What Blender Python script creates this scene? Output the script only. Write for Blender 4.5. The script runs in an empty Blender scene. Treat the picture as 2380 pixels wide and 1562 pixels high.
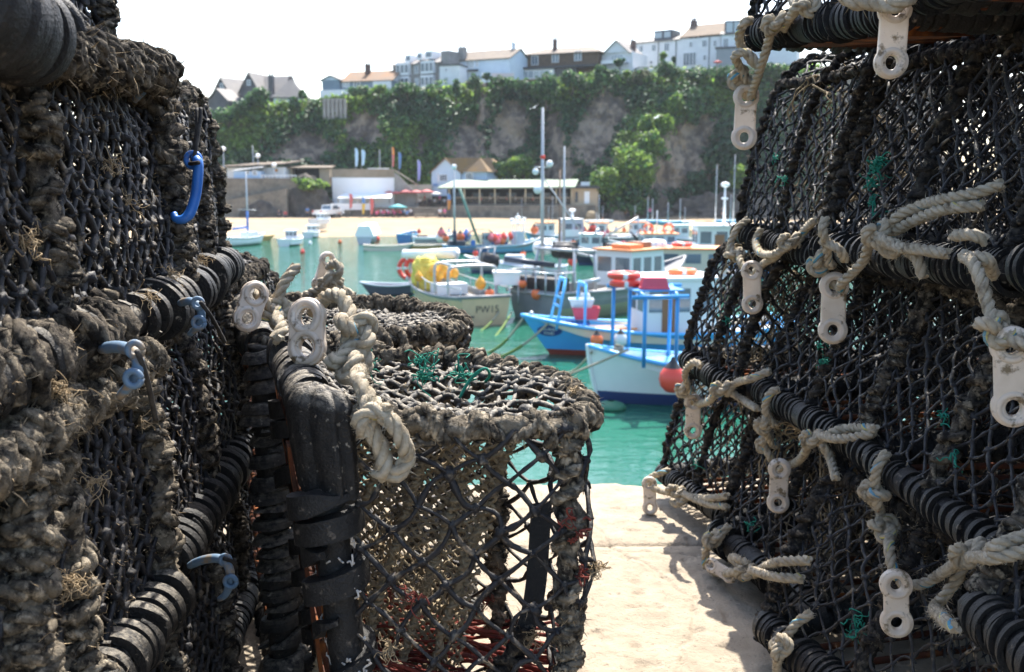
import bpy, math, random
import numpy as np
from mathutils import Vector, Matrix
R=math.radians; TAU=2*math.pi
scn=bpy.context.scene
COL=scn.collection
# ---------------------------------------------------------------- camera model
FPX=2314.0; CX,CY=1190.0,781.0; TH=math.atan(361/2314.0)
CAMZ=6.0
def P(px,py,Y):
    """point of the place seen at overview pixel (px,py), Y metres ahead of the camera"""
    u=(px-CX)/FPX; v=(CY-py)/FPX
    dx,dy,dz=u, math.cos(TH)+v*math.sin(TH), -math.sin(TH)+v*math.cos(TH)
    k=Y/dy
    return np.array([dx*k,Y,CAMZ+dz*k])
def GP(px,py,z):
    """point at height z seen at overview pixel"""
    u=(px-CX)/FPX; v=(CY-py)/FPX
    dx,dy,dz=u, math.cos(TH)+v*math.sin(TH), -math.sin(TH)+v*math.cos(TH)
    k=(z-CAMZ)/dz
    return np.array([dx*k,dy*k,z])
def A(*a): return np.array(a,dtype=float)
def unit(v): v=np.asarray(v,float); return v/np.linalg.norm(v)
# ---------------------------------------------------------------- noise
def _h(i,j,k,s):
    n=(i*374761393+j*668265263+k*2147483647+s*1274126177)&0x7fffffff
    n=((n^(n>>13))*1274126177)&0x7fffffff
    return ((n^(n>>16))&0xffff)/65535.0
def noise3(p,scale=1.0,seed=0):
    q=np.asarray(p,float)*scale; f=np.floor(q).astype(np.int64); t=q-f; t=t*t*(3-2*t)
    out=0
    for a in (0,1):
        for b in (0,1):
            for c in (0,1):
                w=(t[...,0] if a else 1-t[...,0])*(t[...,1] if b else 1-t[...,1])*(t[...,2] if c else 1-t[...,2])
                out=out+w*_h(f[...,0]+a,f[...,1]+b,f[...,2]+c,seed)
    return out*2-1
# ---------------------------------------------------------------- mesh builder
class MB:
    def __init__(s): s.v=[]; s.f=[]; s.n=0; s.sm=[]
    def add(s,v,faces,mat=0,smooth=True):
        v=np.asarray(v,float).reshape(-1,3)
        if isinstance(faces,np.ndarray): faces=[faces]
        for f in faces:
            f=np.asarray(f,dtype=np.int64)
            if f.size==0: continue
            if f.ndim==1: f=f[None]
            m=np.full(len(f),mat,dtype=np.int32) if np.isscalar(mat) else np.asarray(mat,dtype=np.int32)
            s.f.append((f+s.n,m,smooth))
        s.v.append(v); s.n+=len(v)
        return s
    def build(s,name,mats,parent=None,loc=None):
        me=bpy.data.meshes.new(name)
        V=np.concatenate(s.v) if s.v else np.zeros((0,3))
        if loc is not None: V=V-np.asarray(loc,float)
        lt=[];li=[];mi=[];sm=[]
        for f,m,smo in s.f:
            lt.append(np.full(len(f),f.shape[1],dtype=np.int32)); li.append(f.ravel().astype(np.int32)); mi.append(m)
            sm.append(np.full(len(f),smo,dtype=bool))
        lt=np.concatenate(lt);li=np.concatenate(li);mi=np.concatenate(mi);sm=np.concatenate(sm)
        ls=np.concatenate([[0],np.cumsum(lt)[:-1]]).astype(np.int32)
        me.vertices.add(len(V)); me.vertices.foreach_set('co',V.astype(np.float32).ravel())
        me.loops.add(len(li)); me.loops.foreach_set('vertex_index',li)
        me.polygons.add(len(lt)); me.polygons.foreach_set('loop_start',ls); me.polygons.foreach_set('loop_total',lt)
        me.polygons.foreach_set('material_index',mi); me.polygons.foreach_set('use_smooth',sm)
        me.update(calc_edges=True); me.validate()
        for m in (mats if isinstance(mats,(list,tuple)) else [mats]): me.materials.append(m)
        o=bpy.data.objects.new(name,me); COL.objects.link(o)
        if parent is not None: o.parent=parent
        if loc is not None and parent is None: o.location=Vector(loc)
        return o
    # ---- shapes
    def box(s,c,size,rot=None,mat=0,taper=1.0):
        c=A(*c); h=A(*size)/2
        v=np.array([[x,y,z] for z in(-1,1) for y in(-1,1) for x in(-1,1)],float)
        v[4:,:2]*=taper
        v=v*h
        if rot is not None: v=v@np.asarray(rot).T
        s.add(v+c,np.array([[0,2,3,1],[4,5,7,6],[0,1,5,4],[2,6,7,3],[0,4,6,2],[1,3,7,5]]),mat,False); return s
    def prism(s,poly,vec,mat=0,smooth=False):
        """poly: (n,3) planar outline, extruded by vec"""
        p=np.asarray(poly,float); n=len(p); v=np.concatenate([p,p+A(*vec)])
        q=np.array([[i,(i+1)%n,n+(i+1)%n,n+i] for i in range(n)])
        s.add(v,[q,np.arange(n)[::-1][None],(np.arange(n)+n)[None]],mat,smooth); return s
    def tube(s,P_,r,k=8,mat=0,caps=True):
        P_=np.asarray(P_,float)
        if P_.ndim==2: P_=P_[None]
        V,F,N,_=tubes(P_,r,k)
        n,m=P_.shape[:2]
        fs=[F]
        if caps:
            base=np.arange(n)[:,None]*m*k
            fs+= [base+np.arange(k)[::-1][None], base+(m-1)*k+np.arange(k)[None]]
        s.add(V,fs,mat); return V,N
    def cyl(s,a,b,r0,r1=None,k=10,mat=0):
        a=A(*a);b=A(*b); r1=r0 if r1 is None else r1
        s.tube(np.array([a,b]),np.array([r0,r1]),k,mat); return s
    def ball(s,c,r,mat=0,sub=2,squash=(1,1,1)):
        v,f=ICO[sub]; s.add(v*A(*squash)*r+A(*c),f,mat); return s
    def lathe(s,c,prof,k=16,mat=0,axis=(0,0,1)):
        prof=np.asarray(prof,float); ax=unit(axis); ref=A(1,0,0) if abs(ax[0])<.8 else A(0,1,0)
        n=unit(np.cross(ax,ref)); b=np.cross(ax,n); th=np.arange(k)*TAU/k
        ring=np.cos(th)[:,None]*n+np.sin(th)[:,None]*b
        V=A(*c)+prof[:,1][:,None,None]*ax+prof[:,0][:,None,None]*ring[None]
        m=len(prof); i=np.arange(m-1)[:,None]*k; j=np.arange(k)[None]; j2=(j+1)%k
        F=np.stack([i+j,i+j2,i+k+j2,i+k+j],-1).reshape(-1,4)
        s.add(V,F,mat); return s
def _ico(sub):
    t=(1+5**.5)/2
    v=[(-1,t,0),(1,t,0),(-1,-t,0),(1,-t,0),(0,-1,t),(0,1,t),(0,-1,-t),(0,1,-t),(t,0,-1),(t,0,1),(-t,0,-1),(-t,0,1)]
    v=[unit(x) for x in v]
    f=[(0,11,5),(0,5,1),(0,1,7),(0,7,10),(0,10,11),(1,5,9),(5,11,4),(11,10,2),(10,7,6),(7,1,8),(3,9,4),(3,4,2),(3,2,6),(3,6,8),(3,8,9),(4,9,5),(2,4,11),(6,2,10),(8,6,7),(9,8,1)]
    for _ in range(sub):
        c={};nf=[]
        def mid(a,b):
            k=(min(a,b),max(a,b))
            if k not in c: v.append(unit(v[a]+v[b])); c[k]=len(v)-1
            return c[k]
        for a,b,d in f:
            x,y,z=mid(a,b),mid(b,d),mid(d,a); nf+=[(a,x,z),(b,y,x),(d,z,y),(x,y,z)]
        f=nf
    return np.array(v),np.array(f)
ICO=[_ico(0),_ico(1),_ico(2),_ico(3)]
def tubes(P_,r,k):
    n,m=P_.shape[:2]
    T=np.gradient(P_,axis=1) if m>2 else np.repeat((P_[:,1]-P_[:,0])[:,None],2,1)
    T=T/np.maximum(np.linalg.norm(T,axis=-1,keepdims=True),1e-9)
    N=np.zeros_like(P_)
    ref=np.where(np.abs(T[:,0,2:3])<.9,A(0,0,1)[None],A(1,0,0)[None])
    n0=np.cross(T[:,0],ref); N[:,0]=n0/np.maximum(np.linalg.norm(n0,axis=-1,keepdims=True),1e-9)
    for i in range(1,m):
        q=N[:,i-1]-np.sum(N[:,i-1]*T[:,i],-1,keepdims=True)*T[:,i]
        N[:,i]=q/np.maximum(np.linalg.norm(q,axis=-1,keepdims=True),1e-9)
    B=np.cross(T,N); th=np.arange(k)*TAU/k
    D=np.cos(th)[None,None,:,None]*N[:,:,None]+np.sin(th)[None,None,:,None]*B[:,:,None]
    r=np.asarray(r,float)
    if r.ndim==0: r=np.full((n,m),float(r))
    elif r.ndim==1: r=np.broadcast_to(r[None],(n,m))
    rr=r[:,:,None,None] if r.ndim==2 else r[...,None]
    V=P_[:,:,None]+D*rr
    a=np.arange(n)[:,None,None]*m*k; i=np.arange(m-1)[None,:,None]*k; j=np.arange(k)[None,None]; j2=(j+1)%k
    F=np.stack([a+i+j,a+i+j2,a+i+k+j2,a+i+k+j],-1).reshape(-1,4)
    return V.reshape(-1,3),F,D.reshape(-1,3),(N,B,T)
def smooth_path(pts,step):
    p=np.asarray(pts,float); n=len(p)
    if n==2: 
        k=max(2,int(np.linalg.norm(p[1]-p[0])/step)+1); t=np.linspace(0,1,k)[:,None]; return p[0]*(1-t)+p[1]*t
    q=np.concatenate([[2*p[0]-p[1]],p,[2*p[-1]-p[-2]]]); out=[]
    for i in range(n-1):
        a,b,c,d=q[i:i+4]; t=np.linspace(0,1,24,endpoint=False)[:,None]
        out.append(.5*((2*b)+(-a+c)*t+(2*a-5*b+4*c-d)*t*t+(-a+3*b-3*c+d)*t**3))
    out=np.concatenate(out+[p[-1:]])
    return resample(out,step)
def resample(p,step):
    d=np.linalg.norm(np.diff(p,axis=0),axis=1); s=np.concatenate([[0],np.cumsum(d)])
    k=max(2,int(s[-1]/step)+1); t=np.linspace(0,s[-1],k)
    return np.stack([np.interp(t,s,p[:,i]) for i in range(3)],1)
# ---------------------------------------------------------------- objects
def tag(o,label=None,cat=None,group=None,kind=None):
    if label: o['label']=label
    if cat: o['category']=cat
    if group: o['group']=group
    if kind: o['kind']=kind
    return o
def thing(name,label,cat,loc,group=None):
    o=bpy.data.objects.new(name,None); o.empty_display_size=.2; COL.objects.link(o); o.location=Vector(loc)
    return tag(o,label,cat,group)
def dup(root,loc,label=None,rz=None,group=None):
    r=root.copy(); COL.objects.link(r); r.location=Vector(loc)
    if rz is not None: r.rotation_euler=(0,0,rz)
    if label: r['label']=label
    if group: r['group']=group
    for ch in list(root.children):
        c=ch.copy(); COL.objects.link(c); c.parent=r
        for g in list(ch.children):
            d=g.copy(); COL.objects.link(d); d.parent=c
    return r
# ---------------------------------------------------------------- materials
def mat(name,col,rough=.6,col2=None,nscale=20,bump=0,bscale=60,spec=.5,metal=0,col3=None,n3=8,t3=(.55,.7),trans=0,sss=0,lo=.35,hi=.65,island=0,coat=0,bdist=.002,detail=6,wave=None,rnd=0,dust=0,dcol=(.33,.285,.22)):
    m=bpy.data.materials.new(name); m.use_nodes=True; nt=m.node_tree; N=nt.nodes; Lk=nt.links
    b=N['Principled BSDF']; b.inputs['Roughness'].default_value=rough; b.inputs['Metallic'].default_value=metal
    b.inputs['Specular IOR Level'].default_value=spec; b.inputs['Coat Weight'].default_value=coat
    c4=lambda c:(c[0],c[1],c[2],1)
    tc=N.new('ShaderNodeTexCoord')
    vec=tc.outputs['Object']
    if rnd:
        oi=N.new('ShaderNodeObjectInfo'); vm=N.new('ShaderNodeVectorMath'); vm.operation='MULTIPLY_ADD'; cx=N.new('ShaderNodeCombineXYZ'); mu=N.new('ShaderNodeMath'); mu.operation='MULTIPLY'; mu.inputs[1].default_value=37
        Lk.new(oi.outputs['Random'],mu.inputs[0]); [Lk.new(mu.outputs[0],cx.inputs[i]) for i in range(3)]
        ad=N.new('ShaderNodeVectorMath'); ad.operation='ADD'; Lk.new(vec,ad.inputs[0]); Lk.new(cx.outputs[0],ad.inputs[1]); vec=ad.outputs[0]
    def noise(scale,det=detail,rgh=.6):
        n=N.new('ShaderNodeTexNoise'); n.inputs['Scale'].default_value=scale; n.inputs['Detail'].default_value=det; n.inputs['Roughness'].default_value=rgh
        Lk.new(vec,n.inputs['Vector']); return n
    def ramp(inp,a,z):
        r=N.new('ShaderNodeMapRange'); r.inputs['From Min'].default_value=a; r.inputs['From Max'].default_value=z; Lk.new(inp,r.inputs['Value']); return r.outputs['Result']
    def mix(f,a,bb):
        x=N.new('ShaderNodeMix'); x.data_type='RGBA'
        Lk.new(f,x.inputs['Factor']) if not isinstance(f,float) else setattr(x.inputs['Factor'],'default_value',f)
        for sock,val in ((x.inputs['A'],a),(x.inputs['B'],bb)):
            if isinstance(val,tuple): sock.default_value=c4(val)
            else: Lk.new(val,sock)
        return x.outputs['Result']
    out=col
    if col2 is not None: out=mix(ramp(noise(nscale).outputs['Fac'],lo,hi),out,col2)
    if col3 is not None: out=mix(ramp(noise(n3,4).outputs['Fac'],*t3),out,col3)
    if dust:
        g=N.new('ShaderNodeNewGeometry'); sx=N.new('ShaderNodeSeparateXYZ'); Lk.new(g.outputs['Normal'],sx.inputs[0])
        up=ramp(sx.outputs['Z'],.15,.9); nz=ramp(noise(90,5).outputs['Fac'],.38,.62); ml=N.new('ShaderNodeMath'); ml.operation='MULTIPLY'; Lk.new(up,ml.inputs[0]); Lk.new(nz,ml.inputs[1])
        m2=N.new('ShaderNodeMath'); m2.operation='MULTIPLY'; Lk.new(ml.outputs[0],m2.inputs[0]); m2.inputs[1].default_value=dust
        out=mix(m2.outputs[0],out,dcol)
    if island:
        g=N.new('ShaderNodeNewGeometry'); hs=N.new('ShaderNodeHueSaturation')
        mr=N.new('ShaderNodeMapRange'); mr.inputs['To Min'].default_value=1-island; mr.inputs['To Max'].default_value=1+island
        Lk.new(g.outputs['Random Per Island'],mr.inputs['Value']); Lk.new(mr.outputs['Result'],hs.inputs['Value'])
        if isinstance(out,tuple): hs.inputs['Color'].default_value=c4(out)
        else: Lk.new(out,hs.inputs['Color'])
        out=hs.outputs['Color']
    if isinstance(out,tuple): b.inputs['Base Color'].default_value=c4(out)
    else: Lk.new(out,b.inputs['Base Color'])
    if bump:
        bn=N.new('ShaderNodeBump'); bn.inputs['Strength'].default_value=bump; bn.inputs['Distance'].default_value=bdist
        h=noise(bscale,4).outputs['Fac']
        if wave:
            w=N.new('ShaderNodeTexWave'); w.inputs['Scale'].default_value=wave; w.inputs['Distortion'].default_value=2; Lk.new(tc.outputs['Object'],w.inputs['Vector'])
            ad=N.new('ShaderNodeMath'); ad.operation='ADD'; Lk.new(h,ad.inputs[0]); Lk.new(w.outputs['Fac'],ad.inputs[1]); h=ad.outputs[0]
        Lk.new(h,bn.inputs['Height']); Lk.new(bn.outputs['Normal'],b.inputs['Normal'])
    if sss:
        b.inputs['Subsurface Weight'].default_value=sss; b.inputs['Subsurface Scale'].default_value=.012; b.inputs['Subsurface Radius'].default_value=(1,.7,.5)
    if trans:
        t=N.new('ShaderNodeBsdfTranslucent'); mx=N.new('ShaderNodeMixShader'); mx.inputs[0].default_value=trans
        if isinstance(out,tuple): t.inputs['Color'].default_value=c4(out)
        else: Lk.new(out,t.inputs['Color'])
        Lk.new(b.outputs[0],mx.inputs[1]); Lk.new(t.outputs[0],mx.inputs[2])
        Lk.new(mx.outputs[0],N['Material Output'].inputs['Surface'])
    return m
def glass_mat(name,col,rough=.08):
    m=mat(name,col,rough,spec=.9); return m
# ================================================================ materials of the pots
import bmesh
M={}
M['net']=mat('net twine',(.006,.006,.009),.6,(.014,.013,.014),55,.7,300,.4,col3=(.19,.15,.105),n3=42,t3=(.57,.70),dust=.12)
M['netdry']=mat('dried net twine',(.010,.010,.011),.7,(.035,.032,.029),60,.7,320,.5,col3=(.20,.17,.125),n3=46,t3=(.54,.70),dust=.75)
M['nettan']=mat('tan net twine',(.20,.15,.09),.9,(.30,.24,.155),50,.7,300,.3)
M['nettan2']=mat('dull brown inner twine',(.075,.055,.035),.9,(.15,.115,.075),50,.7,300,.3)
M['netred']=mat('red net twine',(.22,.045,.03),.9,(.10,.03,.025),60,.7,300,.2)
M['rope']=mat('weathered binding rope',(.016,.014,.0125),.95,(.115,.096,.074),48,1,420,.12,col3=(.31,.26,.19),n3=70,t3=(.54,.70),bdist=.004,lo=.42,hi=.60)
M['ropelight']=mat('muddy sunlit binding rope',(.022,.019,.016),.95,(.165,.138,.102),46,1,420,.12,col3=(.40,.335,.245),n3=65,t3=(.53,.68),bdist=.004,lo=.40,hi=.58)  # pale flecks raised to stand in for sunlight on the muddy rope
M['ropedark']=mat('dark binding rope',(.014,.013,.013),.92,(.06,.05,.04),50,1,420,.15,col3=(.19,.15,.105),n3=70,t3=(.56,.72),bdist=.004,lo=.42,hi=.62)
M['rubber']=mat('tyre rubber',(.005,.005,.0055),.58,(.015,.014,.013),60,.7,240,.32,col3=(.16,.13,.10),n3=55,t3=(.62,.74),dust=.04,bdist=.004)
M['rubberw']=mat('worn dusty tyre rubber',(.006,.006,.0065),.6,(.02,.018,.016),60,.7,240,.3,col3=(.26,.225,.18),n3=75,t3=(.63,.72),dust=.6,bdist=.004)
M['steel']=mat('rusted steel bar',(.10,.03,.014),.85,(.03,.015,.01),30,.8,120,.2,col3=(.28,.09,.02),n3=14,t3=(.5,.7))
M['wrope']=mat('pale polyrope',(.34,.285,.20),.9,(.50,.43,.325),70,.9,700,.2,col3=(.15,.115,.075),n3=40,t3=(.54,.74),bdist=.003)
M['tblue']=mat('blue tracer yarn',(.05,.20,.29),.8,(.17,.29,.33),60,.5,420,.2)
M['tyel']=mat('yellow tracer yarn',(.42,.36,.10),.7,(.5,.44,.2),60,.5,420,.2)
M['toggle']=mat('white toggle plastic',(.82,.72,.61),.38,(.70,.59,.47),16,.25,90,.5,col3=(.22,.165,.10),n3=38,t3=(.565,.665),trans=.30,rnd=1)
M['bluehook']=mat('blue hook plastic',(.02,.12,.42),.4,(.03,.16,.5),20,.3,90,.45,col3=(.26,.2,.13),n3=45,t3=(.62,.72))
M['greyhook']=mat('faded blue hook plastic',(.085,.15,.23),.6,(.13,.19,.26),24,.3,90,.3,col3=(.22,.175,.125),n3=34,t3=(.50,.62))
M['twinegreen']=mat('green twine',(.012,.16,.11),.8,(.03,.23,.16),80,.5,300,.2)
M['cord']=mat('black cord',(.015,.014,.014),.7,(.05,.045,.04),60,.6,300,.2)
M['weed']=mat('dried weed fibres',(.20,.145,.085),.95,(.42,.32,.20),30,.3,200,.1)
M['shell']=mat('worm casts',(.5,.47,.43),.8,(.36,.32,.28),60,.5,200,.2)
# ================================================================ pot parts
PROF=A([-.5,0],[-.47,.25],[-.41,.52],[-.33,.78],[-.22,.94],[-.08,1.0],[.08,1.0],[.22,.94],[.33,.78],[.41,.52],[.47,.25],[.5,0])
STEEP=A([-.5,0],[-.445,.22],[-.36,.48],[-.26,.74],[-.17,.92],[-.06,1.0],[.06,1.0],[.17,.92],[.26,.74],[.36,.48],[.445,.22],[.5,0])
BOX=A([-.5,0],[-.495,.25],[-.485,.55],[-.455,.82],[-.37,.965],[-.15,1.0],[.15,1.0],[.37,.965],[.455,.82],[.485,.55],[.495,.25],[.5,0])
def profile(W,H,steep=False,box=False):
    Q=BOX if box else STEEP if steep else PROF
    p=np.zeros((len(Q),3)); p[:,1]=Q[:,0]*W; p[:,2]=Q[:,1]*H
    return smooth_path(p,.02)
def fibres(mb,pts,nrm,rng,ln=.010,w=.0007,mat=0,droop=.3):
    n=len(pts)
    d=nrm+rng.normal(0,.7,(n,3)); d[:,2]-=droop; d/=np.linalg.norm(d,axis=1,keepdims=True)
    s=np.cross(d,rng.normal(0,1,(n,3))); s/=np.maximum(np.linalg.norm(s,axis=1,keepdims=True),1e-6)
    L=ln*rng.uniform(.35,1.5,(n,1)); b=rng.normal(0,.35,(n,3))*L
    w=w*rng.uniform(.6,1.5,(n,1))
    V=np.stack([pts-s*w,pts+s*w,pts+d*L*.55+s*w*.7+b*.3,pts+d*L*.55-s*w*.7+b*.3,pts+d*L+b],1)
    i=np.arange(n)[:,None]*5
    mb.add(V,[i+np.array([[0,1,2,3]]),i+np.array([[3,2,4]])],mat,True)
def coil(mb,p,n_,b_,ss,ang,rad,rw,rng,mat,k=10,ridge=.27,twist=False):
    """one rope wound round the path p, with lay ridges and lumps"""
    s0=np.concatenate([[0],np.cumsum(np.linalg.norm(np.diff(p,axis=0),axis=1))])
    it=lambda q:np.stack([np.interp(ss,s0,q[:,i]) for i in range(3)],1)
    C=it(p); H=C+(np.cos(ang)[:,None]*it(n_)+np.sin(ang)[:,None]*it(b_))*rad[:,None]
    H=H+np.stack([noise3(H,55,int(rng.integers(999))) for _ in range(3)],-1)*rw*.45
    q=np.concatenate([[0],np.cumsum(np.linalg.norm(np.diff(H,axis=0),axis=1))])
    if twist:
        _,_,_,(hn,hb,ht)=tubes(H[None],rw,3); q0=np.concatenate([[0],np.cumsum(np.linalg.norm(np.diff(H,axis=0),axis=1))])
        ph=q0/(rw*4.6)*TAU*(1 if rng.random()<.7 else -1)+rng.uniform(0,6); wr=1+.30*noise3(H,45,int(rng.integers(999))); Vs=[];Ns=[]
        for s3 in range(3):
            aa=ph+s3*TAU/3; C3=H+(np.cos(aa)[:,None]*hn[0]+np.sin(aa)[:,None]*hb[0])*(rw*.50*wr)[:,None]
            V,F,N,_=tubes(C3[None],rw*.56*wr,7); V=V+N*(rw*(.13*noise3(V,170,int(rng.integers(999)))+.12*noise3(V,420,int(rng.integers(999)))))[:,None]
            m=len(H); mb.add(V,[F,np.arange(7)[::-1][None],((m-1)*7+np.arange(7))[None]],mat); Vs.append(V);Ns.append(N)
        return np.concatenate(Vs),np.concatenate(Ns)
    rr=rw*(1+.28*noise3(H,60,int(rng.integers(999))))
    V,F,N,_=tubes(H[None],rr,k)
    th=np.tile(np.arange(k)*TAU/k,len(H)); qq=np.repeat(q,k)
    V=V+N*(rw*(ridge*np.sin(3*th+qq/rw*1.15)+.20*noise3(V,120,int(rng.integers(999)))+.17*noise3(V,360,int(rng.integers(999)))))[:,None]
    m=len(H); mb.add(V,[F,np.arange(k)[::-1][None],((m-1)*k+np.arange(k))[None]],mat)
    return V,N
def bound_edge(mb,path,rc,rw,pitch,rng,fz=0,mat=0,fmat=None,fl=.0065,strands=True):
    """rod bound with old rope: lumpy core, one oblique coil, a few crossing turns and strays"""
    p=resample(np.asarray(path,float),.005)
    p=p+np.stack([noise3(p,18,int(rng.integers(999))) for _ in range(3)],-1)*rc*.5
    r=rc*(1.12+.30*noise3(p,45,int(rng.integers(999))))
    V,F,N,(n_,b_,t_)=tubes(p[None],r,10)
    d=np.linalg.norm(np.diff(p,axis=0),axis=1); s=np.concatenate([[0],np.cumsum(d)]); Ls=s[-1]
    th=np.tile(np.arange(10)*TAU/10,len(p)); qq=np.repeat(s,10)
    V=V+N*(rc*(.16*np.sin(3*th+qq/rc*.8)+.32*noise3(V,110,int(rng.integers(999)))+.22*noise3(V,300,int(rng.integers(999)))))[:,None]
    m=len(p); mb.add(V,[F,np.arange(10)[::-1][None],((m-1)*10+np.arange(10))[None]],mat)
    allV=[V];allN=[N]
    for q,(pf,rf,sgn,lo,hi) in enumerate(((1.5,.85,1,0,1),(3.1,.68,-1,0,1),(.75,.62,1,.0,1))):
        if q==2:
            lo=rng.uniform(0,.7); hi=lo+rng.uniform(.1,.3)
        ns=max(10,int((hi-lo)*Ls/(pitch*pf)*26)); ss=np.linspace(lo*Ls,min(hi,1)*Ls,ns)
        pit=pitch*pf*np.exp(.8*noise3(np.stack([ss*14,ss*0,ss*0],1),1,int(rng.integers(999))))
        ang=sgn*np.cumsum(np.full(ns,(ss[-1]-ss[0])/ns)/pit)*TAU+rng.uniform(0,6)
        rad=(rc*1.02+rw*rf*.45)*(1+.16*noise3(np.stack([ss*40,ang*.3,ss*0],1),1,7))
        V,N=coil(mb,p,n_[0],b_[0],ss,ang,rad,rw*rf,rng,mat,twist=rw>=.009); allV.append(V);allN.append(N)
    V=np.concatenate(allV);N=np.concatenate(allN)
    if fz:
        k=rng.integers(0,len(V),int(fz*Ls)); fibres(mb,V[k],N[k],rng,fl,.0007,mat)
        k=rng.integers(0,len(V),int(fz*Ls*.4)); k=k[noise3(V[k],24,9)>.15]; fibres(mb,V[k],N[k],rng,fl*1.6,.0006,mat+1)
def rubber_wrap(mb,a,b,rb,w,pitch,lift,rng,th=.004,mat=0,gaps=0.0,tilt=.45,vary=.14):
    """strips of tyre wound round a bar, each strip a bent band with its outer edge raised"""
    a=A(*a);b=A(*b); L=np.linalg.norm(b-a); t=(b-a)/L
    n=unit(np.cross(t,A(.3,.2,.9))); bb=np.cross(t,n)
    q_=resample(np.array([a-t*.008,b+t*.008]),.008); V,F,N,_=tubes(q_[None],rb*.96,16); V=V+N*(.0022*noise3(V,60,3)+.0014*noise3(V,170,4))[:,None]; m_=len(q_); mb.add(V,[F,np.arange(16)[::-1][None],((m_-1)*16+np.arange(16))[None]],mat)
    s=0.0
    while s<L-.01:
        turns=rng.uniform(1.1,2.8); pt=pitch*rng.uniform(.6,1.45); k=int(turns*26)+2
        u=np.linspace(0,1,k); ang=rng.uniform(0,6)+u*turns*TAU; pos=s+u*turns*pt
        keep=pos<L+.012
        if keep.sum()<4: break
        ang=ang[keep];pos=pos[keep];u=u[keep]
        C=a+pos[:,None]*t; rad=np.cos(ang)[:,None]*n+np.sin(ang)[:,None]*bb
        wob=1+.22*noise3(np.stack([pos*60,ang*.8,ang*0],1),1,int(rng.integers(999)))
        C=C+t*(.12*w*noise3(np.stack([pos*90,ang,ang*0],1),1,int(rng.integers(999))))[:,None]
        lf=lift*rng.uniform(.6,1.25)*wob; tap=np.clip(np.minimum(u,1-u)*9,.3,1); ww=w*rng.uniform(.8,1.2)*tap
        tl=tilt*rng.uniform(.4,1.3)
        if rng.random()<vary: ww=ww*1.7; lf=lf*.55; tl=.1
        elif rng.random()<.2: lf=lf*1.35
        pt4=[]
        for da,dr in ((-.5,0),(-.46,1-tl),(-.2,1-tl*.55),(.05,1-tl*.3),(.46,1),(.5,.92),(.42,0)):
            pt4.append(C+t*(da*ww)[:,None]+rad*(rb+.0005+dr*lf)[:,None])
        m=len(C); i=np.arange(m-1)[:,None]
        for e0,e1,mid in ((0,1,0),(1,2,0),(2,3,0),(3,4,0),(4,6,0)):
            V=np.stack([pt4[e0],pt4[e1]],1).reshape(-1,3); ii=np.arange(m-1)*2
            mb.add(V,np.stack([ii,ii+1,ii+3,ii+2],-1),mat,True)
        for e in (0,m-1): mb.add(np.array([q[e] for q in pt4]),np.arange(7)[None],mat,False)
        s+=turns*pt*(1+rng.random()*gaps)
def net_sheet(mb,S,U,V,a,b,r,rng,inside=None,clamp=None,jit=.16,mat=0,knot=1.75,k=5,m=6,fz=0,fmat=0):
    """knotted twine: diamonds a (along u) by b (along v) on the surface S(u,v)"""
    J=int(round(V/(b/2)))+1; I=int(round(U/a))+2
    jj,ii=np.meshgrid(np.arange(J),np.arange(-1,I),indexing='ij')
    u=(ii+.5*(jj%2))*a; v=jj*(V/(J-1))
    u=u+rng.normal(0,jit*a*.5,u.shape); v=v+rng.normal(0,jit*b*.25,v.shape)
    ok=(u>-.01*a)&(u<U+.01*a)
    if inside is not None: ok&=inside(u,v)
    ins=ok.copy()
    u=np.clip(u,0,U); v=np.clip(v,0,V)
    if clamp is not None: u=clamp(u,v)
    A0=[];A1=[]
    W=u.shape[1]
    for j in range(J-1):
        for off in ((0,-1) if j%2==0 else (0,1)):
            i0=np.arange(max(0,-off),min(W,W-off)); i1=i0+off
            g=ins[j,i0]|ins[j+1,i1]
            A0.append(np.stack([u[j,i0[g]],v[j,i0[g]]],1)); A1.append(np.stack([u[j+1,i1[g]],v[j+1,i1[g]]],1))
    A0=np.concatenate(A0);A1=np.concatenate(A1)
    t=np.linspace(0,1,m)[None,:,None]
    uv=A0[:,None]*(1-t)+A1[:,None]*t
    bow=np.sin(np.pi*t)*rng.normal(0,.06*a,(len(A0),1,2)); uv=uv+bow
    pts,_=S(uv[...,0],uv[...,1])
    nz=rng.normal(0,.05*a,(len(A0),1,3))*np.sin(np.pi*t); pts=pts+nz
    rr=r*rng.uniform(.8,1.25,(len(A0),1))*(1+.18*rng.normal(0,1,(len(A0),m)))
    rr=np.clip(rr,r*.5,r*1.8)
    Vt,F,N,_=tubes(pts,rr,k); mb.add(Vt,F,mat)
    kn=np.stack([u[ins],v[ins]],1); kp,kn_=S(kn[:,0],kn[:,1])
    iv,if_=ICO[1]; n=len(kp)
    sc=r*knot*rng.uniform(.8,1.3,(n,1,1))*rng.uniform(.75,1.3,(n,1,3))
    lump=1+.25*rng.normal(0,1,(n,len(iv),1))
    q=rng.normal(0,1,(n,3,3)); q,_r=np.linalg.qr(q)
    kv=np.einsum('nij,nvj->nvi',q,iv[None]*sc*lump)+kp[:,None]
    mb.add(kv,(np.arange(n)[:,None,None]*len(iv)+if_[None]).reshape(-1,3),mat)
    if fz:
        VV=np.concatenate([Vt,kv.reshape(-1,3)]); NN=np.concatenate([N,np.repeat(np.zeros((1,3)),n*len(iv),0)+rng.normal(0,.5,(n*len(iv),3))])
        kk=rng.integers(0,len(VV),fz); fibres(mb,VV[kk],NN[kk],rng,.007,.0005,fmat)
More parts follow.
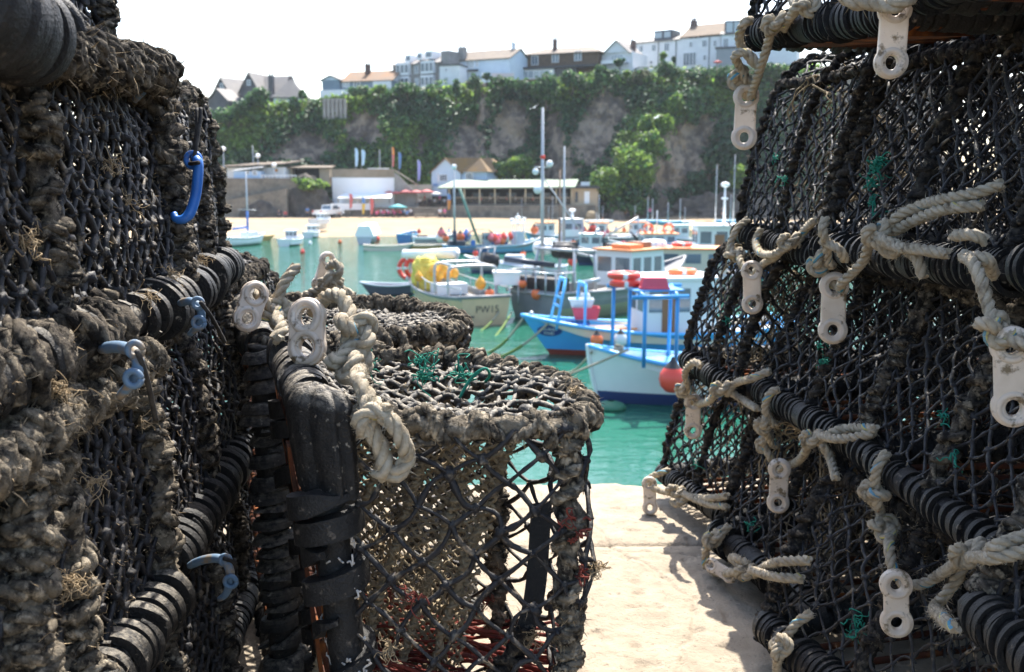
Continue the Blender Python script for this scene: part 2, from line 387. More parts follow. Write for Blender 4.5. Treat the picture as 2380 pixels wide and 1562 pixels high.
def pot(label,O,ex,ey,ez,L=.6,W=.48,H=.38,seed=1,mesh=.05,r=.0027,rope=('rope',.010,.008,.022),fz=900,rb=.024,rub=(.016,.018,.008),nets='net',group=None,
        throat=True,hoops=(0,.5,1),warp=None,gaps=.1,tilt=.45,vary=.14,wrap0=0,longmat=None,endmesh=None,added_inner=True,endnet=None,meshb=None,netfz=0,lod=1,sag=.03,ridge=True,rubmat='rubber',wormy=0,steep=False,box=False,thr='nettan2',cat='lobster pot'):
    rng=np.random.default_rng(seed); O=A(*O); ex=A(*ex);ey=A(*ey);ez=A(*ez)
    def X(p):
        p=np.asarray(p,float)
        if warp is not None: p=warp(p)
        return p[...,0:1]*ex+p[...,1:2]*ey+p[...,2:3]*ez
    root=thing('lobster_pot',label,cat,O,group)
    pr=profile(W,H,steep,box); d=np.linalg.norm(np.diff(pr,axis=0),axis=1); sv=np.concatenate([[0],np.cumsum(d)]); VP=sv[-1]
    sd=int(rng.integers(9999))
    def S(u,v):
        y=np.interp(v,sv,pr[:,1]); z=np.interp(v,sv,pr[:,2])
        q=np.stack([u,y,z],-1)
        fr=np.abs(np.sin(np.pi*u/L*(len(hoops)-1)))*np.sin(np.pi*v/VP)
        sc=1-sag*1.4*fr+.05*noise3(q,9,sd)
        q=np.stack([u,y*sc,z*sc],-1)
        return X(q),q
    mb=MB(); net_sheet(mb,S,L,VP,mesh,meshb or mesh*1.15,r,rng,mat=0,k=5 if lod else 4,m=6 if lod else 4,fz=netfz,fmat=1)
    mb.build('body_net',[M[nets],M['weed']],root)
    def hw(z): 
        zz=pr[:len(pr)//2+1,2]; return np.interp(z,zz,-pr[:len(pr)//2+1,1])
    for x0 in (0,L):
        mb=MB()
        def SE(u,v,x0=x0):
            y=u-W/2; q=np.stack([x0+.0*u+.02*(noise3(np.stack([u,v,v*0+x0],-1),8,sd+5))+(0.018 if x0==0 else -.018)*np.sin(np.pi*np.clip(v/H,0,1)),y,v],-1); return X(q),q
        em=endmesh if (endmesh and x0==0) else (mesh,meshb or mesh*1.15,r)
        net_sheet(mb,SE,W,H,em[0],em[1],em[2],rng,inside=lambda u,v:np.abs(u-W/2)<hw(v),clamp=lambda u,v:np.clip(u,W/2-hw(v),W/2+hw(v)),mat=0,k=5 if lod else 4,m=6 if lod else 4,fz=netfz//3,fmat=1)
        mb.build('end_net',[M[endnet if (endnet and x0==0) else nets],M['weed']],root)
    rm,rc,rw,pt=rope
    for x0 in hoops:
        mb=MB(); p=pr.copy(); p[:,0]=x0*L; bound_edge(mb,X(p),rc,rw*(1 if x0 in(0,1) else .9),pt,rng,fz); mb.build('hoop_rope',[M[rm],M['weed']],root)
    if ridge:
        for sgn in(-1,1):
            mb=MB(); zr=.93 if box else .85; yr=np.interp(zr*H,pr[:len(pr)//2,2],-pr[:len(pr)//2,1]); p=np.array([[0,sgn*yr,zr*H],[L*.5,sgn*yr*.97,(zr-.01)*H],[L,sgn*yr,zr*H]]); bound_edge(mb,X(smooth_path(p,.01)),rc*.9,rw*.95,pt*1.2,rng,fz); mb.build('ridge_rope',[M[rm],M['weed']],root)
    mb=MB()
    for sgn in(-1,1): mb.cyl(X(A(0,sgn*(W/2-.004),-.02)),X(A(L,sgn*(W/2-.004),-.02)),.010,k=8)
    for i in range(9): 
        x0=L*i/8; mb.cyl(X(A(x0,-W/2,-.022)),X(A(x0,W/2,-.022)),.007,k=6)
    mb.build('base_frame',[M['steel']],root)
    def worms(mb):
        for i in range(wormy):
            th=rng.uniform(0,TAU); x0=rng.uniform(.12,L)
            c=A(x0,-W/2+math.cos(th)*(rb+.006),math.sin(th)*(rb+.006)); k=rng.integers(3,7); q=[c]
            for _ in range(k): q.append(q[-1]+A(*rng.normal(0,.0035,3))*A(1.4,.5,.9))
            mb.tube(X(smooth_path(np.array(q),.002)),.0014,5,mat=1)
    for sgn in(-1,1):
        mb=MB(); rubber_wrap(mb,X(A(wrap0,sgn*W/2,0)),X(A(L,sgn*W/2,0)),rb,rub[0],rub[1],rub[2],rng,gaps=gaps,tilt=tilt,vary=vary)
        if wormy and sgn<0: worms(mb)
        mb.build('rubber_wrap',[M[longmat or rubmat],M['shell']],root)
    for x0 in(0,L):
        mb=MB(); rubber_wrap(mb,X(A(x0,-W/2+.03,0)),X(A(x0,W/2-.03,0)),rb*.9,rub[0],rub[1]*1.1,rub[2],rng,gaps=gaps,tilt=tilt,vary=vary); mb.build('rubber_wrap',[M[rubmat]],root)
    if added_inner and (throat or steep):
        mb=MB()
        def SP(u,v):
            q=np.stack([u,.06*W+.03*noise3(np.stack([u,v,v*0],-1),7,sd+2)+.02*np.sin(v*20),v],-1); return X(q),q
        net_sheet(mb,SP,L,H*.93,.027,.031,.0019,rng,mat=0,k=4,m=4); mb.build('added_inner_net',[M['net']],root)  # extra inner panel, added to darken the inside of the pot
    if throat:
        mb=MB()
        def ST(u,v):
            th=v/.5*TAU; f=u/.3; rad=.17*(1-f)+.06*f
            q=np.stack([.5*L+rad*np.cos(th)*.9,-W*.36+u*1.0,H*.5+rad*np.sin(th)-.03*f],-1)
            q=q+.015*noise3(q,14,sd)[...,None]; return X(q),q
        net_sheet(mb,ST,.3,.5,.024,.03,.0017,rng,mat=0,k=4,m=4); mb.build('throat_net',[M[thr]],root)
    return root
# ---------------------------------------------------------------- polyrope with knots and toggles
_t=np.linspace(.35,TAU-.35,22)
TREF=np.stack([np.sin(_t)+2*np.sin(2*_t),np.cos(_t)-2*np.cos(2*_t),-1.25*np.sin(3*_t)],1)
def rope_mesh(mb,pts,r,rng,lay=5.2,fz=1200):
    p=smooth_path(pts,r*.45)
    _,_,_,(n_,b_,t_)=tubes(p[None],r,4); n_=n_[0];b_=b_[0]
    s=np.arange(len(p))*r*.45
    ang=s/(lay*r)*TAU
    V_=[];N_=[]
    wear=1+.06*noise3(p,90,5)
    for q in range(3):
        a=ang+q*TAU/3
        C=p+(np.cos(a)[:,None]*n_+np.sin(a)[:,None]*b_)*(r*.50*wear)[:,None]
        k=12
        V,F,N,_=tubes(C[None],r*.54*wear,k)
        tj=np.tile(np.arange(k)*TAU/k,len(C)); sj=np.repeat(s,k)
        V=V+N*(r*(.075*np.sin(6*tj-sj/r*1.0+q)+.07*noise3(V,1.6/r,9)))[:,None]
        mt=np.zeros(len(F),dtype=np.int32)
        fj=np.tile(np.arange(k),len(p)-1)
        if q==0: mt[(fj==1)|(fj==2)]=1
        if q==0: mt[(fj==3)]=2
        fl_=np.repeat(noise3(np.stack([s[:-1]/r*.22,s[:-1]*0+q,s[:-1]*0],1),1,int(rng.integers(999)))<-.12,k); mt[fl_]=0
        m=len(p)
        mb.add(V,[F],mt); mb.add(V,[np.arange(k)[::-1][None],((m-1)*k+np.arange(k))[None]],0)
        V_.append(V);N_.append(N)
    V=np.concatenate(V_);N=np.concatenate(N_); kk=rng.integers(0,len(V),int(fz*s[-1]+30)); fibres(mb,V[kk],N[kk],rng,r*.75,.00045,0)
DG=[None]
def fit(px,py,d,m=.02,span=10):
    """keep a point in front of whatever pot it hangs against"""
    if DG[0] is None: DG[0]=bpy.context.evaluated_depsgraph_get()
    best=d
    for dx in(-span,0,span):
        for dy in(-span,0,span):
            q=P(px+dx,py+dy,1.0); v=Vector(q-A(0,0,CAMZ)).normalized()
            h,loc,*_=scn.ray_cast(DG[0],Vector((0,0,CAMZ)),v)
            if h and loc.y>.5: best=min(best,loc.y-m)
    return best
def kpt(c,ax,sc,rng):
    """points of an overhand knot about c"""
    ax=unit(ax); s=unit(np.cross(ax,A(0,.4,1)+rng.normal(0,.15,3))); t=np.cross(ax,s)
    q=TREF*sc
    return [c+ax*(-e[1])+s*e[0]+t*e[2] for e in q]
def polyrope(label,segs,r=.0105,seed=1,group=None,fz=1200,name='tie_rope',fitd=True):
    """segs: lists of (px,py,d) points; a 4th item 'k' ties a knot there"""
    rng=np.random.default_rng(seed); mb=MB(); first=None
    for seg in segs:
        dd=np.array([fit(s[0],s[1],s[2],r*1.6) if fitd else s[2] for s in seg]); raw=np.array([s[2] for s in seg])
        if fitd and len(dd)>2:
            e=raw-dd; e2=e.copy(); e2[1:]=np.maximum(e2[1:],e[:-1]*.8); e2[:-1]=np.maximum(e2[:-1],e[1:]*.8); dd=raw-e2
        pts=[P(s[0],s[1],q) for s,q in zip(seg,dd)]
        if first is None: first=pts[0]
        out=[]
        for i,s in enumerate(seg):
            if len(s)>3:
                a=pts[min(i+1,len(pts)-1)]-pts[max(i-1,0)]
                out+=kpt(pts[i],a,r*(.8 if s[3]=='k' else .95),rng)
            else: out.append(pts[i])
        rope_mesh(mb,np.array(out),r,rng,fz=fz)
    o=mb.build(name,[M['wrope'],M['tblue'],M['tyel']],None,loc=first)
    return tag(o,label,'rope',group)
def toggle_mesh(h=.15,w=.058,waist=.82,three=False):
    cu=bpy.data.curves.new('toggle','CURVE'); cu.dimensions='2D'; cu.fill_mode='BOTH'
    Rr=w/2; c=h/2-Rr
    def spl(pts):
        sp=cu.splines.new('POLY'); sp.points.add(len(pts)-1); sp.use_cyclic_u=True
        for q,(x,y) in zip(sp.points,pts): q.co=(x,y,0,1)
    out=[]; a0=math.acos(waist)
    for i in range(25):
        t=-a0+ (math.pi+2*a0)*i/24; out.append((Rr*math.cos(t),c+Rr*math.sin(t)))
    for i in range(25):
        t=math.pi-a0+(math.pi+2*a0)*i/24; out.append((Rr*math.cos(t),-c+Rr*math.sin(t)))
    spl(out)
    for sy in((1,-1,0) if three else (1,-1)):
        rr=.43 if sy else .26
        spl([(Rr*rr*.92*math.cos(t*TAU/24),sy*c*1.02+Rr*rr*1.1*math.sin(t*TAU/24)) for t in range(24)])
    cu.extrude=.0055; cu.bevel_depth=.0045; cu.bevel_resolution=3; cu.offset=-.0035
    o=bpy.data.objects.new('toggle',cu); COL.objects.link(o); dg=bpy.context.evaluated_depsgraph_get()
    me=bpy.data.meshes.new_from_object(o.evaluated_get(dg)); bpy.data.objects.remove(o); bpy.data.curves.remove(cu)
    me.name='toggle'
    bm=bmesh.new(); bm.from_mesh(me)
    for sy in (1,-1):
        for zz in (.0075,-.0075):
            a=np.linspace(0,TAU,33); q=np.stack([Rr*.70*np.cos(a),sy*c*1.02+Rr*.74*np.sin(a),0*a+zz],1)
            V,F,_,_=tubes(q[None],Rr*.20,8); vs=[bm.verts.new(v) for v in V]
            for f_ in F: bm.faces.new([vs[i] for i in f_])
    bm.to_mesh(me); bm.free()
    for p in me.polygons: p.use_smooth=True
    me.materials.clear(); me.materials.append(M['toggle'])
    try: me.set_sharp_from_angle(angle=R(50))
    except Exception: pass
    return me
TOG=[None]
def toggle(label,px,py,d,hpx,roll=0,yaw=0,pitch=0,three=False,me=None,fitd=True,group='white two-holed toggles tied to the pots'):
    """plastic toggle, centre at pixel, hpx tall in overview pixels"""
    if TOG[0] is None: TOG[0]=toggle_mesh()
    me=me or TOG[0]
    if fitd:
        q=[fit(px+sx*hpx*.15,py+sy*hpx*.3,d+.2,.0,8) for sx in(-1,0,1) for sy in(-1,0,1)]; d=min(d,min(q)-.022)
    o=bpy.data.objects.new('plastic_toggle',me); COL.objects.link(o)
    c=P(px,py,d); s=hpx/FPX*d/.15
    o.matrix_world=Matrix.Translation(Vector(c))@Matrix.Rotation(R(yaw),4,'Z')@Matrix.Rotation(R(-roll),4,'Y')@Matrix.Rotation(R(90+pitch),4,'X')@Matrix.Scale(s,4)
    return tag(o,label,'toggle',group)
def hook(label,pts,r,matname,eyes=(),cord=None,flat=1.0):
    rng=np.random.default_rng(5); off=min(fit(q[0],q[1],q[2]+.05,r*1.1,6)-q[2] for q in pts); off=min(off,0)
    pts=[(q[0],q[1],q[2]+off) for q in pts]; eyes=[(e[0],e[1],e[2]+off,e[3]) for e in eyes]; cord=[[(q[0],q[1],q[2]+off) for q in c_] for c_ in (cord or [])]
    p=smooth_path(np.array([P(*q) for q in pts]),.004)
    root=thing('plastic_hook',label,'hook',p[0])
    mb=MB(); n=len(p); t=np.linspace(0,1,n); rr=r*(1-.35*np.clip((t-.75)*4,0,1))*(1-.25*np.clip((.08-t)*12,0,1))
    V,F,N,(n_,b_,t_)=tubes(p[None],rr,10)
    mb.add(V,[F,np.arange(10)[::-1][None],((n-1)*10+np.arange(10))[None]])
    for e in eyes:
        c=P(*e[:3]); q=[c+A(math.cos(a)*e[3],0.0,math.sin(a)*e[3]) for a in np.linspace(0,TAU,20)]
        mb.tube(np.array(q),r*.55,8)
    o=mb.build('hook_body',[M[matname]],root); o.location=Vector(-p[0])
    if cord:
        mb=MB()
        for c in cord: mb.tube(smooth_path(np.array([P(*q) for q in c]),.006),.0035,7)
        o=mb.build('cord',[M['cord']],root); o.location=Vector(-p[0])
    return root

def tuft(root,px,py,d,n=14,spread=.016,down=0.0,matname='twinegreen',name='green_twine',r=.0011,seed=1,m=.004):
    """frayed twine ends caught in a net"""
    rng=np.random.default_rng(seed); c=P(px,py,fit(px,py,d+.1,m,4)); mb=MB(); n=max(6,int(n*.7))
    for _ in range(n):
        q=[c+rng.normal(0,.002,3)]
        for s in range(5): q.append(q[-1]+rng.normal(0,spread*.55,3)+A(0,-.001,-down*rng.random()))
        mb.tube(smooth_path(np.array(q),.004),r*rng.uniform(.7,1.3),4)
    o=mb.build(name,[M[matname]],root); o.location=-root.location; return o
# ================================================================ quay
M['quay']=mat('weathered concrete',(.25,.205,.15),.92,(.33,.275,.205),14,.8,130,.3,col3=(.16,.13,.095),n3=60,t3=(.60,.72),bdist=.006)
M['wallstone']=mat('quay wall stone',(.18,.16,.13),.9,(.26,.23,.19),6,.6,40,.3,bdist=.02)
def build_quay():
    xs=np.concatenate([np.linspace(-4.5,-.32,60),np.linspace(-.30,.86,320),np.linspace(.9,4.5,50)]); t=np.concatenate([np.linspace(0,.68,60),np.linspace(.684,1,280)]); nx,ny=len(xs),len(t)
    edge=3.30+.06*xs+.035*noise3(np.stack([xs*2.2,xs*0,xs*0],1),1,3)+.018*noise3(np.stack([xs*11,xs*0,xs*0],1),1,4)+.007*noise3(np.stack([xs*45,xs*0,xs*0],1),1,5)
    X_=np.repeat(xs[None],ny,0); Y_=-1.5+(edge[None]+1.5)*t[:,None]
    Z_=5.0+.012*noise3(np.stack([X_,Y_,X_*0],-1),1.6,1)+.004*noise3(np.stack([X_,Y_,X_*0],-1),9,2)+.0015*noise3(np.stack([X_,Y_,X_*0],-1),60,2)
    # stone joint running across near the edge
    crack=np.abs(Y_-(2.62+.05*noise3(np.stack([X_*3,X_*0,X_*0],-1),1,8)))<.008
    Z_-=.006*crack
    for (xa,ya,xb,yb,sd_) in((.05,3.2,.42,2.3,1),(.42,2.3,.3,1.8,2),(.1,2.62,.5,2.55,3),(-.2,2.4,.15,1.9,4)):
        L_=math.hypot(xb-xa,yb-ya); s_=((X_-xa)*(xb-xa)+(Y_-ya)*(yb-ya))/L_; dd_=((X_-xa)*(yb-ya)-(Y_-ya)*(xb-xa))/L_+.03*noise3(np.stack([s_*6,s_*0,s_*0+sd_],-1),1,sd_)+.01*noise3(np.stack([s_*30,s_*0,s_*0+sd_],-1),1,sd_)
        Z_-=.005*np.exp(-(dd_/.006)**2)*((s_>0)&(s_<L_))
    pit=noise3(np.stack([X_*26,Y_*26,X_*0],-1),1,12); Z_-=.004*np.clip(pit-.55,0,1)*4
    step=.5+.5*np.tanh((Y_-(2.62+.05*noise3(np.stack([X_*3,X_*0,X_*0],-1),1,8)))*40); Z_-=.008*step*(1-step)*4
    dd=edge[None]-Y_; Z_-=.05*np.exp(-dd/.03)
    top=np.stack([X_,Y_,Z_],-1)
    face=[]
    for k,z in enumerate((4.85,3.9,2.5,1.0,-2.5)):
        face.append(np.stack([xs,edge+.01+.02*noise3(np.stack([xs*3,xs*0+z,xs*0],1),1,6),xs*0+z],-1))
    V=np.concatenate([top,np.array(face)]); n=ny+5
    i=np.arange(n-1)[:,None]*nx; j=np.arange(nx-1)[None]
    F=np.stack([i+j,i+j+1,i+nx+j+1,i+nx+j],-1).reshape(-1,4)
    mt=np.zeros(len(F),int); mt[(ny)*(nx-1):]=1
    mb=MB(); mb.add(V.reshape(-1,3),F,mt); o=mb.build('quay',[M['quay'],M['wallstone']]); tag(o,'sunlit tan concrete quay top in the foreground','quay',kind='structure')
build_quay()
# ================================================================ right stack
def rpot(label,a,b,W=.48,H=.40,inward=(1,0,0),**k):
    """pot lying on its base; a,b = ends of the bar that faces the path (x, ahead, above-camera)"""
    a=A(a[0],a[1],CAMZ+a[2]);b=A(b[0],b[1],CAMZ+b[2])
    ex=unit(b-a); iy=A(*inward); ey=unit(iy-ex*np.dot(iy,ex)); ez=np.cross(ex,ey)
    return pot(label,a+ey*W/2,ex,ey,ez,L=np.linalg.norm(b-a),W=W,H=H,group=k.pop('group',None),**k)
GR='lobster pots stacked on the right of the path'; GL='lobster pots stacked on the left'
RR=('ropedark',.0075,.007,.024)
rp={}
rp['F3']=rpot('topmost right-hand pot with thick black rubber bar against the sky',(.535,2.32,.325),(.655,1.76,.285),H=.42,seed=11,rope=RR,rb=.030,rub=(.013,.014,.008),group=GR,mesh=0.058,r=.0031,gaps=0)
rp['G3']=rpot('right-hand pot overhanging the top right corner',(.665,1.66,.30),(.74,1.02,.30),H=.42,seed=12,rope=RR,rb=.030,hoops=(0,.55,1),throat=False,group=GR,mesh=0.058,r=.0031)
rp['F2']=rpot('right-hand pot with the green fluff, below the thick rubber bar',(.655,2.88,-.15),(.70,2.27,-.17),H=.49,seed=13,rope=RR,hoops=(0,.55,1),thr='nettan',group=GR,mesh=0.054,r=.0031,rb=.027,sag=.04,netfz=2500)
rp['G2']=rpot('right-hand pot near the camera with rope-bound hoops, third level up',(.69,2.22,-.15),(.775,1.55,-.14),H=.46,seed=14,rope=('ropedark',.010,.009,.028),steep=True,throat=False,group=GR,mesh=0.059,r=.0031,rb=.029,rubmat='rubberw',netfz=2500)
rp['I2']=rpot('right-hand pot at the edge of the picture, third level up',(.78,1.50,-.13),(.80,.88,-.13),H=.42,seed=15,rope=('rope',.011,.010,.03),steep=True,throat=False,group=GR,mesh=0.059,r=.0031,rb=.03)
rp['F1']=rpot('right-hand pot beside the red fender, second level up',(.525,2.95,-.53),(.59,2.56,-.545),H=.38,seed=16,rope=RR,hoops=(0,.55,1),thr='nettan',group=GR,mesh=0.051,r=.0031,rb=.026,netfz=2000)
rp['G1']=rpot('right-hand pot with long rubber bar in the middle of the stack',(.635,2.47,-.525),(.705,1.93,-.535),H=.38,seed=17,rope=RR,steep=True,throat=False,group=GR,mesh=0.054,r=.0031,rb=.027,netfz=2500)
rp['H1']=rpot('right-hand pot with coiled rubber bar above the hanging toggle',(.69,1.93,-.525),(.735,1.36,-.55),H=.38,seed=18,rope=('rope',.0105,.0095,.028),steep=True,throat=False,group=GR,mesh=0.056,r=.0031,rb=.024,rub=(.016,.018,.0075),netfz=2500)
rp['F0']=rpot('farthest right-hand pot standing on the quay edge',(.485,3.09,-.925),(.60,2.66,-.925),H=.38,seed=19,rope=RR,hoops=(0,.55,1),thr='nettan',group=GR,mesh=0.051,r=.0031,rb=.026,netfz=2000)
rp['G0']=rpot('right-hand pot on the ground beside the lying toggle',(.545,2.54,-.925),(.66,2.02,-.925),H=.38,seed=20,rope=RR,steep=True,thr='nettan',group=GR,mesh=0.056,r=.0031,rb=.030,rub=(.018,.020,.010),netfz=2500)
rp['H0']=rpot('right-hand pot on the ground at the bottom of the picture',(.535,1.98,-.925),(.69,1.36,-.925),H=.38,seed=21,rope=('ropedark',.011,.010,.028),steep=True,throat=False,group=GR,mesh=0.059,r=.0031,rb=.030,netfz=3500,fz=1800)
rp['I1']=rpot('right-hand pot with shaggy hoop in the bottom right corner',(.66,1.33,-.60),(.68,.75,-.60),H=.36,seed=22,rope=('rope',.013,.012,.03),steep=True,throat=False,group=GR,mesh=0.059,r=.0031,rb=.030,fz=2500)
for k,(src,dx,dy,lab) in enumerate((('F0',.60,.12,'pot hidden behind the farthest ground pot of the right stack'),('G0',.58,.10,'pot in the back row of the right stack at ground level'),('F1',.60,.10,'pot in the back row of the right stack, second level'),('G1',.58,.08,'pot in the back row behind the long rubber bar'),('H1',.58,.06,'pot in the back row behind the coiled rubber bar'),('F2',.58,.04,'pot in the back row behind the green fluff pot'),('G2',.58,.06,'pot in the back row behind the near right pot, third level'))):
    s=rp[src]; dup(s,s.location+Vector((dx,dy,.01)),lab)
for k,(src,dx,dy,lab) in enumerate((('F2',1.12,.02,'added pot deepest inside the right stack behind the green fluff pots'),('G2',1.12,.05,'added pot deepest inside the right stack, third level'),('G1',1.12,.05,'added pot deepest inside the right stack, second level'))):
    if dx: s=rp[src]; dup(s,s.location+Vector((dx,dy,.015)),lab)  # third row, added to stop bright light showing through the nets
# ================================================================ left stack
LW=('ropelight',.016,.0135,.034); LD=('rope',.014,.0115,.028); LI=(-1,0,0)
lp={}
kw=dict(inward=LI,group=GL,box=True,tilt=.15)
lp['A3']=rpot('topmost left-hand pot with big tyre ring on its bar',(-.62,1.02,.165),(-.685,1.74,.185),H=.40,seed=31,rope=LD,rb=.032,rub=(.015,.030,.019),mesh=.046,r=.004,fz=3500,netfz=3000,**kw)
lp['A2']=rpot('left-hand pot with encrusted ropes at eye level nearest the camera',(-.560,1.0,-.215),(-.585,1.74,-.205),H=.385,seed=32,rope=('rope',.016,.013,.03),rb=.028,rub=(.014,.029,.020),mesh=.040,meshb=.055,r=.0038,hoops=(0,.32,1),fz=4000,netfz=8000,sag=.02,rubmat='rubberw',gaps=.35,**kw)
lp['B2']=rpot('left-hand pot carrying the bright blue hook',(-.60,1.82,-.205),(-.688,2.36,-.20),H=.41,seed=33,rope=LD,rb=.028,rub=(.013,.026,.017),mesh=.040,meshb=.055,r=.0036,fz=3500,netfz=4000,sag=.02,**kw)
lp['A1']=rpot('left-hand pot with thick muddy rope, below eye level',(-.535,.86,-.655),(-.55,1.50,-.65),H=.40,seed=34,rope=LW,rb=.031,rub=(.015,.031,.020),mesh=.042,meshb=.06,r=.0040,fz=5000,netfz=9000,sag=.02,gaps=.35,rubmat='rubberw',**kw)
lp['B1']=rpot('left-hand pot in the gap beyond the muddy rope pot',(-.57,1.56,-.62),(-.60,2.14,-.58),H=.36,seed=35,rope=LD,rb=.029,rub=(.014,.028,.018),mesh=.040,meshb=.055,r=.0036,fz=3000,netfz=5000,sag=.02,**kw)
lp['C1']=rpot('far left-hand pot beyond the gap',(-.655,2.36,-.60),(-.70,2.98,-.60),H=.37,seed=36,rope=LD,rb=.026,mesh=.04,r=.003,fz=2000,netfz=2000,**kw)
lp['A0']=rpot('left-hand pot at ground level with faded blue hook',(-.50,1.16,-.97),(-.545,1.78,-.96),H=.33,seed=37,rope=LD,rb=.030,mesh=.042,r=.0036,fz=3000,**kw)
lp['B0']=rpot('left-hand ground pot in the dark gap',(-.60,1.9,-.97),(-.66,2.5,-.97),H=.34,seed=38,rope=LD,rb=.028,mesh=.042,r=.0034,**kw)
for k,(src,dx,dy,dz,lab) in enumerate((('A3',-.56,.05,.0,'pot in the back row of the left stack, top level'),('A2',-.56,.1,.0,'pot in the back row of the left stack, eye level'),('B2',-.55,.12,.0,'pot in the back row behind the bright blue hook pot'),('A1',-.55,.06,.0,'pot in the back row of the left stack behind the muddy rope'),('B1',-.56,.08,0,'pot in the back row of the left stack beyond the gap'))):
    s=lp[src]; dup(s,s.location+Vector((dx,dy,dz)),lab)
# ================================================================ middle pots standing on end
H1=.53
def warp1(p):
    q=np.array(p,float); q[...,2]=q[...,2]+(H1-q[...,2])*.24*np.clip(q[...,0],0,.75)
    # near side (y<0) stays square to the viewer
    q[...,1]=q[...,1]-np.where(q[...,1]<0,.10*np.clip(q[...,2]/.47,0,1)*(np.abs(q[...,1])/.25),0)
    return q
c0=P(735,968,1.30); c1=P(662,800,1.80)
ey1=unit(c1-c0); W1=np.linalg.norm(c1-c0); e1=P(1312,912,1.46)
ez1=e1-(c0+c1)/2; H1=np.linalg.norm(ez1); ez1=ez1/H1
GM='lobster pots standing on end in the middle'
mp=pot('pot standing on end in the foreground with pale rope and toggle',(c0+c1)/2,A(0,0,-1),ey1,ez1,L=.70,W=W1,H=H1,seed=41,mesh=.072,meshb=.088,r=.0035,rope=('ropelight',.012,.0105,.028),fz=5000,
       rb=.0255,rub=(.031,.060,.0165),gaps=.25,tilt=.12,vary=0,wrap0=.10,longmat='rubber',endmesh=(.050,.040,.0042),rubmat='rubberw',warp=warp1,netfz=1500,sag=.0,wormy=190,throat=False,hoops=(0,1),nets='net',endnet='netdry',group=GM)
def mpX(x,y,z): return warp1(A(x,y,z))@np.array([A(0,0,-1),ey1,ez1])
d0=P(612,808,1.93); d1=P(560,700,2.60); e2=P(1052,742,2.30); ez2=e2-(d0+d1)/2
mp2=pot('pot standing on end behind the foreground pot',(d0+d1)/2,A(.03,0,-1),unit(d1-d0),unit(ez2),L=.68,W=np.linalg.norm(d1-d0),H=np.linalg.norm(ez2),seed=42,mesh=.034,meshb=.04,r=.0038,rope=('ropelight',.0145,.012,.028),fz=4500,rb=.030,rub=(.024,.030,.016),gaps=.2,tilt=.75,vary=0,netfz=4000,sag=.0,throat=False,hoops=(0,1),nets='netdry',rubmat='rubberw',group=GM)
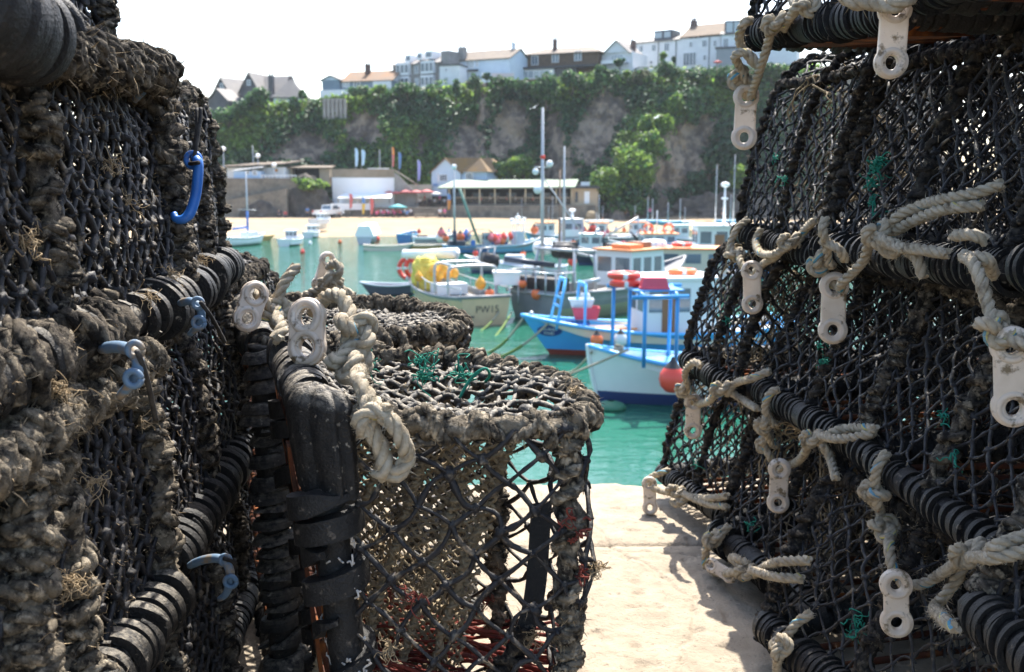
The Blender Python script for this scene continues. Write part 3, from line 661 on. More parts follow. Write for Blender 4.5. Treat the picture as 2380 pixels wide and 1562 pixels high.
# ================================================================ extra parts of the foreground pot
def extra_parts():
    rng=np.random.default_rng(77); O=(c0+c1)/2
    # the inner funnel of tan netting and red netting near its foot
    def S1(u,v):
        q=np.stack([.04+u*1.05,W1*.20-.10*(v/.30)-.32*u*(1-v/.3)*.3,.03+v*1.02*(1-.35*u/.5)],-1); q=q+.02*noise3(q,11,3)[...,None]
        return warp1(q)@np.array([A(0,0,-1),ey1,ez1]),q
    mb=MB(); net_sheet(mb,S1,.46,.30,.016,.022,.0022,rng,k=4,m=4,fz=9000,fmat=0); 
    for w in (.10,.14,.18,.21):
        q=np.array([mpX(.02+.5*t,W1*.12-.1*t,w*1.9-.25*t) for t in np.linspace(0,1,20)]); bound_edge(mb,q,.004,.0035,.012,rng,1500)
    mb.build('throat_net',[M['nettan'],M['nettan']],mp)
    mb=MB()
    for i in range(64):
        y0=rng.uniform(-.10,.16); zz=rng.uniform(0,1); t=np.linspace(0,1,30)
        q=np.array([mpX(.425+.075*zz+.016*math.sin(5*a+i)+rng.normal(0,.002)+.02*a,y0+.03*a,.07+.42*a) for a in t]); mb.tube(q,.0026*rng.uniform(.7,1.4),5)
    mb.build('red_net_bundle',[M['netred']],mp)
    # black rubber strap slanting across the inside
    mb=MB(); a=[mpX(.155,-.05,.37),mpX(.30,-.09,.335),mpX(.40,-.12,.27),mpX(.55,-.13,.20),mpX(.68,-.12,.16)]
    p=smooth_path(np.array(a),.01); w=A(.9,.1,.1); 
    V=np.concatenate([p-w*.017,p+w*.017,p+w*.017+A(0,.006,0),p-w*.017+A(0,.006,0)]); n=len(p)
    i=np.arange(n-1)[:,None]; F=np.concatenate([np.stack([i[:,0]+s*n,i[:,0]+1+s*n,i[:,0]+1+((s+1)%4)*n,i[:,0]+((s+1)%4)*n],-1) for s in range(4)])
    mb.add(V,F,0,False); bound_edge(mb,p[len(p)//3:],.012,.009,.03,rng,600,mat=1); mb.build('rubber_strap',[M['rubber'],M['ropedark']],mp)
    # tyre tread folded over the near top corner
    mb=MB(); n=26; V=[]
    for i,x in enumerate(np.linspace(-.045,.10,n)):
        th=np.linspace(-2.3,1.85,29); f=min(1,(i+1)/5)*(1-.22*max(0,(i-16))/10); rad=.0455*f**.4+.005*np.where((np.arange(29)%7)<2,-1,.45)
        if i==0: rad=rad*.4
        V.append([mpX(x,-W1/2+.004-math.cos(a-.3)*r_,math.sin(a-.3)*r_+.004) for a,r_ in zip(th,rad)])
    V=np.array(V); ii=np.arange(n-1)[:,None]*29; jj=np.arange(28)[None]
    F=np.stack([ii+jj,ii+jj+1,ii+29+jj+1,ii+29+jj],-1).reshape(-1,4)
    inner=V*1.0; cen=np.array([mpX(x,-W1/2+.004,.004) for x in np.linspace(-.05,.155,n)])[:,None]; inner=cen+(V-cen)*.86
    mb.add(V.reshape(-1,3),F); mb.add(inner.reshape(-1,3),F[:,::-1])
    rim=[]
    tot=n*29; V2=np.concatenate([V.reshape(-1,3),inner.reshape(-1,3)])
    fr=[[28+29*i,28+29*(i+1),tot+28+29*(i+1),tot+28+29*i] for i in range(n-1)]+[[29*i,tot+29*i,tot+29*(i+1),29*(i+1)] for i in range(n-1)]+[[ (n-1)*29+j,tot+(n-1)*29+j,tot+(n-1)*29+j+1,(n-1)*29+j+1] for j in range(28)]
    mb.add(V2,np.array(fr)); mb.build('tyre_corner',[M['rubberw']],mp)
    # flat rusty bar seen left of the near bar
    mb=MB(); q=[mpX(.06,-W1/2+.05,-.046),mpX(.06,-W1/2+.085,-.046),mpX(.70,-W1/2+.085,-.046),mpX(.70,-W1/2+.05,-.046)]; mb.prism(np.array(q),ez1*.006); mb.build('rust_bar',[M['steel']],mp)
    # green twine ends caught in the top net
    for (x,y,z,k) in ((-.012,.02,.27,5),(-.014,-.02,.20,6),(-.012,.1,.22,3),(-.012,.03,.12,3)):
        mb=MB()
        for _ in range(k*3):
            q=[mpX(x,y,z)]
            for s in range(4): q.append(q[-1]+A(*rng.normal(0,.007,3))+A(.002,0,.002))
            mb.tube(smooth_path(np.array(q),.003),.0010,4)
        mb.build('green_twine',[M['twinegreen']],mp)
    mb=MB()
    for dy in(0,.004,.008,.012):
        mb.tube(smooth_path(np.array([P(1068,925,1.5),P(1085,895,1.5)+A(0,dy,0),P(1105,868+dy*300,1.5),P(1128,856,1.5+dy),P(1138,872,1.52),P(1128,888,1.53)]),.004)-O,.0022,5)
    mb.build('green_twine',[M['twinegreen']],mp)
extra_parts()
# ================================================================ ropes and toggles
G_='pale ropes tied to the pot bars'
polyrope('pale rope knotted round the foreground pot and through its toggle',[
 [(728,725,1.56),(736,712,1.52),(762,689,1.50),(790,688,1.47),(808,715,1.45),(818,745,1.43),(830,770,1.42,'k'),(822,800,1.41),(812,845,1.39,'k'),(832,880,1.375),(858,925,1.36),(888,962,1.335),(915,985,1.30),(938,1030,1.285),(945,1066,1.28),(926,1100,1.275),(900,1098,1.30)],
 [(842,900,1.39),(856,945,1.36),(858,985,1.34),(872,1018,1.32),(889,1052,1.30),(893,1090,1.295),(880,1105,1.32)],
 [(905,960,1.36),(870,955,1.34),(838,975,1.36),(850,1010,1.40)]],r=.0112,seed=2,group=G_,fz=2500)
toggle('grubby toggle leaning on the foreground pot, threaded with thick rope',714,772,1.57,162,roll=4,yaw=-12,pitch=-14,me=toggle_mesh(.15,.085,.93,True))
polyrope('rope with upright cut end behind the foreground pot',[[(600,682,1.99),(608,690,1.95),(628,715,1.95),(640,728,1.95,'k'),(648,690,1.96),(662,655,1.97),(690,618,2.0)],[(640,735,1.95),(655,765,1.97),(640,790,1.98)]],r=.0112,seed=3,group=G_)
toggle('tilted toggle on the pot behind, left of the thick rope toggle',583,712,2.0,122,roll=-22,yaw=25,pitch=-10,me=toggle_mesh(.15,.078,.93))
polyrope('rope with twin knots on the far side of the middle pots',[[(765,622,2.58),(775,612,2.55),(790,622,2.54),(785,640,2.54),(768,655,2.55,'k'),(745,672,2.56),(715,684,2.58),(700,692,2.6)],[(772,660,2.55),(795,672,2.55),(822,688,2.55)]],r=.0112,seed=4,group=G_,fitd=False)
toggle('small far toggle peeping out behind a rope above the middle pots',752,632,2.62,96,roll=-20,yaw=30,fitd=False)
# right stack
polyrope('rope with big knot slung from the topmost right-hand bar',[[(1750,228,2.28),(1748,215,2.24),(1770,150,2.22),(1786,95,2.20),(1805,55,2.18,'k'),(1845,30,2.16),(1870,12,2.15,'k'),(1838,-8,2.2)],[(1738,228,2.31),(1722,205,2.30),(1720,182,2.28,'k'),(1716,150,2.25),(1708,130,2.22),(1735,122,2.20),(1760,150,2.2),(1742,135,2.24),(1718,95,2.24),(1728,55,2.26),(1745,48,2.3)]],r=.0095,seed=5,group=G_)
toggle('toggle hanging alone in front of the ivy cliff',1732,272,2.28,146,roll=-1,yaw=-14)
polyrope('thick green-flecked rope across the top right corner',[[(1955,-18,1.68),(1985,4,1.66),(2030,6,1.65),(2075,14,1.62),(2100,4,1.62),(2125,-15,1.62)]],r=.0125,seed=6,group=G_)
toggle('large clean white toggle hanging at the top right',2075,84,1.66,186,roll=-1,yaw=-8)
polyrope('rope bridle under the far rubber bar of the green fluff pot',[[(1750,648,2.72),(1757,630,2.68),(1778,610,2.66),(1806,592,2.64),(1838,562,2.6,'k'),(1868,537,2.55),(1893,512,2.5)],[(1842,565,2.6),(1800,590,2.6),(1768,588,2.6),(1757,562,2.62),(1768,532,2.64)],[(1742,640,2.75),(1722,612,2.74),(1706,588,2.73,'k'),(1702,555,2.72),(1716,528,2.73),(1738,510,2.75)]],r=.0095,seed=7,group=G_)
toggle('small toggle under the far rubber bar, right of the crowded boats',1748,668,2.72,124,roll=3,yaw=-14)
polyrope('heavy frayed rope with bowline and two loose tails on the near bar',[[(1953,672,2.02),(1958,656,1.98),(1985,630,1.95),(2010,600,1.92),(2022,548,1.88),(2040,540,1.85,'k'),(2085,505,1.82),(2140,478,1.78),(2200,462,1.76),(2262,450,1.75),(2330,428,1.74)],[(2060,548,1.86),(2110,520,1.8),(2180,490,1.77),(2230,482,1.76),(2285,478,1.76)],[(2048,560,1.86),(2090,575,1.84),(2140,580,1.82),(2203,590,1.8)],[(2105,580,1.84),(2132,602,1.83),(2145,645,1.83)],[(2020,545,1.9),(2060,560,1.83),(2090,575,1.83),(2068,590,1.85),(2030,560,1.86)]],r=.0099,seed=8,group=G_,fz=2600)
polyrope('short knotted rope on the far end of the near bar',[[(1945,668,2.06),(1925,648,2.06),(1908,612,2.05,'k'),(1922,570,2.02),(1912,540,2.0),(1918,508,2.02)],[(1912,560,2.03),(1948,578,2.0),(1965,605,2.02)]],r=.0095,seed=9,group=G_)
toggle('toggle hanging under the near bar between two knots',1937,716,2.05,168,roll=1,yaw=-12)
polyrope('rope holding the big toggle at the right edge',[[(2218,548,1.55),(2260,545,1.5),(2290,560,1.5)],[(2240,592,1.52),(2262,612,1.45),(2282,660,1.42),(2298,715,1.40),(2316,765,1.38,'k'),(2350,790,1.36),(2385,805,1.34),(2398,800,1.38)],[(2240,600,1.5),(2290,600,1.45),(2310,640,1.5)]],r=.0096,seed=10,group=G_)
toggle('big toggle cut off by the right edge of the picture',2352,875,1.37,240,roll=5,yaw=-16)
polyrope('rope at the far end of the second level beside the red fender',[[(1614,950,2.92),(1622,940,2.88),(1650,930,2.86),(1678,905,2.84,'k'),(1710,890,2.8),(1745,880,2.76),(1790,862,2.7)],[(1680,900,2.84),(1715,922,2.78),(1760,950,2.7)],[(1606,938,2.95),(1592,905,2.94,'k'),(1592,868,2.93),(1612,842,2.93),(1630,850,2.95)]],r=.0099,seed=11,group=G_)
toggle('small toggle against the green water at the end of the stack',1611,968,2.9,108,roll=1,yaw=-14)
polyrope('rope looping from the middle bar with a short frayed tail',[[(1812,1095,2.42),(1824,1084,2.38),(1850,1075,2.35),(1872,1050,2.32),(1892,1020,2.28,'k'),(1930,1008,2.22),(1975,995,2.18),(2035,996,2.12)],[(1895,1010,2.27),(1950,1020,2.2),(2030,1008,2.14)],[(1912,1035,2.27),(1928,1062,2.26),(1943,1112,2.26)],[(1804,1088,2.44),(1790,1062,2.43),(1782,1030,2.42,'k'),(1780,985,2.42,'k'),(1778,950,2.42),(1790,915,2.43),(1810,905,2.45)]],r=.0095,seed=12,group=G_)
toggle('toggle hanging over the ground-level pots in the middle of the stack',1810,1129,2.42,134,roll=0,yaw=-14)
polyrope('long rope with two knots and a bent sealed tail at bottom right',[[(2062,1052,1.95),(2040,1085,1.90),(2034,1125,1.88),(2033,1150,1.86,'k'),(2046,1185,1.85),(2056,1228,1.84,'k'),(2066,1268,1.84),(2074,1318,1.85),(2085,1345,1.88)],[(2095,1352,1.86),(2106,1362,1.80),(2150,1355,1.78),(2185,1335,1.76),(2222,1308,1.73),(2262,1286,1.70,'K'),(2310,1272,1.66),(2345,1258,1.64),(2400,1240,1.6)],[(2250,1295,1.71),(2300,1296,1.68),(2345,1290,1.65),(2400,1278,1.6)],[(2240,1310,1.72),(2222,1350,1.72),(2195,1385,1.72),(2172,1412,1.72),(2190,1435,1.72),(2220,1460,1.72)]],r=.0095,seed=13,group=G_,fz=2200)
toggle('dirty waisted toggle hanging at the bottom right',2083,1402,1.83,172,roll=4,yaw=-12,me=toggle_mesh(.15,.066,.74))
polyrope('rope joining the leaning ground toggle to the farthest pot',[[(1513,1143,2.95),(1517,1135,2.92),(1545,1143,2.92),(1572,1142,2.90,'k'),(1610,1155,2.85),(1650,1158,2.80),(1690,1152,2.75)],[(1590,1148,2.88),(1640,1170,2.8),(1690,1178,2.72)],[(1510,1128,2.97),(1515,1108,2.97),(1535,1100,2.98),(1555,1092,3.0)],[(1600,1155,2.86),(1575,1172,2.86),(1562,1165,2.87)]],r=.0099,seed=14,group=G_)
toggle('toggle propped upright on the concrete, farthest from the camera',1510,1152,2.95,92,roll=2,yaw=-5,pitch=-10)
polyrope('rope tangle joining the lying toggle to a ground-level pot',[[(1655,1322,2.45),(1662,1330,2.42),(1695,1332,2.40),(1738,1330,2.36,'k'),(1775,1320,2.32),(1810,1306,2.28),(1882,1302,2.2)],[(1745,1325,2.36),(1800,1340,2.3),(1865,1345,2.22)],[(1735,1322,2.36),(1712,1308,2.38),(1700,1295,2.40),(1720,1300,2.36),(1740,1312,2.35)],[(1640,1318,2.47),(1640,1285,2.49),(1655,1255,2.5,'k'),(1682,1235,2.52),(1695,1222,2.53)]],r=.0099,seed=15,group=G_)
toggle('toggle lying flat on the concrete beside the pots',1676,1326,2.46,92,roll=70,yaw=12,pitch=-62)
polyrope('rope hanging at the bottom edge beside the ground pot',[[(1885,1425,1.97),(1850,1450,1.95),(1828,1478,1.95),(1815,1502,1.95,'k'),(1808,1530,1.95),(1806,1560,1.96),(1803,1590,1.97)]],r=.0095,seed=16,group=G_)
# hooks on the left stack
hook('bright blue hook hanging on a black cord',[(452,366,1.90),(460,380,1.89),(459,420,1.885),(453,462,1.88),(441,496,1.87),(425,510,1.865),(408,508,1.865),(404,496,1.87)],.0092,'bluehook',eyes=((449,372,1.9,.012),),cord=[[(466,250,1.93),(464,290,1.92),(450,372,1.89),(440,380,1.89),(462,378,1.87)],[(458,252,1.94),(458,300,1.92),(446,372,1.9)]])
hook('faded blue hook gripping the top rope of the near left pot',[(312,146,1.68),(330,140,1.66),(348,155,1.64),(352,180,1.63),(338,205,1.63),(312,235,1.64)],.0068,'greyhook',eyes=((330,146,1.65,.009),(350,188,1.62,.009)),cord=[[(328,140,1.63),(350,148,1.62),(370,180,1.62),(385,215,1.65)]])
hook('faded blue hook clamped over the muddy rope',[(236,812,1.42),(265,806,1.40),(298,812,1.38),(318,830,1.365),(320,860,1.36),(305,890,1.36),(278,922,1.37)],.0076,'greyhook',eyes=((314,813,1.36,.0085),(310,880,1.345,.009)),cord=[[(318,815,1.35),(332,850,1.36),(345,895,1.38),(362,975,1.42)]])
hook('light blue hook under the rubber-wrapped bar',[(418,705,1.75),(440,700,1.73),(462,712,1.72),(468,735,1.72),(460,758,1.72),(440,778,1.73)],.0066,'greyhook',eyes=((460,705,1.71,.008),(462,750,1.705,.009)),cord=[[(466,702,1.7),(490,735,1.72),(512,775,1.78),(522,795,1.8)]])
hook('faded blue hook on the lowest left-hand pot',[(440,1315,1.74),(470,1302,1.72),(505,1298,1.70),(528,1310,1.69),(536,1345,1.69),(525,1380,1.70),(510,1392,1.71)],.0072,'greyhook',eyes=((524,1302,1.69,.008),(536,1352,1.68,.009)),cord=[[(520,1298,1.68),(540,1305,1.69),(545,1318,1.7)]])

# ================================================================ shaggy ropes over the near bars, twine tufts, rust
def shag(root,a,b,rc,rw,seed,fz=5000,mat='rope',name='binding_rope'):
    rng=np.random.default_rng(seed); a=A(a[0],a[1],CAMZ+a[2]);b=A(b[0],b[1],CAMZ+b[2]); t=np.linspace(0,1,12)[:,None]; p=a*(1-t)+b*t; p=p+np.stack([noise3(p,7,seed+k) for k in range(3)],-1)*.012
    mb=MB(); bound_edge(mb,p,rc,rw,.032,rng,fz,fl=.011); o=mb.build(name,[M[mat],M['weed']],root); o.location=-root.location
shag(lp['A2'],(-.555,.98,-.215),(-.562,1.33,-.21),.033,.016,501); shag(lp['A3'],(-.622,1.22,.17),(-.672,1.62,.18),.033,.015,502); shag(lp['A1'],(-.53,.84,-.655),(-.54,1.18,-.65),.036,.018,503,mat='ropelight')
shag(lp['A2'],(-.545,1.05,.165),(-.575,1.70,.165),.020,.015,504); shag(lp['A1'],(-.52,.9,-.285),(-.545,1.48,-.275),.016,.014,505,6000,'ropelight'); shag(lp['A1'],(-.525,1.02,-.64),(-.535,1.06,-.28),.018,.015,507,7000,'ropelight')

for k,(px_,py_,n_,dn) in enumerate(((2045,372,26,.002),(2038,396,24,.002),(2030,420,18,.003),(2028,470,12,.003),(2026,498,12,.002))): tuft(rp['F2' if px_<1900 else 'G2'],px_,py_,2.2,n_,.010,dn,seed=k)
for k,(p_,px_,py_,d_,n_) in enumerate((('F2',1800,360,2.8,6),('F2',1822,412,2.8,6),('F1',1690,740,2.8,8),('G1',1905,800,2.4,9),('G1',1912,835,2.4,10),('H1',2190,962,1.9,7),('H1',2215,1052,1.9,8),('G0',1750,1215,2.5,7),('H0',1985,1440,1.9,12),('H0',1990,1465,1.9,8),('F0',1618,1080,3.0,6))): tuft(rp[p_],px_,py_,d_,n_,.010,.003,seed=40+k)
for k,(px_,py_,d_,n_,root_) in enumerate(((150,1345,1.2,60,lp['A1']),(255,880,1.4,70,lp['A1']),(130,900,1.25,60,lp['A1']),(215,1120,1.4,26,lp['A1']),(330,980,1.5,24,lp['A1']),(260,380,1.5,24,lp['A2']),(300,470,1.55,20,lp['A2']),(395,640,1.7,30,lp['A2']),(345,690,1.6,26,lp['A2']),(470,610,1.9,26,lp['B2']),(60,560,1.2,40,lp['A2']))): tuft(root_,px_,py_,d_,n_,.012,.002,'weed','weed_tuft',.0006,seed=70+k)
for k,(px_,py_,n_) in enumerate(((1385,1318,30),(985,1345,24),(1240,1480,30),(905,1505,26),(1330,905,20))): tuft(mp,px_,py_,1.4,n_,.009,.001,'weed','weed_tuft',.0006,seed=90+k)
for k,(px_,py_,n_) in enumerate(((1330,1200,16),(1345,1240,14),(1352,1330,12),(905,1385,14),(965,1385,12),(1140,1395,10))): tuft(mp,px_,py_,1.5,n_//2,.011,.002,'netred','red_twine',.0011,seed=120+k)
mb=MB(); o_=rp['F3']; mb.prism(A([.555,2.24,CAMZ+.29],[.665,1.77,CAMZ+.245],[.80,1.80,CAMZ+.25],[.70,2.26,CAMZ+.29]),(0,0,.012)); q=mb.build('rust_plate',[M['steel']],o_); q.location=-o_.location

mb=MB(); o_=lp['A3']; rubber_wrap(mb,A(-.495,.90,CAMZ+.165),A(-.560,1.19,CAMZ+.165),.034,.017,.024,.020,np.random.default_rng(9),tilt=.3,gaps=.1); q=mb.build('rubber_wrap',[M['rubber']],o_); q.location=-o_.location
# ================================================================ water, beach, cliff
def water_mat():
    m=mat('harbour water',(.010,.080,.052),.05,(.018,.108,.072),.12,spec=.27); nt=m.node_tree; N=nt.nodes; Lk=nt.links; b=N['Principled BSDF']
    b.inputs['IOR'].default_value=1.33
    tc=N.new('ShaderNodeTexCoord'); mp=N.new('ShaderNodeMapping'); mp.inputs['Scale'].default_value=(.75,1.5,1); mp.inputs['Rotation'].default_value=(0,0,.25); Lk.new(tc.outputs['Object'],mp.inputs[0])
    h=None
    for sc,wt in ((.9,1.0),(3.2,.34),(9,.10)):
        n=N.new('ShaderNodeTexNoise'); n.inputs['Scale'].default_value=sc; n.inputs['Detail'].default_value=2; n.inputs['Distortion'].default_value=.6; Lk.new(mp.outputs[0],n.inputs['Vector'])
        k=N.new('ShaderNodeMath'); k.operation='MULTIPLY'; k.inputs[1].default_value=wt; Lk.new(n.outputs['Fac'],k.inputs[0])
        if h is None: h=k.outputs[0]
        else:
            a=N.new('ShaderNodeMath'); a.operation='ADD'; Lk.new(h,a.inputs[0]); Lk.new(k.outputs[0],a.inputs[1]); h=a.outputs[0]
    bp=N.new('ShaderNodeBump'); bp.inputs['Strength'].default_value=.6; bp.inputs['Distance'].default_value=.10; Lk.new(h,bp.inputs['Height']); Lk.new(bp.outputs[0],b.inputs['Normal'])
    return m
M['water']=water_mat()
M['sand']=mat('beach sand',(.27,.20,.125),.95,(.33,.25,.16),.35,.2,3,.2,col3=(.33,.26,.17),n3=.12,t3=(.58,.8))
M['rock']=mat('cliff rock',(.11,.088,.074),.95,(.31,.24,.18),.5,1,2.2,.2,lo=.42,hi=.58,col3=(.36,.26,.16),n3=.12,t3=(.55,.72),bdist=.15)
M['rockdark']=mat('shore rock',(.06,.052,.047),.95,(.13,.11,.09),.8,1,3,.2,bdist=.1)
M['stonewall']=mat('harbour wall stone',(.17,.145,.115),.95,(.25,.215,.17),1.4,.8,5,.4,col3=(.11,.10,.08),n3=.6,t3=(.5,.7),bdist=.04)
M['soil']=mat('cliff top ground',(.06,.075,.03),.95,(.09,.10,.045),.4)
M['leafd']=mat('dark shaded ivy leaf',(.018,.066,.027),.55,(.038,.098,.036),.3,island=.6,trans=.30)  # cool dark green, shade of the cliff put into the leaf colour
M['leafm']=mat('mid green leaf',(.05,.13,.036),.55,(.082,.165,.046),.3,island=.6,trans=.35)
M['leafl']=mat('bright sunlit green leaf',(.14,.26,.04),.55,(.20,.29,.06),.5,island=.5,trans=.62)  # bright copy of the leaf, sunlight put into the colour
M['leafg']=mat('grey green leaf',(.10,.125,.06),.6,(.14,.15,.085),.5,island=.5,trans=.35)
M['bark']=mat('bark',(.07,.055,.04),.9,(.11,.09,.065),8)
mb=MB(); mb.add(A([-160,2.6,0],[200,2.6,0],[200,158,0],[-160,158,0]),np.array([[0,1,2,3]]),0,False)
tag(mb.build('water',M['water']),'clear turquoise harbour water','water',kind='structure')
def yw(x): return 103+21*np.clip((x+30)/55,-.4,1.2)
def grid(X_,Y_,Z_):
    V=np.stack([X_,Y_,Z_],-1); ny,nx=X_.shape; i=np.arange(ny-1)[:,None]*nx; j=np.arange(nx-1)[None]
    return V.reshape(-1,3),np.stack([i+j,i+j+1,i+nx+j+1,i+nx+j],-1).reshape(-1,4)
xs=np.linspace(-75,85,160); t=np.linspace(0,1,70)
X_=np.repeat(xs[None],70,0); y0=yw(xs)[None]-6+1.2*noise3(np.stack([xs*.15,xs*0,xs*0],1),1,4)[None]; Y_=y0+(158-y0)*t[:,None]
Z_=np.minimum(.034*(Y_-y0-6),.9+.01*(Y_-139))+.05*noise3(np.stack([X_*.3,Y_*.5,X_*0],-1),1,2)
mb=MB(); mb.add(*grid(X_,Y_,Z_)); tag(mb.build('beach',M['sand']),'pale sand beach below the cliff','beach',kind='structure')
# ---- cliff
CT=A([380,280],[500,264],[640,243],[750,230],[850,211],[960,207],[1060,199],[1220,187],[1320,180],[1480,174],[1600,170],[1700,168],[1840,160],[2150,150])
def cliff_pt(px,t):
    """point of the cliff face below crest pixel px, t=0 foot .. 1 crest"""
    px=np.asarray(px,float);t=np.asarray(t,float)
    yc=np.interp(px,CT[:,0],CT[:,1])+9; zc=CAMZ+(420-yc)/FPX*163*1.01
    x=(px-CX)/FPX*160.0
    z=.6+(zc-.6)*t
    q=np.stack([x*.07,z*.05,x*0],-1)
    y=152+10*t**1.3+3.2*noise3(q,1,3)+1.5*noise3(np.stack([x*.22,z*.16,x*0],-1),1,5)+.7*noise3(np.stack([x*.6,z*.35,x*0],-1),1,6)+.45*np.abs(noise3(np.stack([x*1.5,z*.7,x*0],-1),1,7))+.22*noise3(np.stack([x*3.2,z*2.2,x*0],-1),1,9)
    ridge=1590-175*(1-t); y=y-9*(1-t)**.7*np.exp(-((px-ridge)/62.)**2)
    y=y+5*np.exp(-((px-1262)/26.)**2)*(.3+t*.4)-2.5*np.exp(-((px-1125)/14.)**2)
    y=np.where(t>.99,163,y)
    return np.stack([x,y,z],-1)
def proj(p):
    d=p-A(0,0,CAMZ); f=d[...,1]*math.cos(TH)-d[...,2]*math.sin(TH); u=d[...,1]*math.sin(TH)+d[...,2]*math.cos(TH)
    return CX+FPX*d[...,0]/f, CY-FPX*u/f
cols=np.linspace(330,2150,520); rows=np.concatenate([np.linspace(0,1,110)])
PX,TT=np.meshgrid(cols,rows); V=cliff_pt(PX,TT)
back=[]
for k,yy in enumerate((166,180,230)):
    b=V[-1].copy(); b[:,1]=yy; b[:,2]+=.3*k; back.append(b)
V=np.concatenate([V,np.array(back)]); ny,nx=V.shape[:2]
i=np.arange(ny-1)[:,None]*nx; j=np.arange(nx-1)[None]; F=np.stack([i+j,i+j+1,i+nx+j+1,i+nx+j],-1).reshape(-1,4)
mt=np.zeros(len(F),int); mt[109*(nx-1):]=1
mb=MB(); mb.add(V.reshape(-1,3),F,mt); tag(mb.build('cliff',[M['rock'],M['soil']]),'rocky ivy-covered cliff behind the beach','cliff',kind='structure')
# ---- leaves
def leafclumps(mb,cen,rad,per,size,rng,flat=.8,mat=0):
    n=len(cen); d=rng.normal(0,1,(n,per,3)); d/=np.linalg.norm(d,axis=-1,keepdims=True)
    p=cen[:,None]+d*(rad[:,None,None]*rng.uniform(.45,1,(n,per,1)))*A(1,1,flat)
    nr=d+rng.normal(0,.55,d.shape)+A(0,0,.35); nr/=np.linalg.norm(nr,axis=-1,keepdims=True)
    a=np.cross(nr,rng.normal(0,1,d.shape)); a/=np.maximum(np.linalg.norm(a,axis=-1,keepdims=True),1e-6); b=np.cross(nr,a)
    s=size*rng.uniform(.55,1.3,(n,per,1)); a=a*s; b=b*s*.7
    Q=np.stack([p-a,p-b*.9+nr*s*.12,p+a,p+b*.9+nr*s*.12],2).reshape(-1,3)
    mb.add(Q,np.arange(len(Q)).reshape(-1,4),mat,False)
ROCKS=[(848,295,44,36),(715,342,52,30),(660,358,34,14),(1120,248,12,48),(1085,345,42,55),(1190,285,40,50),(1165,330,30,40),(1285,300,20,40),(1395,290,34,75),(1370,330,36,50),(1440,250,14,40),(1590,345,42,62),(1540,400,50,40),(1300,390,40,40),(1640,300,20,40),(800,265,10,20),(980,330,14,30)]
rng=np.random.default_rng(5)
n=7600; px=rng.uniform(420,1900,n); tt=rng.uniform(.03,.99,n)**.85; pc=cliff_pt(px,tt); ax,ay=proj(pc)
bare=np.zeros(n)
for (rx,ry,ra,rb) in ROCKS: bare=np.maximum(bare,np.exp(-(((ax-rx)/ra/1.2)**2+((ay-ry)/rb/1.2)**2)**1.5*.9))
keep=rng.random(n)>bare*1.45; pc=pc[keep]; tt=tt[keep]; ax=ax[keep]; ay=ay[keep]
pc[:,1]-=rng.uniform(.1,1.3,len(pc)); rad=rng.uniform(.5,1.3,len(pc))*np.where(rng.random(len(pc))<.18,1.7,1)
sel=noise3(pc*A(.12,.12,.16),1,8)+.5*(tt-.5)+rng.normal(0,.15,len(pc)); spur=(np.abs(ax-(1590-175*(1-tt)))<75)&(tt<.75); sel=sel+spur*.35+.22*np.clip((tt-.78)/.15,0,1)  # higher and spur clumps take the brighter leaf, sunlight painted by leaf colour
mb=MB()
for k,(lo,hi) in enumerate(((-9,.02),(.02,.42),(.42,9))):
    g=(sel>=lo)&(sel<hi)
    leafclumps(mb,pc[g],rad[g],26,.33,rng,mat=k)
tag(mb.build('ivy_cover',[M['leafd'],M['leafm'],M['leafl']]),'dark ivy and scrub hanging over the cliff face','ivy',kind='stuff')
def bush(label,px,pyb,d,wpx,hpx,leaf='leafm',seed=1,name='bush',group=None,n=None,size=.26,z0=None):
    rng=np.random.default_rng(seed); base=P(px,pyb,d); w=wpx/FPX*d; h=hpx/FPX*d
    root=thing(name,label,name,base,group)
    nl=max(5,int(w*h*.55)+4); cen=rng.normal(0,1,(nl,3)); cen/=np.linalg.norm(cen,axis=1,keepdims=True); cen*=rng.uniform(.25,.8,(nl,1))
    cen=cen*A(w*.42,w*.34,h*.36)+A(0,0,h*.56)
    k=n or int(min(150,30+w*h*3.0)); cc=[];
    for c in cen:
        q=rng.normal(0,1,(k//4,3)); q/=np.linalg.norm(q,axis=1,keepdims=True); cc.append(c+q*A(w*.22,w*.2,h*.17)*rng.uniform(.5,1.15,(len(q),1)))
    cc=np.concatenate(cc); cc=cc[cc[:,2]>-.3]
    mb=MB(); mi=rng.random(len(cc))<.3
    leafclumps(mb,cc[~mi],np.full((~mi).sum(),min(.55,w*.14)),9,size,rng); leafclumps(mb,cc[mi],np.full(mi.sum(),min(.55,w*.14)),9,size,rng,mat=1)
    mb.build('crown',[M[leaf],M['leafm' if leaf!='leafm' else 'leafd']],root)
    mb=MB(); mb.tube(np.array([[0,0,-.6],[.05*w,0,h*.25],[-.03*w,.02*w,h*.6]]),np.array([.16,.12,.05])*max(.5,h/5),7)
    for q in range(5):
        c=cen[q%len(cen)]; mb.tube(np.array([[0,0,h*.15],[c[0]*.5,c[1]*.5,h*.3],c*.95]),np.array([.08,.06,.02])*max(.5,h/5),5)
    mb.build('trunk',M['bark'],root)
    return root
GB='bushes and trees along the cliff'
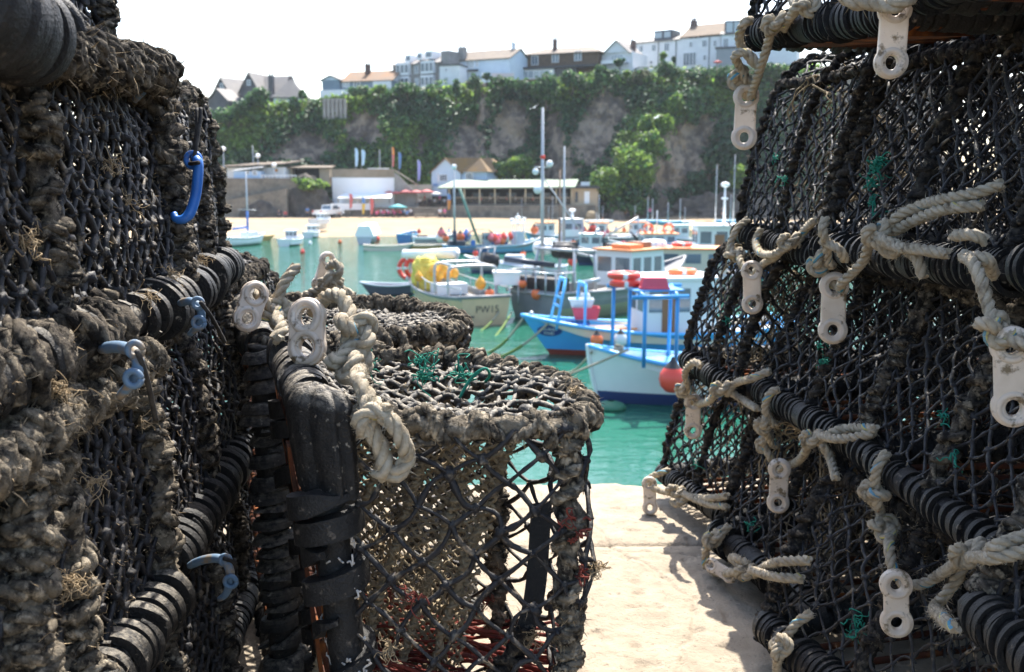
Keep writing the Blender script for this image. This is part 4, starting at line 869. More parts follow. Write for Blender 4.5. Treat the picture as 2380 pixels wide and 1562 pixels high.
BUSH=[('round tree in front of the dark gabled house with chimneys',598,262,158,66,56,'leafm'),('bushy green tree at the far left cliff edge',530,300,157,60,48,'leafm'),('loose tree left of the dark gabled house trees',560,285,157,56,56,'leafm'),
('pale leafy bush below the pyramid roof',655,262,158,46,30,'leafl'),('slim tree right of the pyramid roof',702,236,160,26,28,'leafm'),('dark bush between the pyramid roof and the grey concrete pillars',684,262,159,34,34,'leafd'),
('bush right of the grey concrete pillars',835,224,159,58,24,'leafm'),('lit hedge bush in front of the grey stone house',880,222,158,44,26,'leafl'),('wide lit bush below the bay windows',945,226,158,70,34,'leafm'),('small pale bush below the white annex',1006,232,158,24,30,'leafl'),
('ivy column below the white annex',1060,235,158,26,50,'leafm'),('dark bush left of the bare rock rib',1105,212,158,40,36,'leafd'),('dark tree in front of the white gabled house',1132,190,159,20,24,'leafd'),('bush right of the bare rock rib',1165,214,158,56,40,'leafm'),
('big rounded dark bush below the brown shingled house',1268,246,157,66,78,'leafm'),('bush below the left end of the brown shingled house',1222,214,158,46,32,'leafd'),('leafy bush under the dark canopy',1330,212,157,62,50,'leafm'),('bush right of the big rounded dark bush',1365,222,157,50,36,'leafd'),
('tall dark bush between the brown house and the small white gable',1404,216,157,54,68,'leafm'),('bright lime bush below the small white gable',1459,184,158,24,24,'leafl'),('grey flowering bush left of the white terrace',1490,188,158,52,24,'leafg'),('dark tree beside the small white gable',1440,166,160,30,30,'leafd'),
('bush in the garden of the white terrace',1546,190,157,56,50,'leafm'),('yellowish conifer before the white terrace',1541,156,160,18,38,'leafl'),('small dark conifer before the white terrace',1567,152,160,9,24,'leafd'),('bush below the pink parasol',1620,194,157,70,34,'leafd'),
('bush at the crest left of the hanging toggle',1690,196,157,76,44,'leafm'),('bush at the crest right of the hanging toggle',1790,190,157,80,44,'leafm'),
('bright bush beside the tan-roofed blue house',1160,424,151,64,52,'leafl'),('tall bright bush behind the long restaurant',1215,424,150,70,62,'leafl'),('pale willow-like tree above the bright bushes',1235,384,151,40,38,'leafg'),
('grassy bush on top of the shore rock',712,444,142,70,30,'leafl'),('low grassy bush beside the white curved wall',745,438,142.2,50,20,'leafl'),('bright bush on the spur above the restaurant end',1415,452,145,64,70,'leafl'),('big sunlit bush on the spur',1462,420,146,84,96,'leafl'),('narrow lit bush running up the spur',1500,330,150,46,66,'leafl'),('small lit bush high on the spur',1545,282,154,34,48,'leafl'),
('lit bush on the lower left of the spur',1400,470,144,50,60,'leafl'),('lit bush on the lower right of the spur',1490,440,144.5,60,70,'leafl'),('wide sunlit bush at the foot of the spur',1412,478,143,90,92,'leafl'),('tall sunlit bush at the centre of the spur',1478,478,143.5,110,140,'leafl'),('sunlit bush on the shoulder of the spur',1508,385,146,64,84,'leafl'),('lit bush two thirds up the spur',1538,325,148.5,50,66,'leafl'),('small bush where the spur meets the cliff top',1568,275,152,44,58,'leafl'),('bush at the foot of the cliff at the right',1720,452,147,60,72,'leafl'),('little bush behind the chalet',540,390,150,32,20,'leafg'),('bush between the chalet and the dark shelter',668,388,149,16,18,'leafm')]  # spur bushes take the bright leaf so that they look sunlit
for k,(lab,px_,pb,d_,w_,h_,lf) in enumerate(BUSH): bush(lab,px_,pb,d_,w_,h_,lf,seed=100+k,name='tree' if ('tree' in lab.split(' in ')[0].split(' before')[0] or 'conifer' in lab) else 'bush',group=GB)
# ================================================================ houses
def flat(name,c,rough=.7,c2=None,s=.8,**k): M[name]=mat(name,c,rough,c2,s,**k)
flat('whitewash',(.74,.75,.76),.85,(.66,.67,.68)); flat('paleblue wall',(.56,.66,.74),.85,(.50,.60,.69)); flat('slateblue wall',(.16,.22,.27),.8,(.20,.27,.32))
flat('greystone',(.22,.205,.19),.9,(.30,.28,.26),1.5); flat('darkstone',(.085,.08,.085),.9,(.13,.12,.12),1.2); flat('shingle',(.15,.095,.055),.9,(.085,.055,.035),1.6,bump=.3,bscale=4,bdist=.03)
flat('slate roof',(.13,.12,.115),.75,(.17,.155,.14),.6,bump=.2,bscale=6,bdist=.02); flat('tan roof',(.155,.12,.085),.85,(.115,.09,.068),.7); flat('orange roof',(.22,.115,.05),.85,(.14,.105,.075),.35); flat('brown roof',(.15,.10,.06),.85,(.115,.08,.05),.7)
flat('lichen roof',(.20,.115,.035),.85,(.14,.095,.055),.5); flat('brick',(.14,.085,.07),.9,(.10,.06,.05),2); flat('window frame',(.78,.78,.78),.5); flat('dark frame',(.03,.033,.04),.4); flat('pane',(.10,.13,.16),.08,spec=.8); flat('pane pale',(.32,.37,.40),.12,spec=.8)
flat('concrete',(.25,.235,.215),.9,(.34,.32,.29),.9); flat('cream',(.58,.50,.36),.85); flat('pinkwall',(.62,.54,.53),.85); flat('timber',(.33,.27,.20),.85,(.27,.22,.16),1.2); flat('chalet blue',(.42,.56,.74),.7); flat('sage roof',(.24,.29,.22),.8,(.20,.25,.185),.5); flat('white panel',(.80,.80,.80),.6)
flat('interior shade',(.02,.02,.022),.9); flat('beige panel',(.46,.35,.24),.8); flat('canvas white',(.80,.80,.78),.7); flat('canvas red',(.66,.20,.19),.7,trans=.3); flat('canvas teal',(.16,.50,.52),.7,trans=.3); flat('metal grey',(.36,.37,.38),.45,metal=.3); flat('canvas orange',(.75,.33,.07),.7,trans=.3); flat('canvas yellow',(.75,.55,.1),.7,trans=.3); flat('canvas blue',(.18,.34,.62),.7,trans=.3); flat('canvas lavender',(.45,.45,.75),.7,trans=.3); flat('canvas pale blue',(.45,.62,.75),.7,trans=.3)
GH='houses on the cliff top'
class House:
    """built along its front: u metres from the left corner, w metres back, z up from the base"""
    def __init__(s,label,x0,x1,yb,Y0,Y1=None,name='house',cat='house',group=None,yb1=None):
        Y1=Y1 or Y0
        if group==GH or 'cliff' in label or 'white conservatory' in label or 'retaining' in name: Y0+=6; Y1+=6
        a=P(x0,yb,Y0); b=P(x1,yb1 if yb1 else yb,Y1); b[2]=a[2]
        s.o=a; s.u=unit(b-a); s.w=A(-s.u[1],s.u[0],0); s.L=np.linalg.norm(b-a); s.Y0=Y0
        s.root=thing(name,label,cat,a,group); s.x0=x0; s.x1=x1; s.yb=yb; s.Y1=Y1
    def X(s,p): p=np.asarray(p,float); return p[...,0:1]*s.u+p[...,1:2]*s.w+p[...,2:3]*A(0,0,1)
    def uz(s,px,py):
        """front-plane coordinates of a pixel"""
        q=P(px,py,1.0)-A(0,0,CAMZ); n=s.w; k=np.dot(s.o-A(0,0,CAMZ),n)/np.dot(q,n); p=A(0,0,CAMZ)+q*k-s.o
        return np.dot(p,s.u),p[2]
    def part(s,name,m,fn,parent=None):
        mb=MB(); fn(mb); return mb.build(name,m if isinstance(m,list) else M[m],parent or s.root)
    def boxp(s,name,m,u0,u1,w0,w1,z0,z1,parent=None):
        def f(mb):
            c=s.X(A((u0+u1)/2,(w0+w1)/2,(z0+z1)/2)); mb.box(c,(u1-u0,w1-w0,z1-z0),rot=np.stack([s.u,s.w,A(0,0,1)],1))
        return s.part(name,m,f,parent)
    def walls(s,m,h,D,u0=0,u1=None,base=-2.0): s.h=h;s.D=D; return s.boxp('wall',m,u0,s.L if u1 is None else u1,0,D,base,h)
    def gable(s,m,z,hr,D,u0=0,u1=None,over=.25,wallm=None,w0=0,th=.14):
        """ridge along the front"""
        u1=s.L if u1 is None else u1
        def f(mb):
            for sg in(0,1):
                a=(u0-over,w0-over if sg==0 else w0+D+over,z-over*hr/(D/2)); r=(u0-over,w0+D/2,z+hr)
                q=np.array([a,r,(r[0],r[1],r[2]+th),(a[0],a[1],a[2]+th)]); mb.prism(s.X(q),s.u*(u1-u0+2*over))
        r=s.part('roof',m,f)
        if wallm:
            for uu in(u0+.01,u1-.16): s.part('gable_wall',wallm,lambda mb:mb.prism(s.X(A([uu,w0,z],[uu,w0+D,z],[uu,w0+D/2,z+hr])),s.u*.15))
        return r
    def gfront(s,m,z,hr,u0,u1,D,wallm,over=.3,w0=0,th=.14):
        """gable facing the viewer"""
        mid=(u0+u1)/2; hw=(u1-u0)/2
        def f(mb):
            for sg in(-1,1):
                e=(mid+sg*(hw+over),w0-over,z-over*hr/hw); r=(mid,w0-over,z+hr)
                mb.prism(s.X(np.array([e,r,(r[0],r[1],r[2]+th),(e[0],e[1],e[2]+th)])),s.w*(D+2*over))
        r=s.part('roof',m,f)
        s.part('gable_wall',wallm,lambda mb:mb.prism(s.X(A([u0,w0+.02,z],[u1,w0+.02,z],[mid,w0+.02,z+hr])),s.w*.2))
        return r
    def hip(s,m,z,hr,D,u0=0,u1=None,over=.35,rl=.5,w0=0):
        u1=s.L if u1 is None else u1
        a,b,c,d=u0-over,u1+over,w0-over,w0+D+over; k=(1-rl)/2*(b-a); mid=(c+d)/2
        V=s.X(A([a,c,z],[b,c,z],[b,d,z],[a,d,z],[a+k,mid,z+hr],[b-k,mid,z+hr],[a,c,z-.15],[b,c,z-.15],[b,d,z-.15],[a,d,z-.15]))
        def f(mb): mb.add(V,[np.array([[0,1,5,4],[2,3,4,5],[6,7,1,0],[7,8,2,1],[8,9,3,2],[9,6,0,3],[9,8,7,6]]),np.array([[1,2,5],[3,0,4]])],0,False)
        return s.part('roof',m,f)
    def win(s,x0,x1,y0,y1,fm='window frame',pm='pane',mull=1,name='window'):
        u0,z1=s.uz(x0,y0); u1,z0=s.uz(x1,y1); fr=.09
        def f(mb):
            R_=np.stack([s.u,s.w,A(0,0,1)],1); 
            def bx(a,b,c,d): mb.box(s.X(A((a+b)/2,-.03,(c+d)/2)),(b-a,.1,d-c),rot=R_)
            bx(u0,u0+fr,z0,z1); bx(u1-fr,u1,z0,z1); bx(u0+fr,u1-fr,z1-fr,z1); bx(u0+fr,u1-fr,z0,z0+fr)
            for q in range(1,mull+1): uu=u0+(u1-u0)*q/(mull+1); bx(uu-.03,uu+.03,z0+fr,z1-fr)
        w=s.part(name,fm,f); s.boxp('pane',pm,u0+fr*.6,u1-fr*.6,-.035,-.005,z0+fr*.6,z1-fr*.6,w); return w
    def chimney(s,px,y0,y1,wpx,w,m='brick',pots=2,d=None):
        u,z1=s.uz(px,y0); _,z0=s.uz(px,y1); k=1+w/s.Y0; ww=wpx/FPX*s.Y0; u*=1
        u=s.uz(px,y0)[0]; z1+=.0; 
        c=s.boxp('chimney',m,u-ww/2,u+ww/2,w,w+(d or ww*.8),z0-1.0,z1)
        def f(mb):
            for q in range(pots): mb.cyl(s.X(A(u-ww*.3+ww*.6*q/max(1,pots-1),w+ww*.4,z1)),s.X(A(u-ww*.3+ww*.6*q/max(1,pots-1),w+ww*.4,z1+.5)),.14,.11,8)
        s.part('chimney_pot','brick',f,c); return c
def zoff(h,px,py): return h.uz(px,py)[1]
GH='houses on the cliff top'
h=House('low slate-roofed house at the far left of the cliff top',468,503,256,168,group=GH); h.walls('greystone',zoff(h,480,246),7); h.gable('slate roof',zoff(h,480,246),1.7,7,wallm='greystone')
h=House('dark stone gabled house at the left end of the cliff top',499,536,258,170,168,group=GH)
z=zoff(h,510,216); h.walls('darkstone',z,9,u1=h.L); h.gfront('slate roof',z,zoff(h,517,181)-z,0,h.L,9,'darkstone'); h.win(511,520,194,207); h.win(505,515,224,238,mull=2)
h.boxp('side_wing','darkstone',h.L+.01,h.L+2.4,1,8,-2,z-.6); h.gfront('slate roof',zoff(h,520,238),zoff(h,524,211)-zoff(h,520,238),h.L*.45,h.L*1.7,3.0,'darkstone',w0=-3.05); h.boxp('porch_wall','darkstone',h.L*.45,h.L*1.7,-3.0,-.02,-2,zoff(h,520,238)); 
h=House('taller dark gabled house with two chimneys, behind the round tree',560,604,258,167,166,group=GH)
z=zoff(h,565,211); h.walls('darkstone',z,8); h.gfront('slate roof',z,zoff(h,580,169)-z,0,h.L,8,'darkstone'); h.win(574,583,186,199); h.win(570,584,222,238,mull=2)
h.boxp('side_wing','darkstone',h.L+.02,h.L+3.4,1.5,7.5,-2,z-.2); h.gable('slate roof',z-.2,zoff(h,630,174)-z+.3,6,u0=h.L*.55,u1=h.L+3.6,w0=1.5,wallm='darkstone'); h.chimney(622,174,214,11,.8,'darkstone'); h.chimney(653,178,200,9,3,'darkstone')
h=House('house with a pale pyramid roof on the cliff edge',636,706,246,163,group=GH); z=zoff(h,660,226); h.walls('paleblue wall',z,5); h.hip('slate roof',z,zoff(h,671,181)-z,5,rl=.04); h.win(642,668,228,238,mull=4)
h=House('slate-blue terraced house with an orange tiled roof end',752,912,222,167,163,group=GH)
z=zoff(h,800,190); u1=h.uz(792,200)[0]; h.walls('slateblue wall',z-.02,7,u0=u1); h.gable('orange roof',z,zoff(h,850,162)-z,7,u0=u1+.3,wallm='whitewash')
h.boxp('left_wing','slateblue wall',0,u1-.02,-.4,7,-2,z+.3); h.gfront('slate roof',z+.3,.7,0,u1-.02,7,'paleblue wall',w0=-.4)
h.chimney(839,146,176,11,2.2); h.win(822,837,190,203); h.win(796,812,191,203,pm='pane pale'); h.boxp('white_bay','whitewash',h.uz(868,200)[0],h.L-.1,-.25,-.01,-1,z-.15); h.win(873,882,186,197); h.win(758,786,191,208,pm='pane pale')
h.boxp('balcony','white panel',.1,h.uz(872,200)[0],-1.4,-1.2,zoff(h,800,227),zoff(h,800,210)); h.boxp('balcony_floor','concrete',.1,h.uz(872,200)[0],-1.2,-.05,zoff(h,800,227)-.2,zoff(h,800,227))
h=House('ribbed concrete retaining wall under the slate-blue house',755,803,262,154,name='retaining_wall',cat='wall'); zt=zoff(h,780,229); h.walls('concrete',zt,1.5,base=-1)
for q in range(6): h.boxp('buttress','concrete',h.L*q/5-.2,h.L*q/5+.22,-.42,-.01,-1,zt-.1)
h=House('grey stone house with white bay windows and three dormers',913,1023,206,167,162,group=GH)
z=zoff(h,913,153); h.walls('greystone',z,8); h.gable('slate roof',z,zoff(h,945,125)-z-.2,8,wallm='greystone')
for (a,b) in((926,955),(983,1012)):
    for (c,d) in((152 if a<930 else 147,176 if a<930 else 172),(183 if a<930 else 180,204)):
        u0=h.uz(a,c)[0];u1=h.uz(b,c)[0]; z1=zoff(h,a,c)
        bw=h.boxp('bay_window','white panel',u0,u1,-.7,-.01,zoff(h,a,d)-.05,z1+.25); 
        for q in range(3): h.boxp('pane','pane',u0+.12+(u1-u0)*q/3,u0+(u1-u0)*(q+1)/3-.1,-.74,-.705,zoff(h,a,d)+.35,z1-.1,bw)
h.win(963,973,150,171); h.win(965,974,182,203,name='door',pm='pane pale')
for (a,b,c,d) in((937,950,127,145),(965,976,122,139),(984,1000,118,137)):
    u0=h.uz(a,c)[0];u1=h.uz(b,c)[0]; dm=h.boxp('dormer','white panel',u0,u1,.5,3,zoff(h,a,d),zoff(h,a,c)); h.boxp('pane','pane',u0+.15,u1-.15,.46,.495,zoff(h,a,d)+.3,zoff(h,a,c)-.25,dm)
h.boxp('gable_end','greystone',h.L+.02,h.L+1.6,.3,7.6,-1,zoff(h,1022,118)); h.chimney(1043,104,122,16,3.5,'greystone')
h=House('white gabled house with long tan roof and end chimney',1049,1157,188,165,161,group=GH)
z=zoff(h,1049,143); h.walls('paleblue wall',z,7.5,u1=h.L+2.2); h.gable('tan roof',z,zoff(h,1080,115)-z,7.5,u1=h.L+2.2,wallm='paleblue wall'); h.chimney(1170,93,112,8,3.4,'whitewash',1)  # white walls in pale blue, bluish shade put into the wall colour
h.win(1069,1077,148,163); h.win(1084,1102,142,158,pm='pane pale',mull=2); h.win(1106,1112,142,155,pm='pane pale'); h.win(1070,1078,178,188); h.boxp('window_box','dark frame',h.uz(1084,160)[0],h.uz(1112,160)[0],-.4,-.02,zoff(h,1084,167),zoff(h,1084,163))
h=House('small white annex with a dark flat roof between the grey and white houses',1022,1068,200,159,158,group=GH); z=zoff(h,1030,153); h.walls('whitewash',z,3.6); h.boxp('roof','dark frame',-.15,h.L+.15,-.15,3.7,z,z+.2); h.win(1031,1043,178,200,pm='pane pale',name='door'); h.win(1034,1040,158,168)
h=House('pale pink garden wall with a white conservatory below the white gabled house',1120,1195,190,158.5,name='garden_wall',cat='wall'); h.walls('pinkwall',zoff(h,1160,170),.4,u0=h.uz(1142,170)[0],base=-1); h.boxp('conservatory','white panel',0,h.uz(1138,170)[0],-1,1,-1,zoff(h,1125,170)); 
h=House('brown shingled house with a hipped roof and three white windows',1217,1390,188,166,161,group=GH)
z=zoff(h,1217,128); h.walls('shingle',z,8); h.hip('tan roof',z,zoff(h,1260,106)-z,8,rl=.62); h.chimney(1279,88,116,9,2.0)
for a,b,c,d in((1235,1251,130,151),(1283,1299,124,145),(1335,1352,119,141)): h.win(a,b,c,d)
h.boxp('glazed_front','white panel',.2,h.uz(1293,180)[0],-1.2,-.02,-.5,zoff(h,1230,164))
for q in range(5): h.boxp('pane','pane pale',.35+q*1.02,1.2+q*1.02,-1.25,-1.205,.3,zoff(h,1230,168))
h.boxp('canopy','dark frame',.05,h.L+.1,-1.6,-.03,zoff(h,1230,163)+.02,zoff(h,1230,158)); h.boxp('dark_porch','dark frame',h.uz(1294,180)[0],h.uz(1345,180)[0],-1.0,-.03,-1,zoff(h,1230,163)); 
h=House('small white house with its gable to the harbour',1392,1470,160,163,160,group=GH); z=zoff(h,1420,124); h.walls('whitewash',z,6); a=h.uz(1405,120)[0];b=h.uz(1463,120)[0]; h.gfront('slate roof',z,zoff(h,1435,95)-z,a,b,6,'whitewash',w0=-.3); h.chimney(1453,88,106,10,3.0,pots=1); h.win(1421,1449,128,140,mull=3,pm='pane pale'); h.boxp('balcony','white panel',a,b,-1.3,-1.2,zoff(h,1420,150),zoff(h,1420,142)); h.boxp('balcony_floor','dark frame',a,b,-1.19,-.31,zoff(h,1420,151),zoff(h,1420,149))
h=House('long white terrace with brown roof, tall chimney and dark box dormer',1474,1672,172,172,163,group=GH)
z=zoff(h,1474,101); h.walls('whitewash',z,8); um=h.uz(1582,90)[0]; h.gable('slate roof',z,zoff(h,1530,70)-z-.6,8,u1=um-.3,wallm='whitewash'); h.gable('brown roof',z+.3,2.3,8,u0=um+.2,wallm='whitewash'); h.chimney(1592,42,84,13,3.2,pots=3)
h.boxp('dormer','dark frame',h.uz(1517,80)[0],h.uz(1558,80)[0],.6,4,z+.25,zoff(h,1530,74)+.3)
for a,b,c,d in((1486,1495,106,121),(1515,1525,104,119),(1544,1556,100,119),(1602,1610,97,110),(1632,1643,93,109),(1658,1666,93,109),(1482,1490,145,153),(1510,1518,141,150),(1634,1642,128,140)): h.win(a,b,c,d)
h.win(1588,1618,123,152,mull=3,pm='pane'); 
for a,b in((1519,1535),(1540,1555)): h.boxp('dormer_window','pane pale',h.uz(a,80)[0],h.uz(b,80)[0],.55,.59,z+.6,zoff(h,1530,77)+.2)
for px_ in(1478,1531,1572,1649): uu=h.uz(px_,100)[0]; h.boxp('drainpipe','dark frame',uu-.05,uu+.05,-.12,-.02,0,z)
h=House('white lower garden building below the long terrace',1482,1536,184,158.5,group=GH); h.walls('whitewash',zoff(h,1500,158),3); h.win(1508,1514,166,184,name='door'); h.win(1490,1502,163,176); h.boxp('roof','concrete',-.1,h.L+.1,-.1,3.1,zoff(h,1500,158),zoff(h,1500,158)+.15)
h=House('white house with a dark dormer and glass extension behind the hanging rope',1674,1850,170,162,158,group=GH); z=zoff(h,1680,80); h.walls('whitewash',z,8); h.gable('slate roof',z,1.4,8,wallm='whitewash'); h.boxp('dormer','dark frame',h.uz(1684,60)[0],h.uz(1742,60)[0],.2,4,z-.1,zoff(h,1690,48)); 
for a,b in((1688,1703),(1706,1722),(1725,1738)): h.boxp('dormer_window','pane pale',h.uz(a,60)[0],h.uz(b,60)[0],.14,.19,z+.3,zoff(h,1690,52))
h.win(1681,1693,89,112); e=h.boxp('glass_extension','pane',h.uz(1669,120)[0],h.uz(1716,120)[0],-2,-.02,0,zoff(h,1680,117)); h.boxp('extension_roof','dark frame',h.uz(1666,120)[0],h.uz(1718,120)[0],-2.2,-.02,zoff(h,1680,117)+.01,zoff(h,1680,113))
# ================================================================ buildings behind the beach
GB2='buildings behind the beach'
h=House('long low beach chalet with a tan overhanging roof',528,662,418,148,145,name='beach_chalet',cat='building',group=GB2); z=zoff(h,600,389); h.walls('whitewash',z,4); 
h.part('roof','tan roof',lambda mb:mb.prism(h.X(A([-.6,-1.0,z+.0],[h.L+.5,-1.0,z+.35],[h.L+.5,5,z+.9],[-.6,5,z+.5])),(0,0,.18))); h.win(580,588,392,402); h.win(608,614,391,408,name='door'); h.boxp('sign_board','canvas orange',h.uz(640,400)[0],h.uz(646,400)[0],-.08,-.02,zoff(h,640,399),zoff(h,640,393))
h=House('little pale blue hut in front of the chalet',544,606,425,143.5,name='beach_hut',cat='building',group=GB2); z=zoff(h,550,398); h.walls('chalet blue',z,3); h.part('roof','white panel',lambda mb:mb.prism(h.X(A([-.2,-.3,z],[h.L+.2,-.3,z+.5],[h.L+.2,3.2,z+.7],[-.2,3.2,z+.2])),(0,0,.12))); h.win(570,580,398,406); h.win(586,598,396,408,mull=3)
h=House('open-fronted dark shelter with a flat tan roof',675,766,416,146,name='beach_shelter',cat='building',group=GB2); z=zoff(h,700,392); h.boxp('back_wall','timber',0,h.L,3,3.3,-1,z); h.boxp('side_wall','timber',h.uz(742,400)[0],h.L,0,2.98,-1,z); h.boxp('side_wall','timber',0,.3,0,2.98,-1,z); h.boxp('interior','interior shade',.31,h.uz(742,400)[0]-.02,1.6,2.9,-1,z-.02); h.part('roof','tan roof',lambda mb:mb.prism(h.X(A([-.3,-.6,z+.01],[h.L+.3,-.6,z+.01],[h.L+.3,3.6,z+.35],[-.3,3.6,z+.35])),(0,0,.16)))  # solid black box stands in for the shade inside the shelter
h=House('stone promenade wall below the chalets',518,690,470,142.6,name='promenade_wall',cat='wall'); h.walls('stonewall',zoff(h,600,414),6,base=-3); h.boxp('rail','white panel',h.uz(606,410)[0],h.L,.2,.28,zoff(h,600,409),zoff(h,600,407)); 
for q in range(10): uu=h.uz(606,410)[0]+(h.L-h.uz(606,410)[0])*q/9.2; h.boxp('rail_post','white panel',uu,uu+.07,.2,.28,zoff(h,600,414),zoff(h,600,409))
h=House('sloping stone ramp wall at the back of the beach',518,668,508,141,name='ramp_wall',cat='wall'); h.part('wall','stonewall',lambda mb:mb.prism(h.X(A([0,0,-1],[h.L,0,-1],[h.L,0,zoff(h,660,438)],[0,0,zoff(h,525,468)])),h.w*1.4))
def rockmass(label,px0,px1,py0,py1,d,dep,seed,name='shore_rock',m='rockdark'):
    rng=np.random.default_rng(seed); a=P(px0,py1,d); b=P(px1,py0,d); c=(a+b)/2; c[2]=a[2]; w=(b[0]-a[0])/2; hh=b[2]-a[2]
    v,f=ICO[3]; q=v*A(w*1.05,dep,hh*1.15); q[:,2]=np.maximum(q[:,2],-1); n_=noise3(q,.35,seed)*.45+noise3(q,1.0,seed+1)*.25+noise3(q,2.5,seed+2)*.1; q=q*(1+n_[:,None]*.55)
    mb=MB(); mb.add(q,f,0,False); o=mb.build(name,M[m]); o.location=Vector(c); return tag(o,label,'rock')
rockmass('dark rock outcrop with a grassy top beside the white wall',646,782,432,508,145,3.2,3); rockmass('dark low rocks below the ramp wall',560,660,468,508,141.5,1.6,4)
rockmass('dark rock foot of the spur behind the boats',1390,1560,440,512,148,5,6); rockmass('dark rocks at the right end of the beach',1560,1800,455,512,150,4,7); 
h=House('curved white sea wall topped by a grey timber fence',773,917,466,146,147,name='white_sea_wall',cat='wall')
def curved(mb):
    n=24; zt=zoff(h,800,413); pts=[]
    for i in range(n+1):
        u=i/n; pts.append((h.L*u,-1.6*math.sin(math.pi*u)))
    ou=h.X(np.array([[p[0],p[1],-2.5] for p in pts]+[[p[0],p[1]+.0,zt] for p in pts])); i=np.arange(n); mb.add(ou,np.stack([i,i+1,i+n+2,i+n+1],-1))
    inn=h.X(np.array([[p[0],p[1],zt] for p in pts]+[[p[0],p[1]+3,zt] for p in pts])); mb.add(inn,np.stack([i,i+1,i+n+2,i+n+1],-1))
h.part('wall','white panel',curved)
def fence(mb):
    zt=zoff(h,800,413); z1=zoff(h,800,393)
    for i in range(64):
        u=(i+.5)/64; mb.box(h.X(A(h.L*u,-1.6*math.sin(math.pi*u)+.15,(zt+z1)/2)),(.21,.05,z1-zt))
h.part('timber_fence','timber',fence); h.boxp('handrail','white panel',h.uz(855,392)[0],h.uz(905,392)[0],-1.3,-1.2,zoff(h,860,393),zoff(h,860,391))
h=House('white beach bar with a white canopy roof',770,868,506,143,name='beach_bar',cat='building',group=GB2); h.boxp('counter','white panel',0,h.L,0,3,zoff(h,800,488),zoff(h,800,473)); h.boxp('base','stonewall',.3,h.L-.2,.2,3,-1,zoff(h,800,488)-.01)
h.part('canopy','canvas white',lambda mb:mb.prism(h.X(A([h.uz(786,461)[0],-.6,zoff(h,786,461)],[h.uz(911,461)[0],-.6,zoff(h,786,461)],[h.uz(905,447)[0],3.4,zoff(h,800,449)],[h.uz(795,447)[0],3.4,zoff(h,800,449)])),(0,0,.1)))
for px_ in(790,830,866): uu=h.uz(px_,470)[0]; h.boxp('post','white panel',uu,uu+.12,.1,.22,zoff(h,800,473),zoff(h,786,461))
h.boxp('bar_back','cream',.5,h.L-.4,2.6,2.9,zoff(h,800,473),zoff(h,786,462))
h=House('dark stone terrace wall under the red parasols',868,1046,510,143.4,name='terrace_wall',cat='wall'); h.walls('stonewall',zoff(h,900,483),7,base=-1); h.boxp('upper_wall','stonewall',0,h.L,5,7,zoff(h,900,483)+.01,zoff(h,900,466)); h.boxp('rail','timber',0,h.L,4.7,4.8,zoff(h,900,468),zoff(h,900,466))
h=House('steep beach steps with handrails beside the white wall',918,972,474,147,name='beach_steps',cat='steps')
for q in range(12): h.boxp('step','concrete',h.L*q/12,h.L*(q+1)/12-.01,0,1.2,-1,zoff(h,925,402)*(1-q/12*.75))
for w_ in(-.05,1.25): h.part('handrail','timber',lambda mb:mb.cyl(h.X(A(0,w_,zoff(h,925,396))),h.X(A(h.L,w_,zoff(h,960,440)+.6)),.06))
h=House('cream wall left of the blue house',930,1004,452,150,name='cream_wall',cat='wall'); h.walls('cream',zoff(h,960,429),.5,base=-1)
h=House('pale blue house with a lichen-orange hipped roof',1003,1070,440,150.5,148.5,name='beach_house',cat='building',group=GB2)
z=zoff(h,1003,400); hr=zoff(h,1034,369)-z; h.walls('paleblue wall',z,8,base=-1); uR=h.uz(1128,410)[0]
h.boxp('side_wing','chalet blue',h.L+.02,uR,.4,8,-1,z+.05); h.gfront('lichen roof',z,hr,0,h.L,8,'paleblue wall')
h.part('wing_roof','lichen roof',lambda mb:mb.add(h.X(A([h.L/2,0,z+hr+.12],[h.uz(1105,369)[0],1.5,z+hr+.1],[uR+.6,-.3,z],[h.L*.98,-.3,z],[h.uz(1105,369)[0],6,z+hr+.1],[uR+.6,8.3,z])),[np.array([[3,2,1,0]]),np.array([[2,5,4],[2,4,1]])],0,False))
h.win(1022,1040,405,421,mull=2); h.win(1083,1099,402,418,mull=2); h.win(1017,1021,401,424,name='door'); h.boxp('sign_board','canvas blue',h.uz(1008,430)[0],h.uz(1018,430)[0],-.1,-.02,zoff(h,1010,432),zoff(h,1010,427))
h=House('long open restaurant on the sea wall with a pale green roof',1044,1328,476,142,141,name='restaurant',cat='building',group=GB2)
z=zoff(h,1050,439); h.boxp('floor','concrete',0,h.L,0,4.6,-.4,0); h.boxp('back_wall','interior shade',0,h.L,4.2,4.5,.01,z); h.boxp('end_wall','darkstone',-.3,-.05,0,4.5,-.4,z)  # back wall coloured black for the shade under the roof
h.part('roof','sage roof',lambda mb:mb.prism(h.X(A([-1.6,-.8,z],[h.L+.5,-.8,z+.12],[h.L+1.0,4.9,z+1.15],[.2,4.9,z+1.05])),(0,0,.2)))
for q in range(9): uu=h.L*q/8; h.boxp('post','cream',uu-.07,uu+.09,.02,.2,.01,z)
for q in range(7): uu=h.L*(q+.5)/7; h.boxp('back_window','pane',uu-.8,uu+.7,4.12,4.19,1.0,z-.6)
h.boxp('rail','timber',0,h.L,-.06,-.01,.95,1.08); h.part('rail_bars','timber',lambda mb:[mb.box(h.X(A(h.L*q/70,-.03,.5)),(.05,.04,.9)) for q in range(71)])
h=House('stone sea wall under the restaurant',1046,1385,512,140.8,140.0,name='sea_wall',cat='wall'); h.walls('stonewall',zoff(h,1100,477),1.0,base=-1)
